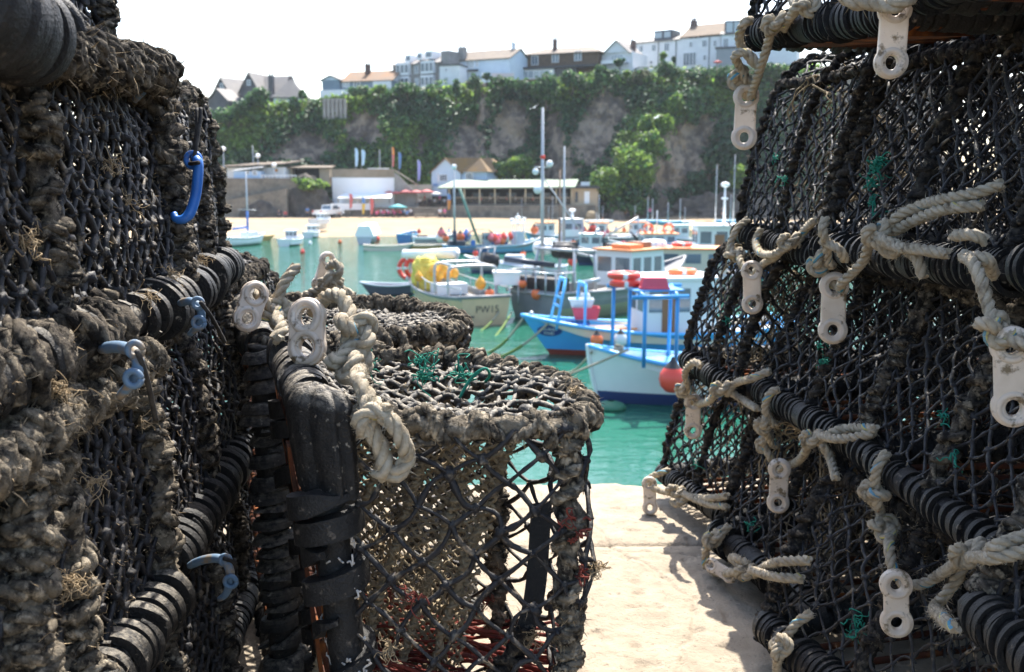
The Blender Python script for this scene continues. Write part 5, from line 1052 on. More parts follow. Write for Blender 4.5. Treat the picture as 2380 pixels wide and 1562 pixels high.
h=House('flat-roofed beige kiosk at the end of the restaurant',1330,1390,478,141.5,name='kiosk',cat='building',group=GB2); z=zoff(h,1350,438); h.walls('beige panel',z,5); h.boxp('roof','dark frame',-.3,h.L+.3,-.4,5.2,z,z+.35); h.win(1337,1343,446,470,name='door',fm='dark frame'); h.boxp('white_panel','white panel',h.uz(1358,460)[0],h.uz(1370,460)[0],-.06,-.01,.3,zoff(h,1350,445)); h.boxp('roof_vent','white panel',h.uz(1352,430)[0],h.uz(1372,430)[0],1,2.5,z+.36,z+.9); h.boxp('stairs','canvas teal',h.uz(1330,470)[0],h.uz(1362,470)[0],-1.2,-.1,-1.0,.05)
# ---- street furniture
def lamp(label,px,y0,y1,d,globe=True):
    b=P(px,y1,d); t_=P(px,y0,d); hgt=t_[2]-b[2]; r=thing('lamp_post',label,'lamp post',b)
    mb=MB(); mb.cyl((0,0,-.5),(0,0,hgt-.3),.10,.07,8); mb.build('post',M['metal grey'],r)
    mb=MB(); mb.ball((0,0,hgt),.36,0,2,(1,1,.9)); mb.build('lamp_globe',M['white panel'],r)
lamp('tall lamp post left of the chalet',522,346,425,142); lamp('lamp post with a white head behind the hut',601,362,410,146.5); lamp('lamp post in front of the chalet sign',638,384,414,143); lamp('white globe lamp at the end of the restaurant',1391,417,478,146)
for k,(px_,y0,y1,lab) in enumerate(((590,338,412,'bare pole behind the pale blue hut'),(883,348,395,'slim bare pole behind the timber fence'))):
    b=P(px_,y1,150); t_=P(px_,y0,150); o=thing('pole',lab,'pole',b); mb=MB(); mb.cyl((0,0,-1),(0,0,t_[2]-b[2]),.11,.06,8); mb.build('shaft',M['metal grey'],o)
def flag(label,px,y0,y1,d,m,wpx=7,m2=None):
    b=P(px,y1,d); hh=P(px,y0,d)[2]-b[2]; w=wpx/FPX*d; r=thing('feather_flag',label,'flag',b,'feather flags behind the beach')
    mb=MB(); n=14; t=np.linspace(0,1,n); zz=hh*(.18+.82*t); ww=w*(.75+.5*t)*np.sqrt(np.clip(1-(t-.45)**4*9,.05,1)); ph=px*.7
    L_=np.stack([0*t,.04+0*t,zz],1); R2=np.stack([ww,.25*np.sin(4*t+ph)*ww,zz-.02],1)
    V=np.concatenate([L_,R2,L_+A(0,.03,0),R2+A(0,.03,0)]); i=np.arange(n-1); F=np.concatenate([np.stack([i,i+1,i+1+n,i+n],-1),np.stack([i+2*n,i+3*n,i+1+3*n,i+1+2*n],-1),np.stack([i+n,i+1+n,i+1+3*n,i+3*n],-1)])
    mb.add(V,F,np.concatenate([(i>7).astype(int)]*3)); mb.build('banner',[M[m],M[m2 or m]],r)
    mb=MB(); mb.cyl((0,0,-.4),(0,0,hh*1.0),.035,.02,6); mb.build('mast',M['metal grey'],r)
for a in(('pale blue feather flag left of the pair on the fence',826,344,396,149,'canvas pale blue'),('blue feather flag right of the pair on the fence',841,348,392,149,'canvas pale blue',8),('tall thin orange-red flag at the end of the fence',912,342,398,148,'canvas red',5,'canvas orange'),('thin blue flag above the beach steps',927,354,400,149,'canvas blue',6),('lavender feather flag left of the blue house',971,372,430,149,'canvas lavender',7),('red feather flag left of the beach bar pair',813,450,492,141,'canvas red',7),('orange and blue feather flag between the two red flags',842,458,506,140,'canvas yellow',7,'canvas blue'),('red feather flag right of the beach bar pair',861,460,506,140,'canvas red',8),('orange feather flag below the long restaurant',1040,450,496,140.5,'canvas orange',8,'canvas blue')): flag(*a)
def parasol(label,px,y0,y1,d,wpx,m,group=None):
    b=P(px,y1,d); hh=P(px,y0,d)[2]-b[2]; r_=wpx/2/FPX*d; r=thing('parasol',label,'parasol',b,group)
    mb=MB(); mb.lathe((0,0,0),[(.02,hh),(r_*.5,hh-.28*.5*r_),(r_,hh-.32*r_),(r_*.98,hh-.32*r_-.12),(r_*.5,hh-.2*r_),(.02,hh-.06)],8); mb.build('canopy',M[m],r)
    mb=MB(); mb.cyl((0,0,-.3),(0,0,hh),.05,.04,8); mb.build('pole',M['timber'],r)
for k,(px_,y0,w_,lab) in enumerate(((905,443,30,'red parasol nearest the white canopy'),(921,444,28,'red parasol second from the white canopy'),(943,441,34,'red parasol in the middle of the row'),(968,441,36,'red parasol second from the blue house'),(992,440,36,'red parasol nearest the blue house'))): parasol(lab,px_,y0,468,146.5,w_,'canvas red','red parasols on the terrace')
parasol('white and pink parasol at the restaurant end of the terrace',1014,446,468,146,26,'canvas white'); parasol('teal parasol on the sand below the terrace',925,474,506,141,44,'canvas teal'); parasol('pink parasol on the terrace of the white house',1667,140,166,152,20,'canvas red')
# ---- people
def skin_mesh(name,verts,edges,radii,sub=1,root=0):
    me=bpy.data.meshes.new(name); me.from_pydata([tuple(v) for v in verts],edges,[]); o=bpy.data.objects.new(name,me); COL.objects.link(o)
    o.modifiers.new('s','SKIN'); sv=me.skin_vertices[0].data
    for i,r_ in enumerate(radii): sv[i].radius=(r_,r_) if np.isscalar(r_) else r_
    sv[root].use_root=True
    ss=o.modifiers.new('b','SUBSURF'); ss.levels=ss.render_levels=sub
    m2=bpy.data.meshes.new_from_object(o.evaluated_get(bpy.context.evaluated_depsgraph_get())); bpy.data.objects.remove(o); m2.name=name
    for p in m2.polygons: p.use_smooth=True
    return m2
flat('skin',(.45,.27,.19),.6); flat('hair',(.05,.035,.025),.6)
SH=['pink','red','white','blue','dark']; SHC={'pink':(.60,.12,.25),'red':(.55,.06,.06),'white':(.7,.7,.7),'blue':(.12,.25,.5),'dark':(.03,.03,.05)}
for k,c in SHC.items(): flat('shirt '+k,c,.8)
def person_meshes(sit):
    if not sit: J=dict(pel=(0,0,.92),che=(0,0,1.28),nec=(0,0,1.47),hea=(0,.0,1.62),top=(0,0,1.72),ls=(.19,0,1.40),le=(.24,.02,1.12),lh=(.24,-.08,.87),rs=(-.19,0,1.40),re=(-.25,.02,1.12),rh=(-.23,-.10,.88),lk=(.10,-.02,.50),lf=(.11,.02,.07),lt=(.12,-.14,.04),rk=(-.10,.02,.50),rf=(-.11,.06,.07),rt=(-.12,-.10,.04))
    else: J=dict(pel=(0,0,.46),che=(0,0,.82),nec=(0,-.02,1.0),hea=(0,-.03,1.15),top=(0,-.03,1.25),ls=(.19,0,.93),le=(.23,-.12,.70),lh=(.15,-.34,.68),rs=(-.19,0,.93),re=(-.23,-.12,.70),rh=(-.15,-.34,.66),lk=(.13,-.42,.48),lf=(.13,-.42,.08),lt=(.13,-.56,.04),rk=(-.13,-.42,.48),rf=(-.13,-.40,.08),rt=(-.13,-.54,.04))
    ks=list(J); V=[J[k] for k in ks]; ix={k:i for i,k in enumerate(ks)}
    E=[('pel','che'),('che','nec'),('nec','hea'),('hea','top'),('che','ls'),('ls','le'),('le','lh'),('che','rs'),('rs','re'),('re','rh'),('pel','lk'),('lk','lf'),('lf','lt'),('pel','rk'),('rk','rf'),('rf','rt')]
    Rd=dict(pel=(.15,.11),che=(.15,.10),nec=.05,hea=(.085,.10),top=.06,ls=.06,le=.042,lh=.032,rs=.06,re=.042,rh=.032,lk=.06,lf=.04,lt=.035,rk=.06,rf=.04,rt=.035)
    body=skin_mesh('body',V,[(ix[a],ix[b]) for a,b in E],[Rd[k] for k in ks])
    def sub(nm,kk,ee,g):
        i2={k:i for i,k in enumerate(kk)}; return skin_mesh(nm,[J[k] for k in kk],[(i2[a],i2[b]) for a,b in ee],[np.array(Rd[k])*g if not np.isscalar(Rd[k]) else Rd[k]*g for k in kk])
    shirt=sub('shirt',['pel','che','ls','le','rs','re'],[('pel','che'),('che','ls'),('ls','le'),('che','rs'),('rs','re')],1.16)
    tr=sub('trousers',['pel','lk','lf','rk','rf'],[('pel','lk'),('lk','lf'),('pel','rk'),('rk','rf')],1.2)
    v,f=ICO[1]; hm=MB(); h_=A(*J['hea']); hm.add(v*A(.105,.12,.10)+h_+A(0,.02,.075),f); ho=hm.build('hair',M['hair']); hme=ho.data; bpy.data.objects.remove(ho)
    body.materials.append(M['skin']); shirt.materials.append(M['shirt white']); tr.materials.append(M['shirt dark'])
    return body,shirt,tr,hme
PM=[person_meshes(False),person_meshes(True)]
def person(label,px,py,d,sit,shirt,rz,group=None,tro='dark',z=None):
    b=P(px,py,d); 
    if z is not None: b[2]=z
    r=thing('person',label,'person',b,group); r.rotation_euler=(0,0,R(rz))
    for nm,me,mm in zip(('body','shirt','trousers','hair'),PM[int(sit)],(None,'shirt '+shirt,'shirt '+tro,None)):
        o=bpy.data.objects.new(nm,me); COL.objects.link(o); o.parent=r
        if mm: o.material_slots[0].link='OBJECT'; o.material_slots[0].material=M[mm]
    return r
GP1='people seated at the tables on the sand'; rng=np.random.default_rng(3)
LB={'pink':'person in a pink top sitting below the terrace wall','red':'person in a red top sitting below the terrace wall','white':'person in a white top sitting below the terrace wall','blue':'person in a blue top sitting below the terrace wall'}
for k in range(18):
    s_=['pink','red','white','pink','red','white','pink','white','pink','pink','red','pink','red','blue','white','blue','blue','white'][k]
    person(LB[s_],876+k*4.6,507-(k%3)*2,140.6+(k%3)*.8,True,s_,rng.uniform(-180,180),GP1+' in '+s_)
LT={'dark':'diner in dark clothes on the terrace behind the wall','white':'diner in a white top on the terrace behind the wall','red':'diner in a red top on the terrace behind the wall','pink':'diner in a pink top on the terrace behind the wall'}
for k in range(14):
    s_=['white','dark','red','white','pink','dark','white','dark','white','red','dark','white','pink','white'][k]; person(LT[s_],884+k*11.5,470,147.4,k%3>0,s_,rng.uniform(-180,180),'terrace diners in '+s_,z=P(884,480,147.4)[2]+.1)
LR={'dark':'diner in dark clothes inside the long restaurant','white':'diner in a white top inside the long restaurant','red':'diner in a red top inside the long restaurant'}
for k in range(12):
    s_=['white','dark','red'][k%3]; person(LR[s_],1078+k*20,474,143+(k%2)*1.4,True,s_,rng.uniform(-180,180),'restaurant diners in '+s_,z=P(1078,475,142)[2]+.05)
person('person in a pale top standing on the sand below the restaurant',1023,511,139,False,'white',20); person('person in a lilac pink top standing beside the other on the sand',1034,511,139,False,'pink',-30); person('person in dark clothes sitting near the foot of the dark rocks',648,508,139,True,'dark',40); person('person in a red top sitting near the foot of the dark rocks',664,509,139,True,'red',10); person('child in white standing on the sand near the red flags',789,511,139,False,'white',0); person('person in dark clothes walking on the sand at the right',1678,512,136,False,'dark',70); person('person in blue standing by the dark rocks',715,508,140,False,'blue',0); person('sunbather in red sitting on the sand behind the wheelhouse boats',1455,505,140,True,'red',60); person('sunbather in pink sitting near the dark spur rocks',1510,502,141,True,'pink',0)
# ---- picnic tables, pickup, net pile
flat('car white',(.74,.75,.75),.25,coat=.5); flat('tyre',(.02,.02,.02),.8); flat('red lamp',(.5,.02,.02),.3)
def picnic(label,px,py,d,rz):
    r=thing('picnic_table',label,'table',P(px,py,d),'picnic tables on the sand'); r.rotation_euler=(0,0,R(rz))
    mb=MB(); mb.box((0,0,.74),(1.8,.75,.06)); mb.build('tabletop',M['timber'],r)
    for s_ in(-1,1): mb=MB(); mb.box((0,s_*.72,.44),(1.8,.26,.05)); mb.build('bench_seat',M['timber'],r)
    for s_ in(-1,1):
        mb=MB(); mb.cyl((s_*.7,-.55,0),(s_*.7,-.2,.71),.045,k=6); mb.cyl((s_*.7,.55,0),(s_*.7,.2,.71),.045,k=6); mb.cyl((s_*.7,-.75,.38),(s_*.7,.75,.38),.04,k=6); mb.build('leg_frame',M['timber'],r)
picnic('picnic table nearest the teal parasol',978,510,139.5,15); picnic('picnic table nearer the restaurant wall',1008,510,139.5,-10)
def pickup():
    r=thing('pickup_truck','white pickup truck parked on the sand below the white wall','truck',P(764,505,139)); r.rotation_euler=(0,0,R(62))
    mb=MB(); q=A([-2.5,0,.45],[-2.5,0,1.0],[-.5,0,1.05],[-.3,0,1.7],[.9,0,1.72],[1.4,0,1.1],[2.4,0,1.0],[2.5,0,.45])-A(0,.85,0); mb.prism(q,(0,1.7,0)); mb.build('body',M['car white'],r)
    mb=MB()
    for y in(-.875,.86): mb.prism(A([-.15,y,1.12],[-.05,y,1.6],[.85,y,1.62],[1.2,y,1.12]),(0,.015,0))
    mb.prism(A([-.47,-.7,1.12],[-.47,.7,1.12],[-.34,.7,1.62],[-.34,-.7,1.62]),(-.02,0,0)); mb.build('window',M['pane'],r)
    for x in(-1.6,1.6):
        for y in(-.85,.85):
            mb=MB(); mb.cyl((x,y-.1,.36),(x,y+.1,.36),.36,k=14); w_=mb.build('wheel',M['tyre'],r); mb=MB(); mb.cyl((x,y-.115,.36),(x,y+.115,.36),.2,k=10); mb.build('rim',M['metal grey'],w_)
    for y in(-.7,.7): mb=MB(); mb.box((-2.52,y,.85),(.05,.2,.28)); mb.build('tail_light',M['red lamp'],r)
pickup()
rockmass('heap of pale nets and rope on the sand',1359,1393,494,510,139,1.2,11,name='net_heap',m='nettan')
# ================================================================ boats
flat('hull white',(.70,.72,.72),.35,(.62,.66,.66),.9); flat('hull blue',(.055,.34,.72),.35,(.07,.38,.76),1.2); flat('hull lightblue',(.16,.42,.58),.4); flat('hull midblue',(.03,.15,.36),.4,(.04,.19,.40),1); flat('hull navy',(.015,.025,.05),.4); flat('hull beige',(.62,.42,.24),.5,(.52,.36,.22),1.5); flat('hull grey',(.17,.18,.19),.5,(.24,.24,.24),1); flat('hull olive',(.30,.31,.20),.6); flat('hull cream',(.58,.52,.42),.45); flat('hull green',(.10,.22,.17),.5); flat('hull ochre',(.42,.27,.08),.6)
flat('boot blue',(.012,.035,.12),.4); flat('boot red',(.22,.035,.02),.5); flat('boot green',(.02,.13,.07),.5); flat('gunwale blue',(.09,.42,.80),.4); flat('gantry blue',(.03,.24,.55),.4); flat('deck white',(.66,.69,.70),.6); flat('deck grey',(.22,.22,.22),.8); flat('wood varnish',(.22,.10,.045),.4); flat('roof orange',(.70,.24,.08),.6); flat('buoy red',(.72,.06,.035),.4); flat('buoy orange',(.78,.16,.04),.4); flat('buoy yellow',(.72,.34,.03),.45); flat('buoy pink',(.70,.16,.18),.45); flat('net yellow',(.74,.60,.10),.8,(.6,.5,.1),3); flat('galv steel',(.42,.43,.44),.4,metal=.4); flat('crate red',(.60,.06,.10),.5); flat('black rubber',(.015,.015,.017),.6); flat('tarp grey',(.45,.48,.54),.6); flat('pipe rust',(.20,.13,.09),.7); flat('rope mooring',(.30,.27,.20),.9); flat('weedy rope',(.10,.16,.03),.9); flat('blue tarp',(.06,.18,.5),.6); flat('hi vis',(.5,.7,.05),.7); flat('oval blue',(.02,.05,.22),.4); flat('letter white',(.7,.7,.7),.6); flat('letter dark',(.05,.045,.04),.6)
class Boat:
    """local axes: x from stern (0) to bow (L), y to port, z up from the water"""
    def __init__(s,label,pos,head,L,B,fb,name='fishing_boat',cat='boat',mats=('boot blue','hull white','hull white'),gun='gunwale blue',deck='deck white',boot=.16,strake=None,group='boats moored in the harbour',tr=.85,rake=.5,full=2.3,well=.45,gr=.05,sc=1.0):
        s.sc=sc
        s.L=L;s.B=B; s.fb=fb; s.tr=tr; s.rake=rake; s.full=full
        s.root=thing(name,label,cat,(pos[0],pos[1],0),group); s.root.rotation_euler=(0,0,R(head)); s.root.scale=(sc,sc,sc)
        h=R(head); s.rm=np.array([[math.cos(h),-math.sin(h),0],[math.sin(h),math.cos(h),0],[0,0,1]]); s.pos=A(pos[0],pos[1],0)
        n=30; t=np.linspace(0,1,n); zs=s.sheer(t); hb=s.half(t)
        rows=[]; 
        for f in (-.5,0,boot/np.mean(zs),None,.75,.88,1.0):
            if f is None: zz=boot+.35*(zs-boot); k=.9
            elif f==-.5: zz=np.full(n,-.45); k=None
            elif f==0: zz=np.zeros(n)
            elif f<.5 and f>0: zz=np.full(n,boot)
            else: zz=boot+f*(zs-boot)
            fr=np.clip(zz/zs,-.5,1); flare=(.74+.26*np.clip(fr,0,1)**.7)*np.where(fr<0,1+fr*1.2,1); flare=flare*(1-.30*(1-np.clip(fr,0,1))*t**4)
            x=t*(L-rake*(1-np.clip(zz/zs[-1],-.3,1))*1.0)
            rows.append(np.stack([x,hb*flare,zz],1))
        rows=np.array(rows); m=len(rows)
        mb=MB()
        for sg in(1,-1):
            V=rows*A(1,sg,1); i=np.arange(m-1)[:,None]*n; j=np.arange(n-1)[None]; F=np.stack([i+j,i+j+1,i+n+j+1,i+n+j],-1).reshape(-1,4)
            mt=np.repeat(np.array([0,0,1,1,1,2]),n-1)
            mb.add(V.reshape(-1,3),F if sg==1 else F[:,::-1],mt)
        st=rows[:,0]; poly=np.concatenate([st,(st*A(1,-1,1))[::-1]]); mb.add(poly,np.arange(len(poly))[None],1,False)
        s.part('hull',[M[q] for q in mats],mb)
        g=np.stack([t*L,hb,zs],1); mb=MB()
        for sg in(1,-1): mb.tube(g*A(1,sg,1),gr,8)
        mb.tube(np.array([[0,-hb[0],zs[0]],[0,hb[0],zs[0]]]),gr,8); s.part('gunwale',gun,mb)
        mb=MB(); zi=zs-well*np.clip((1-t)*5,.15,1); a=np.stack([t*L*.99+.02,hb*.95,zi],1); V=np.concatenate([a,a*A(1,-1,1)]); i=np.arange(n-1); mb.add(V,np.stack([i+n,i+n+1,i+1,i],-1),0,False)
        for sg in(1,-1):
            q=np.concatenate([a*A(1,sg,1),np.stack([t*L*.99+.02,hb*.955*sg,zs],1)]); mb.add(q,np.stack([i,i+1,i+n+1,i+n],-1),0)
        s.part('deck',deck,mb); s.zd=zi
    def sheer(s,t):
        a,b,c=s.fb; t=np.asarray(t,float); return b+np.where(t>.4,(c-b)*((t-.4)/.6)**2,(a-b)*((.4-t)/.4)**2)
    def half(s,t):
        t=np.asarray(t,float); f=np.where(t>.42,1-((t-.42)/.58)**s.full,s.tr+(1-s.tr)*np.sin(t/.42*math.pi/2)); return np.maximum(s.B/2*f,.015)
    def part(s,name,m,mb,parent=None): return mb.build(name,m if isinstance(m,list) else M[m],parent or s.root)
    def loc(s,px,py,x=None,y=None):
        """local x,z of a pixel on the plane y=const"""
        q=P(px,py,1.)-A(0,0,CAMZ); q=s.rm.T@q; o=s.rm.T@(A(0,0,CAMZ)-s.pos); k=((y or 0)*s.sc-o[1])/q[1]; return (o+q*k)/s.sc
    def world(s,p): return s.pos+s.rm@(A(*p)*s.sc)
    def box(s,name,m,x0,x1,y0,y1,z0,z1,parent=None,taper=1): mb=MB(); mb.box(((x0+x1)/2,(y0+y1)/2,(z0+z1)/2),(x1-x0,y1-y0,z1-z0),taper=taper); return s.part(name,m,mb,parent)
    def bars(s,name,m,segs,r=.035,parent=None):
        mb=MB()
        for q in segs: mb.tube(np.array(q,float) if len(q)<3 else smooth_path(np.array(q,float),.08),r,7)
        return s.part(name,m,mb,parent)
    def house(s,x0,x1,w,z0,z1,m='deck white',roof='deck white',win=(2,2),over=.12,wz=(.5,.85),front=2,doorm=None,slant=.0):
        mb=MB(); q=A([x0,-w/2,z0],[x1,-w/2,z0],[x1-slant,-w/2,z1],[x0,-w/2,z1]); mb.prism(q,(0,w,0)); h=s.part('wheelhouse',m,mb)
        rf=s.box('wheelhouse_roof',roof,x0-over,x1+over*.8-slant,-w/2-over,w/2+over,z1+.002,z1+.09); H_=z1-z0
        for sg in(-1,1):
            for q in range(win[0]):
                a=x0+(x1-slant-x0)*(q+.16)/win[0]; b=x0+(x1-slant-x0)*(q+.84)/win[0]; s.box('window','pane',a,b,sg*w/2-.012,sg*w/2+.012,z0+H_*wz[0],z0+H_*wz[1],h)
        for q in range(front):
            a=-w/2+w*(q+.12)/front; b=-w/2+w*(q+.88)/front; s.box('window','pane',x0-.012,x0+.012,a,b,z0+H_*wz[0],z0+H_*wz[1],h)
            xx=x1-slant*(wz[0]+wz[1])/2; s.box('window','pane',xx-.05-slant*.2,xx+.02,a,b,z0+H_*wz[0],z0+H_*wz[1],h)
        if doorm: s.box('door',doorm,x0-.03,x0+.01,-w*.18,w*.12,z0+.02,z0+H_*.86,h)
        return h,rf
    def mast(s,x,y,z0,z1,r=.05,m='galv steel',name='mast'): mb=MB(); mb.cyl((x,y,z0),(x,y,z1),r,r*.55,8); return s.part(name,m,mb)
def buoy_ball(label,c,r,m='buoy red',top='black rubber',group=None,kind='hung',name='fender_buoy'):
    root=thing(name,label,'buoy',c,group); mb=MB()
    mb.lathe((0,0,0),[(.01,-r),(r*.5,-r*.88),(r*.86,-r*.5),(r,0),(r*.9,r*.45),(r*.62,r*.85)],18); mb.build('ball',M[m],root)
    mb=MB(); mb.lathe((0,0,0),[(r*.63,r*.84),(r*.42,r*1.12),(r*.20,r*1.38),(r*.13,r*1.62),(.005,r*1.64)],14); mb.build('collar',M[top],root)
    return root
def ring(label,c,r,tilt=(0,0,0),m='buoy red',group=None,bands=True):
    root=thing('lifebuoy',label,'lifebuoy',c,group); root.rotation_euler=tilt
    a=np.linspace(0,TAU,33); p=np.stack([np.cos(a)*r,np.sin(a)*r,0*a],1); mb=MB(); mb.tube(p,r*.24,10)
    for k in range(4):
        aa=np.linspace(k*TAU/4-.13,k*TAU/4+.13,5); mb.tube(np.stack([np.cos(aa)*r,np.sin(aa)*r,0*aa],1),r*.255,10,mat=1)
    mb.build('ring',[M[m],M['letter white']],root); return root
def moor(label,a,b,r=.03,m='rope mooring',sag=.15,weed=None):
    t=np.linspace(0,1,16)[:,None]; p=a*(1-t)+b*t; p[:,2]-=np.sin(np.pi*t[:,0])*sag; mb=MB()
    k=16 if weed is None else int(16*weed); mb.tube(p[:k],r,7,0)
    if weed is not None: mb.tube(p[k-1:],r*1.25,7,1)
    o=mb.build('mooring_rope',[M[m],M['weedy rope']],None,loc=a); return tag(o,label,'rope',None)
def text_on(word,size,mw,m,parent=None,name='lettering',ext=.004,squeeze=1.0):
    cu=bpy.data.curves.new(name,'FONT'); cu.body=word; cu.size=size; cu.align_x='CENTER'; cu.align_y='CENTER'; cu.extrude=ext
    o=bpy.data.objects.new(name,cu); COL.objects.link(o); me=bpy.data.meshes.new_from_object(o.evaluated_get(bpy.context.evaluated_depsgraph_get())); bpy.data.objects.remove(o)
    me.materials.clear(); me.materials.append(M[m]); o=bpy.data.objects.new(name,me); COL.objects.link(o)
    if parent: o.parent=parent; mw=mw
    o.matrix_local=mw; return o
# ---------------- white boat with the blue gantry
b=Boat('white open boat with blue gunwale and blue gantry, nearest the quay',(2.28+8.3*.985,26.7+8.3*.17),189.8,8.5,3.1,(.95,.92,1.58),mats=('boot blue','hull white','hull white'),boot=.33,rake=.28,full=2.6,well=.28,gr=.06)
wb=b
def at(px,py,y): q=b.loc(px,py,y=y); return q
def gantry():
    zt=wb.loc(1500,690,y=1.1)[2]
    X0=at(1575,690,1.15)[0]; X1=at(1495,690,1.15)[0]; X2=at(1428,690,-1.15)[0]; X3=at(1565,690,-1.15)[0]
    posts=[]
    for (px_,y,zz) in((1497,1.2,zt),(1572,1.2,zt),(1424,-1.2,zt+.05),(1462,-1.2,zt+.05),(1556,-1.2,zt)):
        x=at(px_,760,y)[0]; zb=float(b.sheer(x/b.L))-.15; posts.append([(x,y*1.03,zb),(x-.02,y,zz)])
    wb.bars('gantry_posts','gantry blue',posts,.055)
    xs=[p[1][0] for p in posts]
    q=[[(xs[1]-.3,1.2,zt),(xs[0]+.35,1.2,zt)],[(xs[4]-.3,-1.2,zt+.04),(xs[2]+.2,-1.2,zt+.06)],[(xs[0],1.2,zt),(xs[3],-1.2,zt+.05)],[(xs[1],1.2,zt),(xs[4],-1.2,zt+.04)]]
    wb.bars('gantry_rails','gantry blue',q,.06); wb.box('gantry_shelf','gantry blue',min(xs)+.2,max(xs)-.1,-1.1,.5,zt+.06,zt+.10)
    return xs,zt
xs_,zt_=gantry()
c=b.loc(1452,668,y=-.5); ring('lower red lifebuoy of the two stacked on the blue gantry',b.world((c[0],-.5,zt_+.20)),.36); ring('upper red and white lifebuoy of the two stacked on the blue gantry',b.world((c[0]+.03,-.5,zt_+.42)),.38)
def crate(label,c,sx,sy,sz,m,rz=0,name='crate',up=False):
    r=thing(name,label,'crate',c); r.rotation_euler=(0,0,rz); mb=MB(); k=.86; t_=.03
    V=A([-1,-1],[1,-1],[1,1],[-1,1])*A(sx/2,sy/2)
    lo=np.concatenate([V*(1.08 if up else k),np.zeros((4,1))],1); hi=np.concatenate([V*(k if up else 1.08),np.full((4,1),sz)],1); i=np.arange(4); j=(i+1)%4
    mb.add(np.concatenate([lo,hi]),[np.stack([i,j,j+4,i+4],-1),np.arange(4)[::-1][None]]+([np.array([[4,5,6,7]])] if up else []),0,False)
    if not up:
        a=lo*A(.93,.93,1)+A(0,0,t_); d=hi*A(.93,.93,1); mb.add(np.concatenate([a,d,hi]),[np.stack([i+4,j+4,j,i],-1),np.arange(4)[None],np.stack([i+4,j+4,j+8,i+8],-1)[:,::-1]],0,False)
    mb.build('tub',M[m],r); mb=MB(); e=lo if up else hi; p=np.concatenate([e,e[:1]]); mb.tube(p+A(0,0,.02 if up else 0),.028,6); mb.build('rim',M[m],r); return r
c=b.loc(1522,690,y=.2); crate('upturned red plastic crate on the blue gantry',b.world((c[0],.1,zt_+.11)),.72,.5,.30,'crate red',up=True)
b.box('foredeck','gunwale blue',b.L*.60,b.L*.80,-.95,.95,float(b.sheer(.7))-.10,float(b.sheer(.7))-.04); b.box('thwart','deck white',2.0,2.5,-1.3,1.3,.62,.68); b.box('engine_box','deck white',3.0,4.2,-.5,.5,.5,1.05)
b.bars('stem_post','hull white',[[(b.L-.30,0,-.1),(b.L-.05,0,1.0),(b.L+.03,0,1.62)]],.06); b.bars('rope_coil','rope mooring',[[(b.L-.9+.12*math.cos(a),-.2+.2*math.sin(a),1.36+.008*a) for a in np.linspace(0,18,40)]],.025)
bf=b.world(b.loc(1562,880,y=1.72)); bf[1]-=.1; buoy_ball('big red fender hanging from the bow of the white boat',bf,.36,'buoy red'); moor('short lanyard holding the big red fender',bf+A(0,0,.56),b.world((b.loc(1571,840,y=1.5)[0],1.5,1.25)),.03,sag=0)
v=b.world((b.L-1.0,.95,.78)); 
moor('mooring rope from the stem of the white boat, the left one',P(1376,818,26.5),GP(1318,868,-.05),.035,sag=.1); moor('mooring rope from the gunwale of the white boat running down to the left',P(1461,812,25.9),GP(1335,900,.1)+A(-2.2,-2.2,.2),.035,sag=.1)
tag(MB().lathe((0,0,0),[(.02,-.08),(.3,-.06),(.42,.02),(.34,.12),(.1,.2)],14).build('floating_buoy',M['boot green'],None),'dark green float at the stem of the white boat','buoy').location=Vector(GP(1420,948,.02))
# ---------------- blue boat
b=Boat('bright blue fishing boat with white wheelhouse and blue ladders',(.45+9.6*.985,34.2+9.6*.16),189.2,9.7,3.2,(1.05,.82,1.40),mats=('boot red','hull blue','hull blue'),boot=.20,rake=1.0,gun='gunwale blue',deck='hull cream',full=2.4,well=.35,gr=.07); bb=b
x1=b.loc(1492,700,y=.6)[0]; x0=b.loc(1660,700,y=.6)[0]; z1=b.loc(1560,652,y=1.1)[2]
h,rf=b.house(x0,x1,2.0,.5,z1,'deck white','deck white',win=(3,1),wz=(.48,.86),front=2); b.box('door','wood varnish',b.loc(1560,700,y=1.0)[0]-.15,b.loc(1546,700,y=1.0)[0]+.1,1.0,1.03,.6,z1-.35,h)
c=b.loc(1585,640,y=0); ring('orange lifebuoy on the white wheelhouse roof',b.world((c[0],0,z1+.2)),.42,m='buoy orange')
def ladder(xa,xb,zt,zb,y0,y1,rung,name='ladder'):
    s_=[[(xa,y0,zb),(xb,y0*.7,zt)],[(xa,y1,zb),(xb,y1*.7,zt)],[(xb,y0*.7,zt),(xb,y1*.7,zt)]]
    for q in rung: s_.append([(xa+(xb-xa)*q,y0*(1-.3*q),zb+(zt-zb)*q),(xa+(xb-xa)*q,y1*(1-.3*q),zb+(zt-zb)*q)])
    b.bars(name,'gunwale blue',s_,.05)
xa=b.loc(1285,740,y=0)[0]; zt=b.loc(1300,647,y=0)[2]; ladder(xa,xa-.35,zt,.95,-.62,.62,(.45,.62,.97))
xa=b.loc(1345,745,y=0)[0]; zt=b.loc(1350,657,y=0)[2]; ladder(xa,xa-.1,zt,.8,-.6,.9,(.96,),'gallows_frame')
q=bb.loc(1395,655,y=.2); b.bars('boom','galv steel',[[(xa-.1,.1,zt+.02),(q[0],.2,zt+.12)]],.07); b.box('hatch','wood varnish',x1+.3,x1+2.0,-.7,.7,.55,.88); b.box('rail','roof orange',x1+.2,x1+1.9,.72,.78,.9,.97)
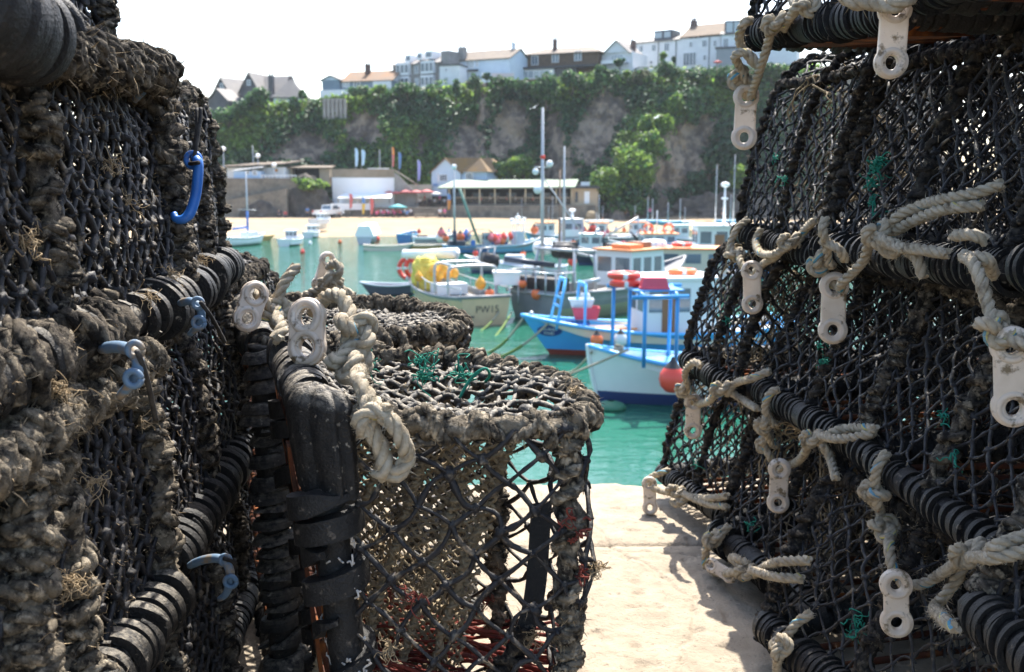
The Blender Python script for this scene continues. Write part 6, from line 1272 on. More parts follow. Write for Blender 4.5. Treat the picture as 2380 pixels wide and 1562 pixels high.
# name oval on the bow
def oval():
    e=np.linspace(0,TAU,32,endpoint=False); sx,sz=.40,.20; xc=b.loc(1287,776,y=1.05)[0]; zc=b.loc(1287,776,y=1.05)[2]
    def S_(x,z):
        t=x/b.L; zs=float(b.sheer(t)); fr=np.clip(z/zs,0,1); fl=(.74+.26*fr**.7)*(1-.30*(1-fr)*t**4); return float(b.half(t))*fl
    def hullpt(u,w): 
        x=xc+u; z=zc+w; t=min(.995,x/(b.L-b.rake*(1-z/1.40))); zs=float(b.sheer(t)); fr=np.clip(z/zs,0,1); fl=(.74+.26*fr**.7)*(1-.30*(1-fr)*t**4); return A(x,float(b.half(t))*fl+.02,z)
    V=np.array([hullpt(sx*math.cos(a),sz*math.sin(a)) for a in e]+[hullpt(0,0)]); n=32; i=np.arange(n); mb=MB(); mb.add(V,np.stack([i,(i+1)%n,np.full(n,n)],-1)); o=b.part('name_oval','oval blue',mb)
    a0=hullpt(.3,0);a1=hullpt(-.3,0); xdir=unit(a1-a0); up=unit(hullpt(0,.15)-hullpt(0,-.15)); nr=unit(np.cross(xdir,up)); up=np.cross(nr,xdir)
    for w_,dz in(('ISLAND',.065),('MAID',-.085)):
        p=hullpt(0,dz)+nr*.03; mw=Matrix(((xdir[0],up[0],nr[0],p[0]),(xdir[1],up[1],nr[1],p[1]),(xdir[2],up[2],nr[2],p[2]),(0,0,0,1))); text_on(w_,.155,mw,'letter white',o,'name_lettering')
oval()
mb=MB(); mb.ball((b.L-.35,0,1.45),.09,sub=1); b.part('bow_fittings','galv steel',mb)
buoy_ball('orange cylinder fender on the side of the blue boat',b.world((b.loc(1386,785,y=1.66)[0],1.72,.72)),.22,'buoy orange'); buoy_ball('white fender on the side of the blue boat',b.world((b.loc(1442,778,y=1.7)[0],1.72,.72)),.24,'letter white')
crate('red and white fish box on the blue boat deck',b.world((b.loc(1362,690,y=-.5)[0],-.5,1.15)),.9,.6,.4,'crate red'); crate('white fish box stacked behind the blue ladders',b.world((b.loc(1350,680,y=-.7)[0],-.6,1.56)),.8,.6,.28,'deck white'); crate('blue fish box on the blue boat deck',b.world((b.loc(1335,705,y=-.5)[0],-.3,.6)),.9,.6,.45,'blue tarp')
moor('weedy mooring rope from the blue bow, upper one',b.world((b.L-.1,0,1.35)),GP(1123,825,-.1),.04,sag=.25,weed=.45); moor('weedy mooring rope from the blue bow, lower one',b.world((b.L-.9,.5,1.22)),GP(1140,838,-.1),.045,sag=.2,weed=.55)
# ---------------- beige boat
st=A(-1.08,41.4,0); b=Boat('beige-sterned boat PW15 with arch, yellow net bin and orange buoys',(st[0],st[1]),113,10.0,2.7,(1.2,1.0,1.5),mats=('hull white','hull beige','hull grey'),gun='hull grey',deck='deck grey',boot=.14,tr=.82,well=.25,gr=.07); pb=b
xd=unit(b.rm@A(0,-1,0)); nr=unit(b.rm@A(-1,0,0))
mw=Matrix(((0,0,-1,-.012),(-1,0,0,-.05),(0,1,0,.66),(0,0,0,1))); text_on('PW15',.42,mw,'letter dark',b.root,'registration_lettering',squeeze=.8)
b.box('step','letter dark',-.03,-.005,.55,.85,.34,.42)
def tr(px,py,y=0): q=b.loc(px,py,y=y); return q
za=2.35
b.bars('arch','galv steel',[[(1.6,-1.1,.95),(1.6,-1.1,za-.25),(1.6,-.8,za),(1.6,.8,za),(1.6,1.1,za-.25),(1.6,1.1,.95)],[(3.4,-1.1,.95),(3.4,-1.1,za-.2),(3.4,-.8,za+.05),(3.4,.8,za+.05),(3.4,1.1,za-.2),(3.4,1.1,.95)],[(1.6,-.8,za),(3.4,-.8,za+.05)],[(1.6,.8,za),(3.4,.8,za+.05)]],.06)
b.bars('guard_rail','galv steel',[[(.1,1.05,1.55),(4,1.2,1.5),(8.2,.6,1.8)],[(.1,-1.05,1.55),(4,-1.2,1.5),(8.2,-.6,1.8)]]+[[(x,s_*(1.1 if x<5 else .95),1.0),(x,s_*(1.1 if x<5 else .95),1.55)] for x in(.1,1.6,3.2,4.8,6.4) for s_ in(-1,1)],.03)
q=P(990,652,47.5); o=MB(); v_,f_=ICO[2]; vv_=np.sign(v_)*np.abs(v_)**.62; v3_,f3_=ICO[3]; v3_=np.sign(v3_)*np.abs(v3_)**.6; o.add(v3_*A(.62,.6,.85)*(1+.22*noise3(v3_,2.2,3)+.12*noise3(v3_,6,4))[:,None],f3_,0,False); o=o.build('net_bin',M['net yellow']); o.location=Vector((q[0],q[1],1.55)); tag(o,'heap of bright yellow netting on the beige-sterned boat','net')
for k,(px_,py_,r_) in enumerate(((973,645,.20),(1008,632,.23),(1022,640,.22),(1030,626,.24),(1040,640,.22),(1056,636,.22),(1016,648,.20))): buoy_ball('orange-yellow net float in the cluster above the yellow netting',P(px_,py_,46.2+.15*k),r_,'buoy yellow','buoy yellow','orange-yellow floats above the yellow netting',name='net_float')
buoy_ball('single orange-yellow float hanging inside the arch',P(1117,661,43.0),.24,'buoy yellow','buoy yellow',name='net_float'); buoy_ball('orange-red fender on the stern rail of the beige boat',P(1138,682,42.2),.20,'buoy orange')
for k,(px_,py_) in enumerate(((948,624),(962,622))): ring(('left' if k==0 else 'right')+' red lifebuoy hung by the white roll of the beige boat',P(px_,py_,49+.2*k),.48,(R(88),0,R(-20+60*k)))
mb=MB(); a=P(940,592,49.2); c=P(1062,588,47.6); t=np.linspace(0,1,40)[:,None]; p=a*(1-t)+c*t; rr=.24+.10*noise3(p,1.4,2)+.08*np.clip(.35-t[:,0],0,1); mb.tube(p,rr,10); o=mb.build('rolled_awning',M['canvas white'],None,loc=a); tag(o,'bundled white awning roll on a boom above the red lifebuoys','awning')
b.bars('awning_boom','galv steel',[[tuple(b.rm.T@(P(938,596,49.3)-b.pos)),tuple(b.rm.T@(P(1068,590,47.5)-b.pos))],[tuple(b.rm.T@(P(1062,590,47.6)-b.pos)),tuple(b.rm.T@(P(1062,690,47.6)-b.pos))],[tuple(b.rm.T@(P(955,600,49.1)-b.pos)),tuple(b.rm.T@(P(957,680,49.1)-b.pos))]],.05)
b.box('locker','deck white',4.6,5.6,-.9,.6,.8,1.3)
# net drum behind the arch
q=P(1128,597,46); r=thing('net_hauler','dark net hauler drum in a grey frame behind the arch','machine',q); mb=MB(); mb.cyl((-.1,0,-.1),(.5,.3,-.25),.34,k=14); mb.build('drum',M['black rubber'],r); mb=MB(); [mb.cyl((x,0,-.35),(x+.15,.2,.42),.05,k=6) for x in(-.35,0,.3)]; mb.cyl((-.4,0,.40),(.5,.2,.42),.05,k=6); mb.cyl((-.2,.1,-.5),(-.1,.1,-2.6),.06,k=6); mb.build('frame',M['galv steel'],r)
# ---------------- dark trawler with orange-roofed wheelhouse
st=P(1205,745,43.2); b=Boat('dark trawler with orange-roofed white wheelhouse and tall mast',(st[0]+.6,43.0),44,11.0,3.4,(1.25,1.15,2.2),mats=('hull olive','hull grey','hull navy'),gun='hull grey',deck='deck grey',boot=.55,rake=1.1,well=.4,gr=.08); tb=b
z1=2.75; x0=5.4; b.house(x0,x0+2.6,2.2,1.1,z1,'deck white','roof orange',win=(3,1),wz=(.40,.82),front=2,slant=.25)
b.box('orange_tray','roof orange',x0+.2,x0+1.2,-.8,.3,z1+.1,z1+.3); b.box('roof_box','wood varnish',x0+1.6,x0+2.2,-.5,.5,z1+.1,z1+.35)
m_=b.rm.T@(P(1260,600,45.5)-b.pos); top=P(1260,250,45.5)[2]; b.mast(m_[0],m_[1],1.0,top,.10); 
b.bars('mast_fittings','galv steel',[[(m_[0]-.5,m_[1],6.6),(m_[0]+.5,m_[1],6.6)],[(m_[0],m_[1],6.2),(m_[0]+1.5,m_[1]-1.5,3.2)]],.03)
[b.part('mast_lamp','deck white',MB().ball((m_[0]+q_[0],m_[1],q_[1]),q_[2],sub=1)) for q_ in((.45,6.75,.17),(-.45,6.4,.15),(-.3,5.6,.2))]; mb=MB(); mb.ball((m_[0]+.02,m_[1],7.05),.12,sub=1); b.part('red_lamp','buoy red',mb)
m2=b.rm.T@(P(1310,600,47)-b.pos); b.mast(m2[0],m2[1],2.5,P(1310,340,47)[2],.07,name='aerial_mast'); m3=b.rm.T@(P(1300,600,46)-b.pos); b.mast(m3[0],m3[1],1.2,P(1297,395,46)[2],.06,'pipe rust',name='derrick_post')
b.bars('stern_gantry','galv steel',[[(1.2,-1.3,1.2),(1.5,-1.1,3.0)],[(1.2,1.3,1.2),(1.5,1.1,3.0)],[(1.5,-1.3,3.0),(1.5,1.3,3.0)],[(1.5,0,3.0),(3.8,.2,2.6)],[(2.8,-1.2,1.2),(2.9,-1.0,2.9)],[(2.8,1.2,1.2),(2.9,1.0,2.9)],[(2.9,-1.1,2.9),(2.9,1.1,2.9)],[(1.5,-1.1,3.0),(2.9,-1.0,2.9)],[(1.5,1.1,3.0),(2.9,1.0,2.9)]],.07)
q0=b.rm.T@(P(1172,602,44)-b.pos); q1=b.rm.T@(P(1288,617,44.6)-b.pos); b.bars('boom','hull navy',[[tuple(q0),tuple(q1)]],.13)
mb=MB(); mb.cyl((2.0,-.5,2.9),(2.0,.5,2.9),.34,k=12); mb.box((2.4,.3,3.1),(.7,.9,.35)); b.part('winch','black rubber',mb)
b.bars('stern_cage','galv steel',[[(x,y,1.15),(x,y,2.1)] for x in(-.1,.5,1.1) for y in(-1.5,-.9,-.3,.3,.9,1.5)]+[[(x,-1.5,2.1),(x,1.5,2.1)] for x in(-.1,1.1)]+[[(-.1,y,2.1),(1.1,y,2.1)] for y in(-1.5,1.5)]+[[(x,-1.5,1.2),(x,1.5,1.2)] for x in(-.1,1.1)],.04)
b.box('net_stack','black rubber',.05,.95,-1.3,1.3,1.15,1.85); q=P(1178,645,43.6); r=thing('fish_bin','white lidded fish bin above the steel cage','bin',(q[0],q[1],q[2]-.25)); mb=MB(); mb.box((0,0,.2),(1.1,.8,.5),taper=1.06); mb.build('tub',M['white panel'],r); mb=MB(); mb.box((0,0,.5),(1.25,.95,.08)); mb.build('lid',M['white panel'],r); mb=MB(); [mb.cyl((x,y,-.06),(x,y,-.9),.04,k=6) for x in(-.5,.5) for y in(-.35,.35)]; mb.build('stand',M['galv steel'],r)
buoy_ball('orange fender hanging by the steel cage',P(1247,684,42.8),.24,'buoy orange'); moor('rope hanging from the beige boat down to the water',P(1175,700,42.3),GP(1105,778,-.1),.035,sag=.2,weed=.5); moor('dark rope running down beside the beige stern',P(1190,725,42.5),GP(1135,800,-.1),.035,sag=.1,weed=.2)
# white raft canister & inflatable
def canister(label,c,l,r_,rz,m='canvas white'):
    t_=thing('liferaft_canister',label,'canister',c); t_.rotation_euler=(0,0,rz); mb=MB(); k=np.linspace(-1,1,13); mb.tube(np.stack([k*l/2,0*k,0*k],1),r_*np.sqrt(np.clip(1-np.abs(k)**6,.05,1)),16); mb.build('shell',M[m],t_)
    mb=MB(); [mb.tube(np.stack([np.full(17,x),1.02*r_*np.cos(np.linspace(0,TAU,17)),1.02*r_*np.sin(np.linspace(0,TAU,17))],1),.025,5) for x in(-l*.25,0,l*.25)]; mb.build('straps',M['tarp grey'],t_)
canister('white liferaft canister left of the orange wheelhouse roof',P(1262,577,47),1.0,.32,.3)
r=thing('inflatable_dinghy','grey-blue inflatable dinghy on the trawler bow','dinghy',P(1470,625,48)); r.rotation_euler=(R(25),R(35),R(30)); a=np.linspace(-2.6,2.6,30); mb=MB(); mb.tube(np.stack([np.cos(a)*1.1,np.sin(a)*.62,0*a],1),.24,10); mb.build('tube',M['tarp grey'],r); mb=MB(); mb.box((0,0,-.1),(1.7,.9,.06)); mb.build('floor',M['hull lightblue'],r)
# ---------------- boats further out
def simple(label,px,wl,head,L,B,fb,mats,cab=None,masts=(),gun='deck white',deck='deck grey',group='boats moored in the harbour',name='fishing_boat',boot=.15,cx=.5,**k):
    d=CAMZ*FPX/(wl-420); p=P(px,wl,d); h=R(head); s_=k.get('sc',1.0); pos=(p[0]-math.cos(h)*L*cx*s_,p[1]-math.sin(h)*L*cx*s_)
    b=Boat(label,pos,head,L,B,fb,mats=mats,gun=gun,deck=deck,boot=boot,group=group,name=name,**k)
    if cab: b.house(*cab[0],**cab[1])
    for m_ in masts: b.mast(*m_)
    return b
b=simple('cream boat with orange cabin top behind the blue boat wheelhouse',1560,675,172,9,3,(1.1,1.0,1.9),('boot red','hull cream','hull cream'),cab=((1.6,5.2,2.3,.9,2.35),dict(m='hull cream',roof='roof orange',win=(3,1))),gun='tarp grey',rake=.9); z=2.46
canister('white liferaft canister on the orange cabin top',b.world((5.5,.2,2.45)),1.5,.4,.2); ring('red lifebuoy on the orange cabin top',b.world((4.0,.6,z+.15)),.45,m='buoy red'); b.bars('davits','pipe rust',[[(1.2,.4,2.4),(1.1,.4,3.2),(1.6,.4,3.8)],[(.6,.4,2.4),(.5,.4,3.1),(.9,.4,3.6)]],.06)
b=simple('white wheelhouse boat with a brown door and radar mast',1620,640,178,10,3.2,(1.3,1.2,2.1),('boot blue','hull midblue','hull white'),cab=((2.2,5.2,2.4,1.1,3.2),dict(win=(3,1),roof='white panel',over=.3)),deck='deck white',rake=.9)
b.box('door','wood varnish',3.55,4.15,1.2,1.23,1.2,2.7); b.mast(3.4,0,3.2,5.6,.10,'white panel'); b.mast(2.9,.3,3.2,7.6,.04); b.mast(3.9,-.3,3.2,7.0,.04); mb=MB(); mb.ball((3.4,0,5.75),.28,sub=2,squash=(1,1,.6)); mb.box((3.4,0,4.9),(.2,1.3,.12)); b.part('radar','white panel',mb)
b=simple('white boat with pink-orange roof and a blue tarpaulin beside it',1515,600,182,8,2.8,(1.1,1.0,1.8),('boot blue','hull lightblue','hull white'),cab=((2.0,5.0,2.3,.9,2.3),dict(win=(3,1),roof='roof orange',over=.25)),deck='deck white',rake=.8,sc=.85); b.mast(3.6,0,2.3,4.4,.07,'white panel')
ring('orange lifebuoy leaning on the pink-orange roof, left',b.world((4.4,.3,2.75)),.38,(R(80),0,.3),'buoy orange'); ring('orange lifebuoy leaning on the pink-orange roof, right',b.world((2.6,.3,2.75)),.38,(R(80),0,-.4),'buoy orange'); b.box('tarpaulin','blue tarp',1.2,3.4,1.3,1.9,1.0,1.45)
r=thing('black_sail','black triangular flag sail rising between the boats','sail',P(1498,590,75)); mb=MB(); mb.prism(A([0,0,0],[1.0,0,-.2],[-1.3,0,1.9]),(0,.05,0)); mb.build('cloth',M['black rubber'],r)
b=simple('blue boat with a grey-white wheelhouse and flared white bow',1306,578,14,11,3.6,(1.3,1.25,2.9),('boot green','hull midblue','hull midblue'),cab=((5.4,8.6,2.6,1.2,4.3),dict(win=(2,1),m='tarp grey',roof='white panel',slant=.4,wz=(.45,.8))),gun='white panel',rake=1.2,gr=.1,sc=.62); b.box('white_locker','white panel',5.2,8.0,-1.6,-1.35,1.9,2.9); b.mast(7,0,4.3,5.4,.25,'white panel'); mb=MB(); mb.ball((7,0,5.55),.5,squash=(1,1,.45)); b.part('radar','white panel',mb); b.mast(6.0,0,4.3,7.5,.04); b.mast(4.2,.4,1.3,7.6,.05); b.box('deck_gear','deck white',1.0,4.5,-1,.8,1.2,1.6)
for k,(px_,py_) in enumerate(((1372,545),(1378,531))): buoy_ball(('lower' if k==0 else 'upper')+' red fender at the flared bow of the blue wheelhouse boat',P(px_,py_,86.5),.42-.1*k,'buoy red')
buoy_ball('orange fender at the stern of the blue wheelhouse boat',P(1242,535,87),.35,'buoy orange')
b=simple('pale blue boat with white radar tower and red buoys on deck',1195,584,28,9.5,3.2,(1.2,1.2,2.2),('boot blue','hull lightblue','hull lightblue'),gun='white panel',rake=1.0,gr=.08,sc=.55)
b.bars('tower','white panel',[[(4.6,-.9,1.2),(4.9,-.6,4.4)],[(4.6,.9,1.2),(4.9,.6,4.4)],[(6.2,-.9,1.2),(5.9,-.6,4.4)],[(6.2,.9,1.2),(5.9,.6,4.4)],[(4.9,0,4.4),(5.9,0,4.4)]],.08); b.box('tower_top','white panel',4.5,6.3,-.9,.9,4.4,4.55); b.box('wheelhouse','tarp grey',4.7,6.1,-.8,.8,1.2,3.2); mb=MB(); mb.ball((5.4,0,5.3),.45,squash=(1,1,.6)); mb.cyl((5.4,0,4.5),(5.4,0,6.0),.08); mb.ball((4.6,.4,4.9),.4,squash=(1,1,.7)); mb.ball((6.6,.2,5.0),.33); mb.cyl((6.6,.2,1.6),(6.6,.2,4.9),.05); b.part('radar','white panel',mb); b.mast(5.9,-.3,4.5,8.2,.04)
b.box('bait_bin','blue tarp',.6,2.2,-.8,.6,1.3,2.9)
for k,(x,y,z,m_) in enumerate(((.3,.9,2.3,'buoy pink'),(.9,1.1,2.2,'buoy red'),(1.7,.9,2.1,'buoy pink'),(2.4,1.0,2.35,'buoy red'),(2.1,1.1,1.8,'buoy orange'),(3.0,.7,2.2,'letter white'),(3.6,.8,2.4,'buoy red'),(1.2,1.2,1.75,'buoy pink'))): buoy_ball({'buoy pink':'pink','buoy red':'red','buoy orange':'orange','letter white':'white'}[m_]+' buoy heaped on the deck of the pale blue radar boat',b.world((x,-y,z)),.30,m_,m_,'buoys heaped on the pale blue boat, '+m_[5:],name='buoy')
b=simple('dark blue boat with a red-edged arched canopy',1108,586,10,10,3.2,(1.2,1.1,2.0),('boot green','hull midblue','hull midblue'),rake=.9,gun='hull lightblue',sc=.56); 
mb=MB(); a=np.linspace(0,math.pi,18); P0=np.stack([5.6+1.9*-np.cos(a),0*a-1.2,2.6+1.1*np.sin(a)],1); V=np.concatenate([P0,P0+A(0,2.4,0)]); i=np.arange(17); mb.add(V,np.stack([i,i+1,i+19,i+18],-1)); mb.add(V+A(0,0,-.08),np.stack([i,i+1,i+19,i+18],-1)[:,::-1]); b.part('canopy','pipe rust',mb); b.bars('canopy_posts','galv steel',[[(x,y,1.1),(x,y,2.7)] for x in(3.75,5.6,7.45) for y in(-1.15,1.15)],.06); b.house(6.0,7.6,1.9,1.1,2.9,'tarp grey','deck white',win=(2,1)); b.box('pot_pile','hull navy',.8,3.2,-1.2,1.2,1.1,1.9); b.box('blue_drum','blue tarp',4.0,4.6,-1.4,-.8,1.2,2.0)
m_=b.rm.T@(P(1056,560,83)-b.pos)/b.sc; zt_=P(1056,388,83)[2]/b.sc; b.mast(m_[0],-1.0,1.0,zt_,.2,'galv steel'); mb=MB(); mb.ball((m_[0],-1.0,zt_),.36,squash=(1,1,1.1)); b.part('masthead_light','white panel',mb); mb=MB(); mb.cyl((m_[0],-1.0,.9),(m_[0],-1.0,3.4),.28,.34,10); b.part('furled_sail','hull navy',mb); b.bars('forestay_spar','hull green',[[(m_[0]+.8,-1.0,zt_*.75),(m_[0]+3.6,-1.1,1.6)]],.2)
buoy_ball('orange buoy at the bow of the dark blue canopy boat',P(1070,552,84),.38,'buoy orange'); buoy_ball('bright blue drum float on the dark blue canopy boat',P(1084,550,84.5),.42,'blue tarp','blue tarp'); buoy_ball('white mooring float left of the dark blue canopy boat',P(1022,552,90),.4,'letter white'); buoy_ball('orange float on the stern of the dark blue canopy boat',P(1036,555,86),.3,'buoy orange'); buoy_ball('pink float on the stern of the dark blue canopy boat',P(1026,542,88),.36,'buoy pink')
# ---------------- small craft
GS='small craft near the beach'
b=simple('small white yacht with a bare mast at the left',571,568,62,5.2,1.95,(.85,.75,1.05),('boot green','hull white','boot red'),name='sailing_boat',group=GS,gun='hull white',deck='deck white'); b.mast(3.0,0,.8,P(566,398,93)[2],.10); b.bars('spreaders','galv steel',[[(3.0,-1.1,3.3),(3.0,1.1,3.3)]],.03); b.box('cabin','deck white',2.4,3.9,-.55,.55,.7,1.25,taper=.85); b.bars('furled_sail','blue tarp',[[(2.9,0,1.7),(1.0,0,1.6)],[(2.95,0,1.4),(2.98,0,3.2)]],.11)
b=simple('small white and green motor boat left of the red mooring buoy',681,568,75,3.6,1.6,(.65,.6,.8),('boot green','hull white','hull white'),name='motor_boat',group=GS,deck='deck white'); b.house(1.1,1.9,.8,.5,1.35,'tarp grey','deck white',win=(1,1))
b=simple('little white boat afloat at the edge of the sand',726,549,85,3.4,1.5,(.6,.55,.7),('boot green','hull white','hull white'),name='motor_boat',group=GS,deck='deck white'); b.house(1.4,2.6,1.0,.45,1.2,'deck white','deck white',win=(2,1))
b=Boat('white boat drawn up on the sand',P(728,528,113)[:2]+A(0,0),70,3.6,1.6,(.7,.65,.9),mats=('hull white','hull white','hull white'),gun='tarp grey',group=GS,name='motor_boat'); b.root.location.z=P(728,530,113)[2]+.25; b.house(1.6,2.8,1.0,.5,1.3,'deck white','deck white',win=(2,1))
b=simple('white boat under a pale tent cover between two red buoys',856,562,88,4.4,1.75,(.7,.65,.8),('boot green','tarp grey','hull white'),name='covered_boat',group=GS); mb=MB(); mb.prism(A([.05,-.95,.75],[.05,.95,.75],[.05,.55,1.75],[.05,-.55,1.75]),(4.0,0,.1)); b.part('tent_cover','canvas white',mb)
b=simple('small round blue boat beside an orange buoy',951,562,80,3.8,1.75,(.9,.85,1.1),('boot green','hull midblue','hull midblue'),name='rowing_boat',group=GS,gun='hull lightblue')
b=simple('yellow dinghy behind the white yacht',607,557,2,2.8,1.1,(.45,.4,.55),('hull ochre','hull ochre','hull ochre'),name='dinghy',cat='dinghy',group=GS,gun='hull ochre',deck='hull ochre') if False else simple('yellow dinghy behind the white yacht',607,557,2,2.8,1.1,(.45,.4,.55),('hull ochre','hull ochre','hull ochre'),name='dinghy',group=GS,gun='hull ochre',deck='hull ochre')
b=simple('long low green rowing boat in front of the blue one',905,580,4,4.4,1.3,(.5,.4,.62),('hull green','hull green','hull cream'),name='rowing_boat',group=GS,gun='hull cream',deck='hull cream'); b=simple('low ochre raft left of the dark blue canopy boat',985,578,3,4.0,1.5,(.42,.4,.46),('boot green','hull ochre','hull cream'),name='raft',group=GS,gun='hull cream',deck='hull ochre',tr=.9,full=5)
b=simple('dark navy dinghy with a pale rim in front of the lifebuoys',900,683,177,2.9,1.25,(.62,.52,.66),('hull navy','hull navy','hull navy'),name='dinghy',group=GS,gun='tarp grey',deck='hull navy',boot=.1); b.box('thwart','tarp grey',1.0,1.25,-.5,.5,.36,.41)
GBU='red mooring buoys floating near the beach'
for k,(px_,py_,r_,m_,lab) in enumerate(((703,583,.20,'buoy red','red mooring buoy floating alone in the open water'),(841,557,.25,'buoy red','red mooring buoy left of the tent-covered boat'),(877,554,.28,'buoy red','red mooring buoy right of the tent-covered boat'),(965,550,.32,'buoy orange','orange mooring buoy touching the small round blue boat'),(790,560,.2,'buoy orange','faint orange mooring buoy left of the tent-covered boat'),(720,563,.2,'letter white','white mooring buoy below the little white boat'))):
    d=CAMZ*FPX/(py_+4-420); c=P(px_,py_,d); c[2]=r_*.55; buoy_ball(lab,c,r_,m_,m_,GBU,name='mooring_buoy')
for k,(px_,y0,y1,d,lab) in enumerate(((1505,458,520,118,'yacht mast left of the pair beyond the white cabins'),(1516,462,520,120,'yacht mast right of the pair beyond the white cabins'),(1552,470,522,118,'short yacht mast right of the sunbathers'),(1580,462,522,119,'thin leaning mast left of the radar mast'),(1697,452,520,118,'leaning mast at the edge of the right-hand pots'),(1392,452,520,120,'thin mast below the restaurant kiosk'))):
    q=P(px_,y1,d); top=P(px_,y0,d)[2]; r=thing('beached_dinghy',lab.replace('mast','mast of a beached dinghy',1),'dinghy',(q[0],q[1],max(q[2],.2)),'dinghies with bare masts on the far sand'); mb=MB(); mb.cyl((0,0,.3),(0,0,top-q[2]),.06,.04,6); mb.build('mast',M['galv steel'],r)
    mb=MB(); v_,f_=ICO[2]; vv=v_*A(1.8,.65,.45); vv[:,2]=np.minimum(vv[:,2],.15); mb.add(vv+A(0,0,.3),f_); mb.build('hull',M['hull white' if k%2 else 'hull lightblue'],r)
b=simple('low black workboat with a spindly derrick among the crowded boats',1440,612,186,7,2.4,(.9,.8,1.4),('boot blue','hull navy','hull navy'),gun='hull grey',deck='deck grey'); b.bars('derrick','galv steel',[[(2.0,0,.8),(2.2,0,3.4)],[(2.2,0,3.4),(4.6,.2,2.0)],[(5.0,.6,.9),(5.1,.6,2.0),(5.5,.6,2.3)]],.06); b.box('gear_pile','black rubber',2.6,4.4,-.8,.8,.7,1.5)
b=simple('small white launch with a grey cuddy left of the orange wheelhouse',1225,640,170,5,1.9,(.7,.65,1.0),('boot blue','hull white','hull white'),gun='tarp grey',deck='deck white',group='boats moored in the harbour',name='motor_boat'); b.box('cuddy','tarp grey',2.6,4.0,-.6,.6,.6,1.35,taper=.8)
b=simple('white boat with a blue hull stripe at the right edge of the gap',1640,600,175,8,2.8,(1.1,1.0,1.8),('boot blue','hull blue','hull white'),cab=((2.2,4.8,2.1,.9,2.5),dict(win=(2,1))),gun='hull white',deck='deck white')
for k,(px_,py_,d_,r_,m_,lab) in enumerate(((1360,690,37,.2,'letter white','white fender lying on the blue boat foredeck'),(1330,608,48,.22,'buoy red','red buoy on the trawler foredeck'),(1400,545,84,.3,'buoy pink','pink buoy beyond the trawler wheelhouse'),(1458,640,47,.25,'buoy red','red buoy beside the inflatable dinghy'),(1215,660,43,.18,'buoy orange','small orange float on the steel cage'))): buoy_ball(lab,P(px_,py_,d_),r_,m_)
for k,(px_,wl_,hd,L_,mats_,cab_,lab) in enumerate(((1400,562,165,5.5,('boot blue','hull white','hull white'),1,'small white cabin boat beyond the trawler wheelhouse'),(1452,566,20,5.0,('boot red','hull navy','hull navy'),0,'small black open boat left of the pink-orange roof'),(1275,562,200,5,('boot blue','hull lightblue','hull white'),1,'small pale cabin boat behind the tall mast'),(1012,566,15,4.2,('boot red','hull white','hull white'),0,'small white open boat left of the dark blue canopy boat'),(1155,632,160,4.6,('boot blue','hull grey','hull grey'),0,'small grey skiff between the beige boat and the trawler'),(1385,600,170,5.5,('boot green','hull green','hull cream'),1,'small green and cream cabin boat behind the orange wheelhouse'),(1475,560,10,5.2,('boot blue','hull midblue','hull white'),1,'small blue cabin boat near the far sand'),(1590,570,170,5.2,('boot red','hull cream','hull cream'),1,'small cream cabin boat behind the white wheelhouse boat'))):
    b=simple(lab,px_,wl_,hd,L_,L_*.36,(.75,.7,1.1),mats_,gun='white panel',deck='deck grey'); zz=.6
    if cab_: b.house(L_*.42,L_*.72,L_*.24,.6,1.9,'deck white','deck white' if k%2 else 'roof orange',win=(2,1)); b.mast(L_*.5,0,1.9,3.6,.04)
    else: b.box('thwart','wood varnish',L_*.4,L_*.46,-L_*.14,L_*.14,.48,.54); b.box('gear_pile','black rubber',L_*.1,L_*.3,-.5,.5,.3,.9)
    for q in range(2): buoy_ball(('front' if q==0 else 'rear')+' buoy on the '+lab,b.world((L_*(.82 if q==0 else .12),.1-.3*q,1.25)),.2,('buoy red','buoy orange','buoy pink','letter white')[(k+q)%4],'black rubber',name='deck_buoy')
# gulls gliding in front of the cliff
for k,(px_,py_) in enumerate(((1138,362*.581+.0),(1242,211),(1527,272))):
    q=P((1138,1242,1527)[k],(211,250,273)[k],(120,110,115)[k]); r=thing('gull',('white gull gliding left of the tall mast','white gull gliding above the brown cliff rock','white gull gliding right of the cliff middle')[k],'gull',q); r.rotation_euler=(0,R(-25),R(20*k)); mb=MB(); v_,f_=ICO[2]; mb.add(v_*A(.07,.22,.07),f_); t=np.linspace(-1,1,13); W_=np.stack([t*.62,.05-.16*np.abs(t)**1.5,.10*np.sin(np.abs(t)*2.6)],1); c_=.09*(1-np.abs(t)**2)+.012
    V=np.concatenate([W_+np.stack([0*t,c_,0*t],1),W_-np.stack([0*t,c_,0*t],1)]); i=np.arange(12); mb.add(V,np.stack([i,i+1,i+14,i+13],-1)); mb.add(A(0,.26,.02)+v_*A(.05,.07,.05),f_); mb.build('body',M['white panel'],r)
HAZE=.00016
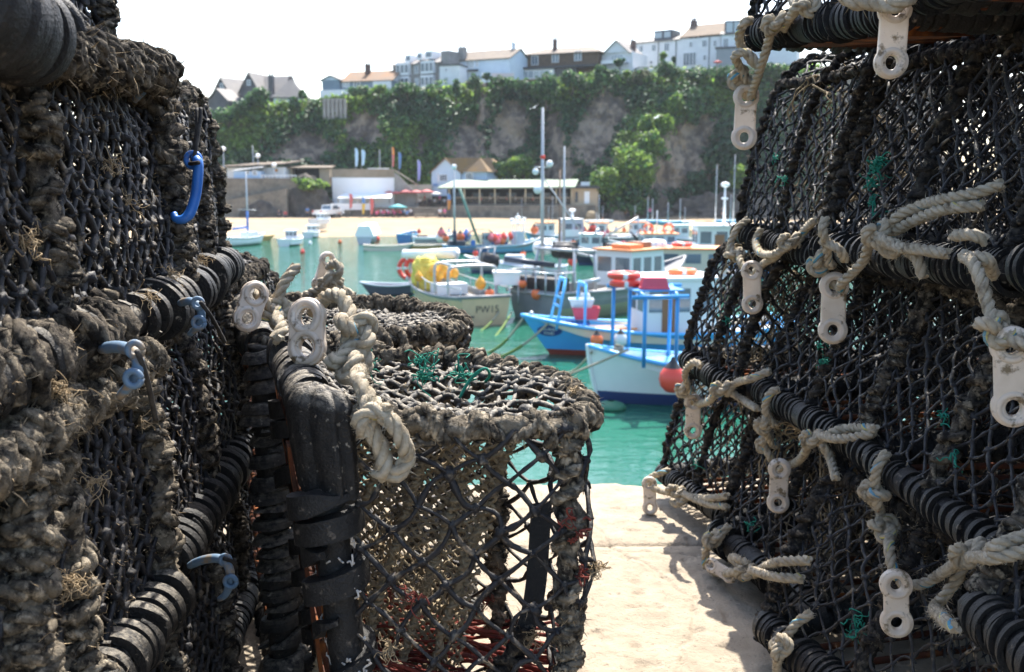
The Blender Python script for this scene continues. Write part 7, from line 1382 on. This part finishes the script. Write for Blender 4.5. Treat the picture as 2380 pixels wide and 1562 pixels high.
# ================================================================ camera, light, world
cam=bpy.data.cameras.new('camera'); co=bpy.data.objects.new('camera',cam); COL.objects.link(co); scn.camera=co
co.location=(0,0,CAMZ); co.rotation_euler=(R(90)-TH,0,0); cam.sensor_width=36; cam.lens=FPX/2380*36; cam.clip_start=.05; cam.clip_end=5000
cam.dof.use_dof=True; cam.dof.focus_distance=1.62; cam.dof.aperture_fstop=8.0
AZ,EL=R(13.5),R(57)
sd=A(math.sin(AZ)*math.cos(EL),math.cos(AZ)*math.cos(EL),math.sin(EL))
sl=bpy.data.lights.new('sun','SUN'); sl.energy=4.3; sl.angle=R(.5); sl.color=(1,.955,.88)
so=bpy.data.objects.new('sun',sl); COL.objects.link(so); so.rotation_euler=Vector(-sd).to_track_quat('-Z','Y').to_euler(); so.location=(0,0,60)
w=bpy.data.worlds.new('World'); scn.world=w; w.use_nodes=True; nt=w.node_tree
sky=nt.nodes.new('ShaderNodeTexSky'); sky.sky_type='NISHITA'; sky.sun_disc=False; sky.sun_elevation=EL; sky.sun_rotation=AZ; sky.air_density=1.0; sky.dust_density=2.0; sky.ozone_density=1.0
bg=nt.nodes['Background']; bg.inputs['Strength'].default_value=.15; nt.links.new(sky.outputs[0],bg.inputs['Color'])
scn.view_settings.view_transform='Standard'; scn.view_settings.look='None'; scn.view_settings.exposure=1.6; scn.view_settings.gamma=1
scn.cycles.use_denoising=True
try: scn.cycles.denoiser='OPENIMAGEDENOISE'
except Exception: pass
scn.cycles.max_bounces=7; scn.cycles.diffuse_bounces=3; scn.cycles.glossy_bounces=3; scn.cycles.transmission_bounces=3; scn.cycles.caustics_reflective=False; scn.cycles.caustics_refractive=False

hz=bpy.data.materials.new('haze'); hz.use_nodes=True; nt=hz.node_tree
for n in list(nt.nodes):
    if n.type=='BSDF_PRINCIPLED': nt.nodes.remove(n)
pv=nt.nodes.new('ShaderNodeVolumePrincipled'); pv.inputs['Color'].default_value=(.86,.93,1,1); pv.inputs['Density'].default_value=HAZE; pv.inputs['Anisotropy'].default_value=.2
nt.links.new(pv.outputs[0],nt.nodes['Material Output'].inputs['Volume'])
mb=MB(); mb.box((20,110,18),(420,340,44)); ho=mb.build('haze',hz); tag(ho,'thin sea haze over the harbour','haze',kind='stuff')
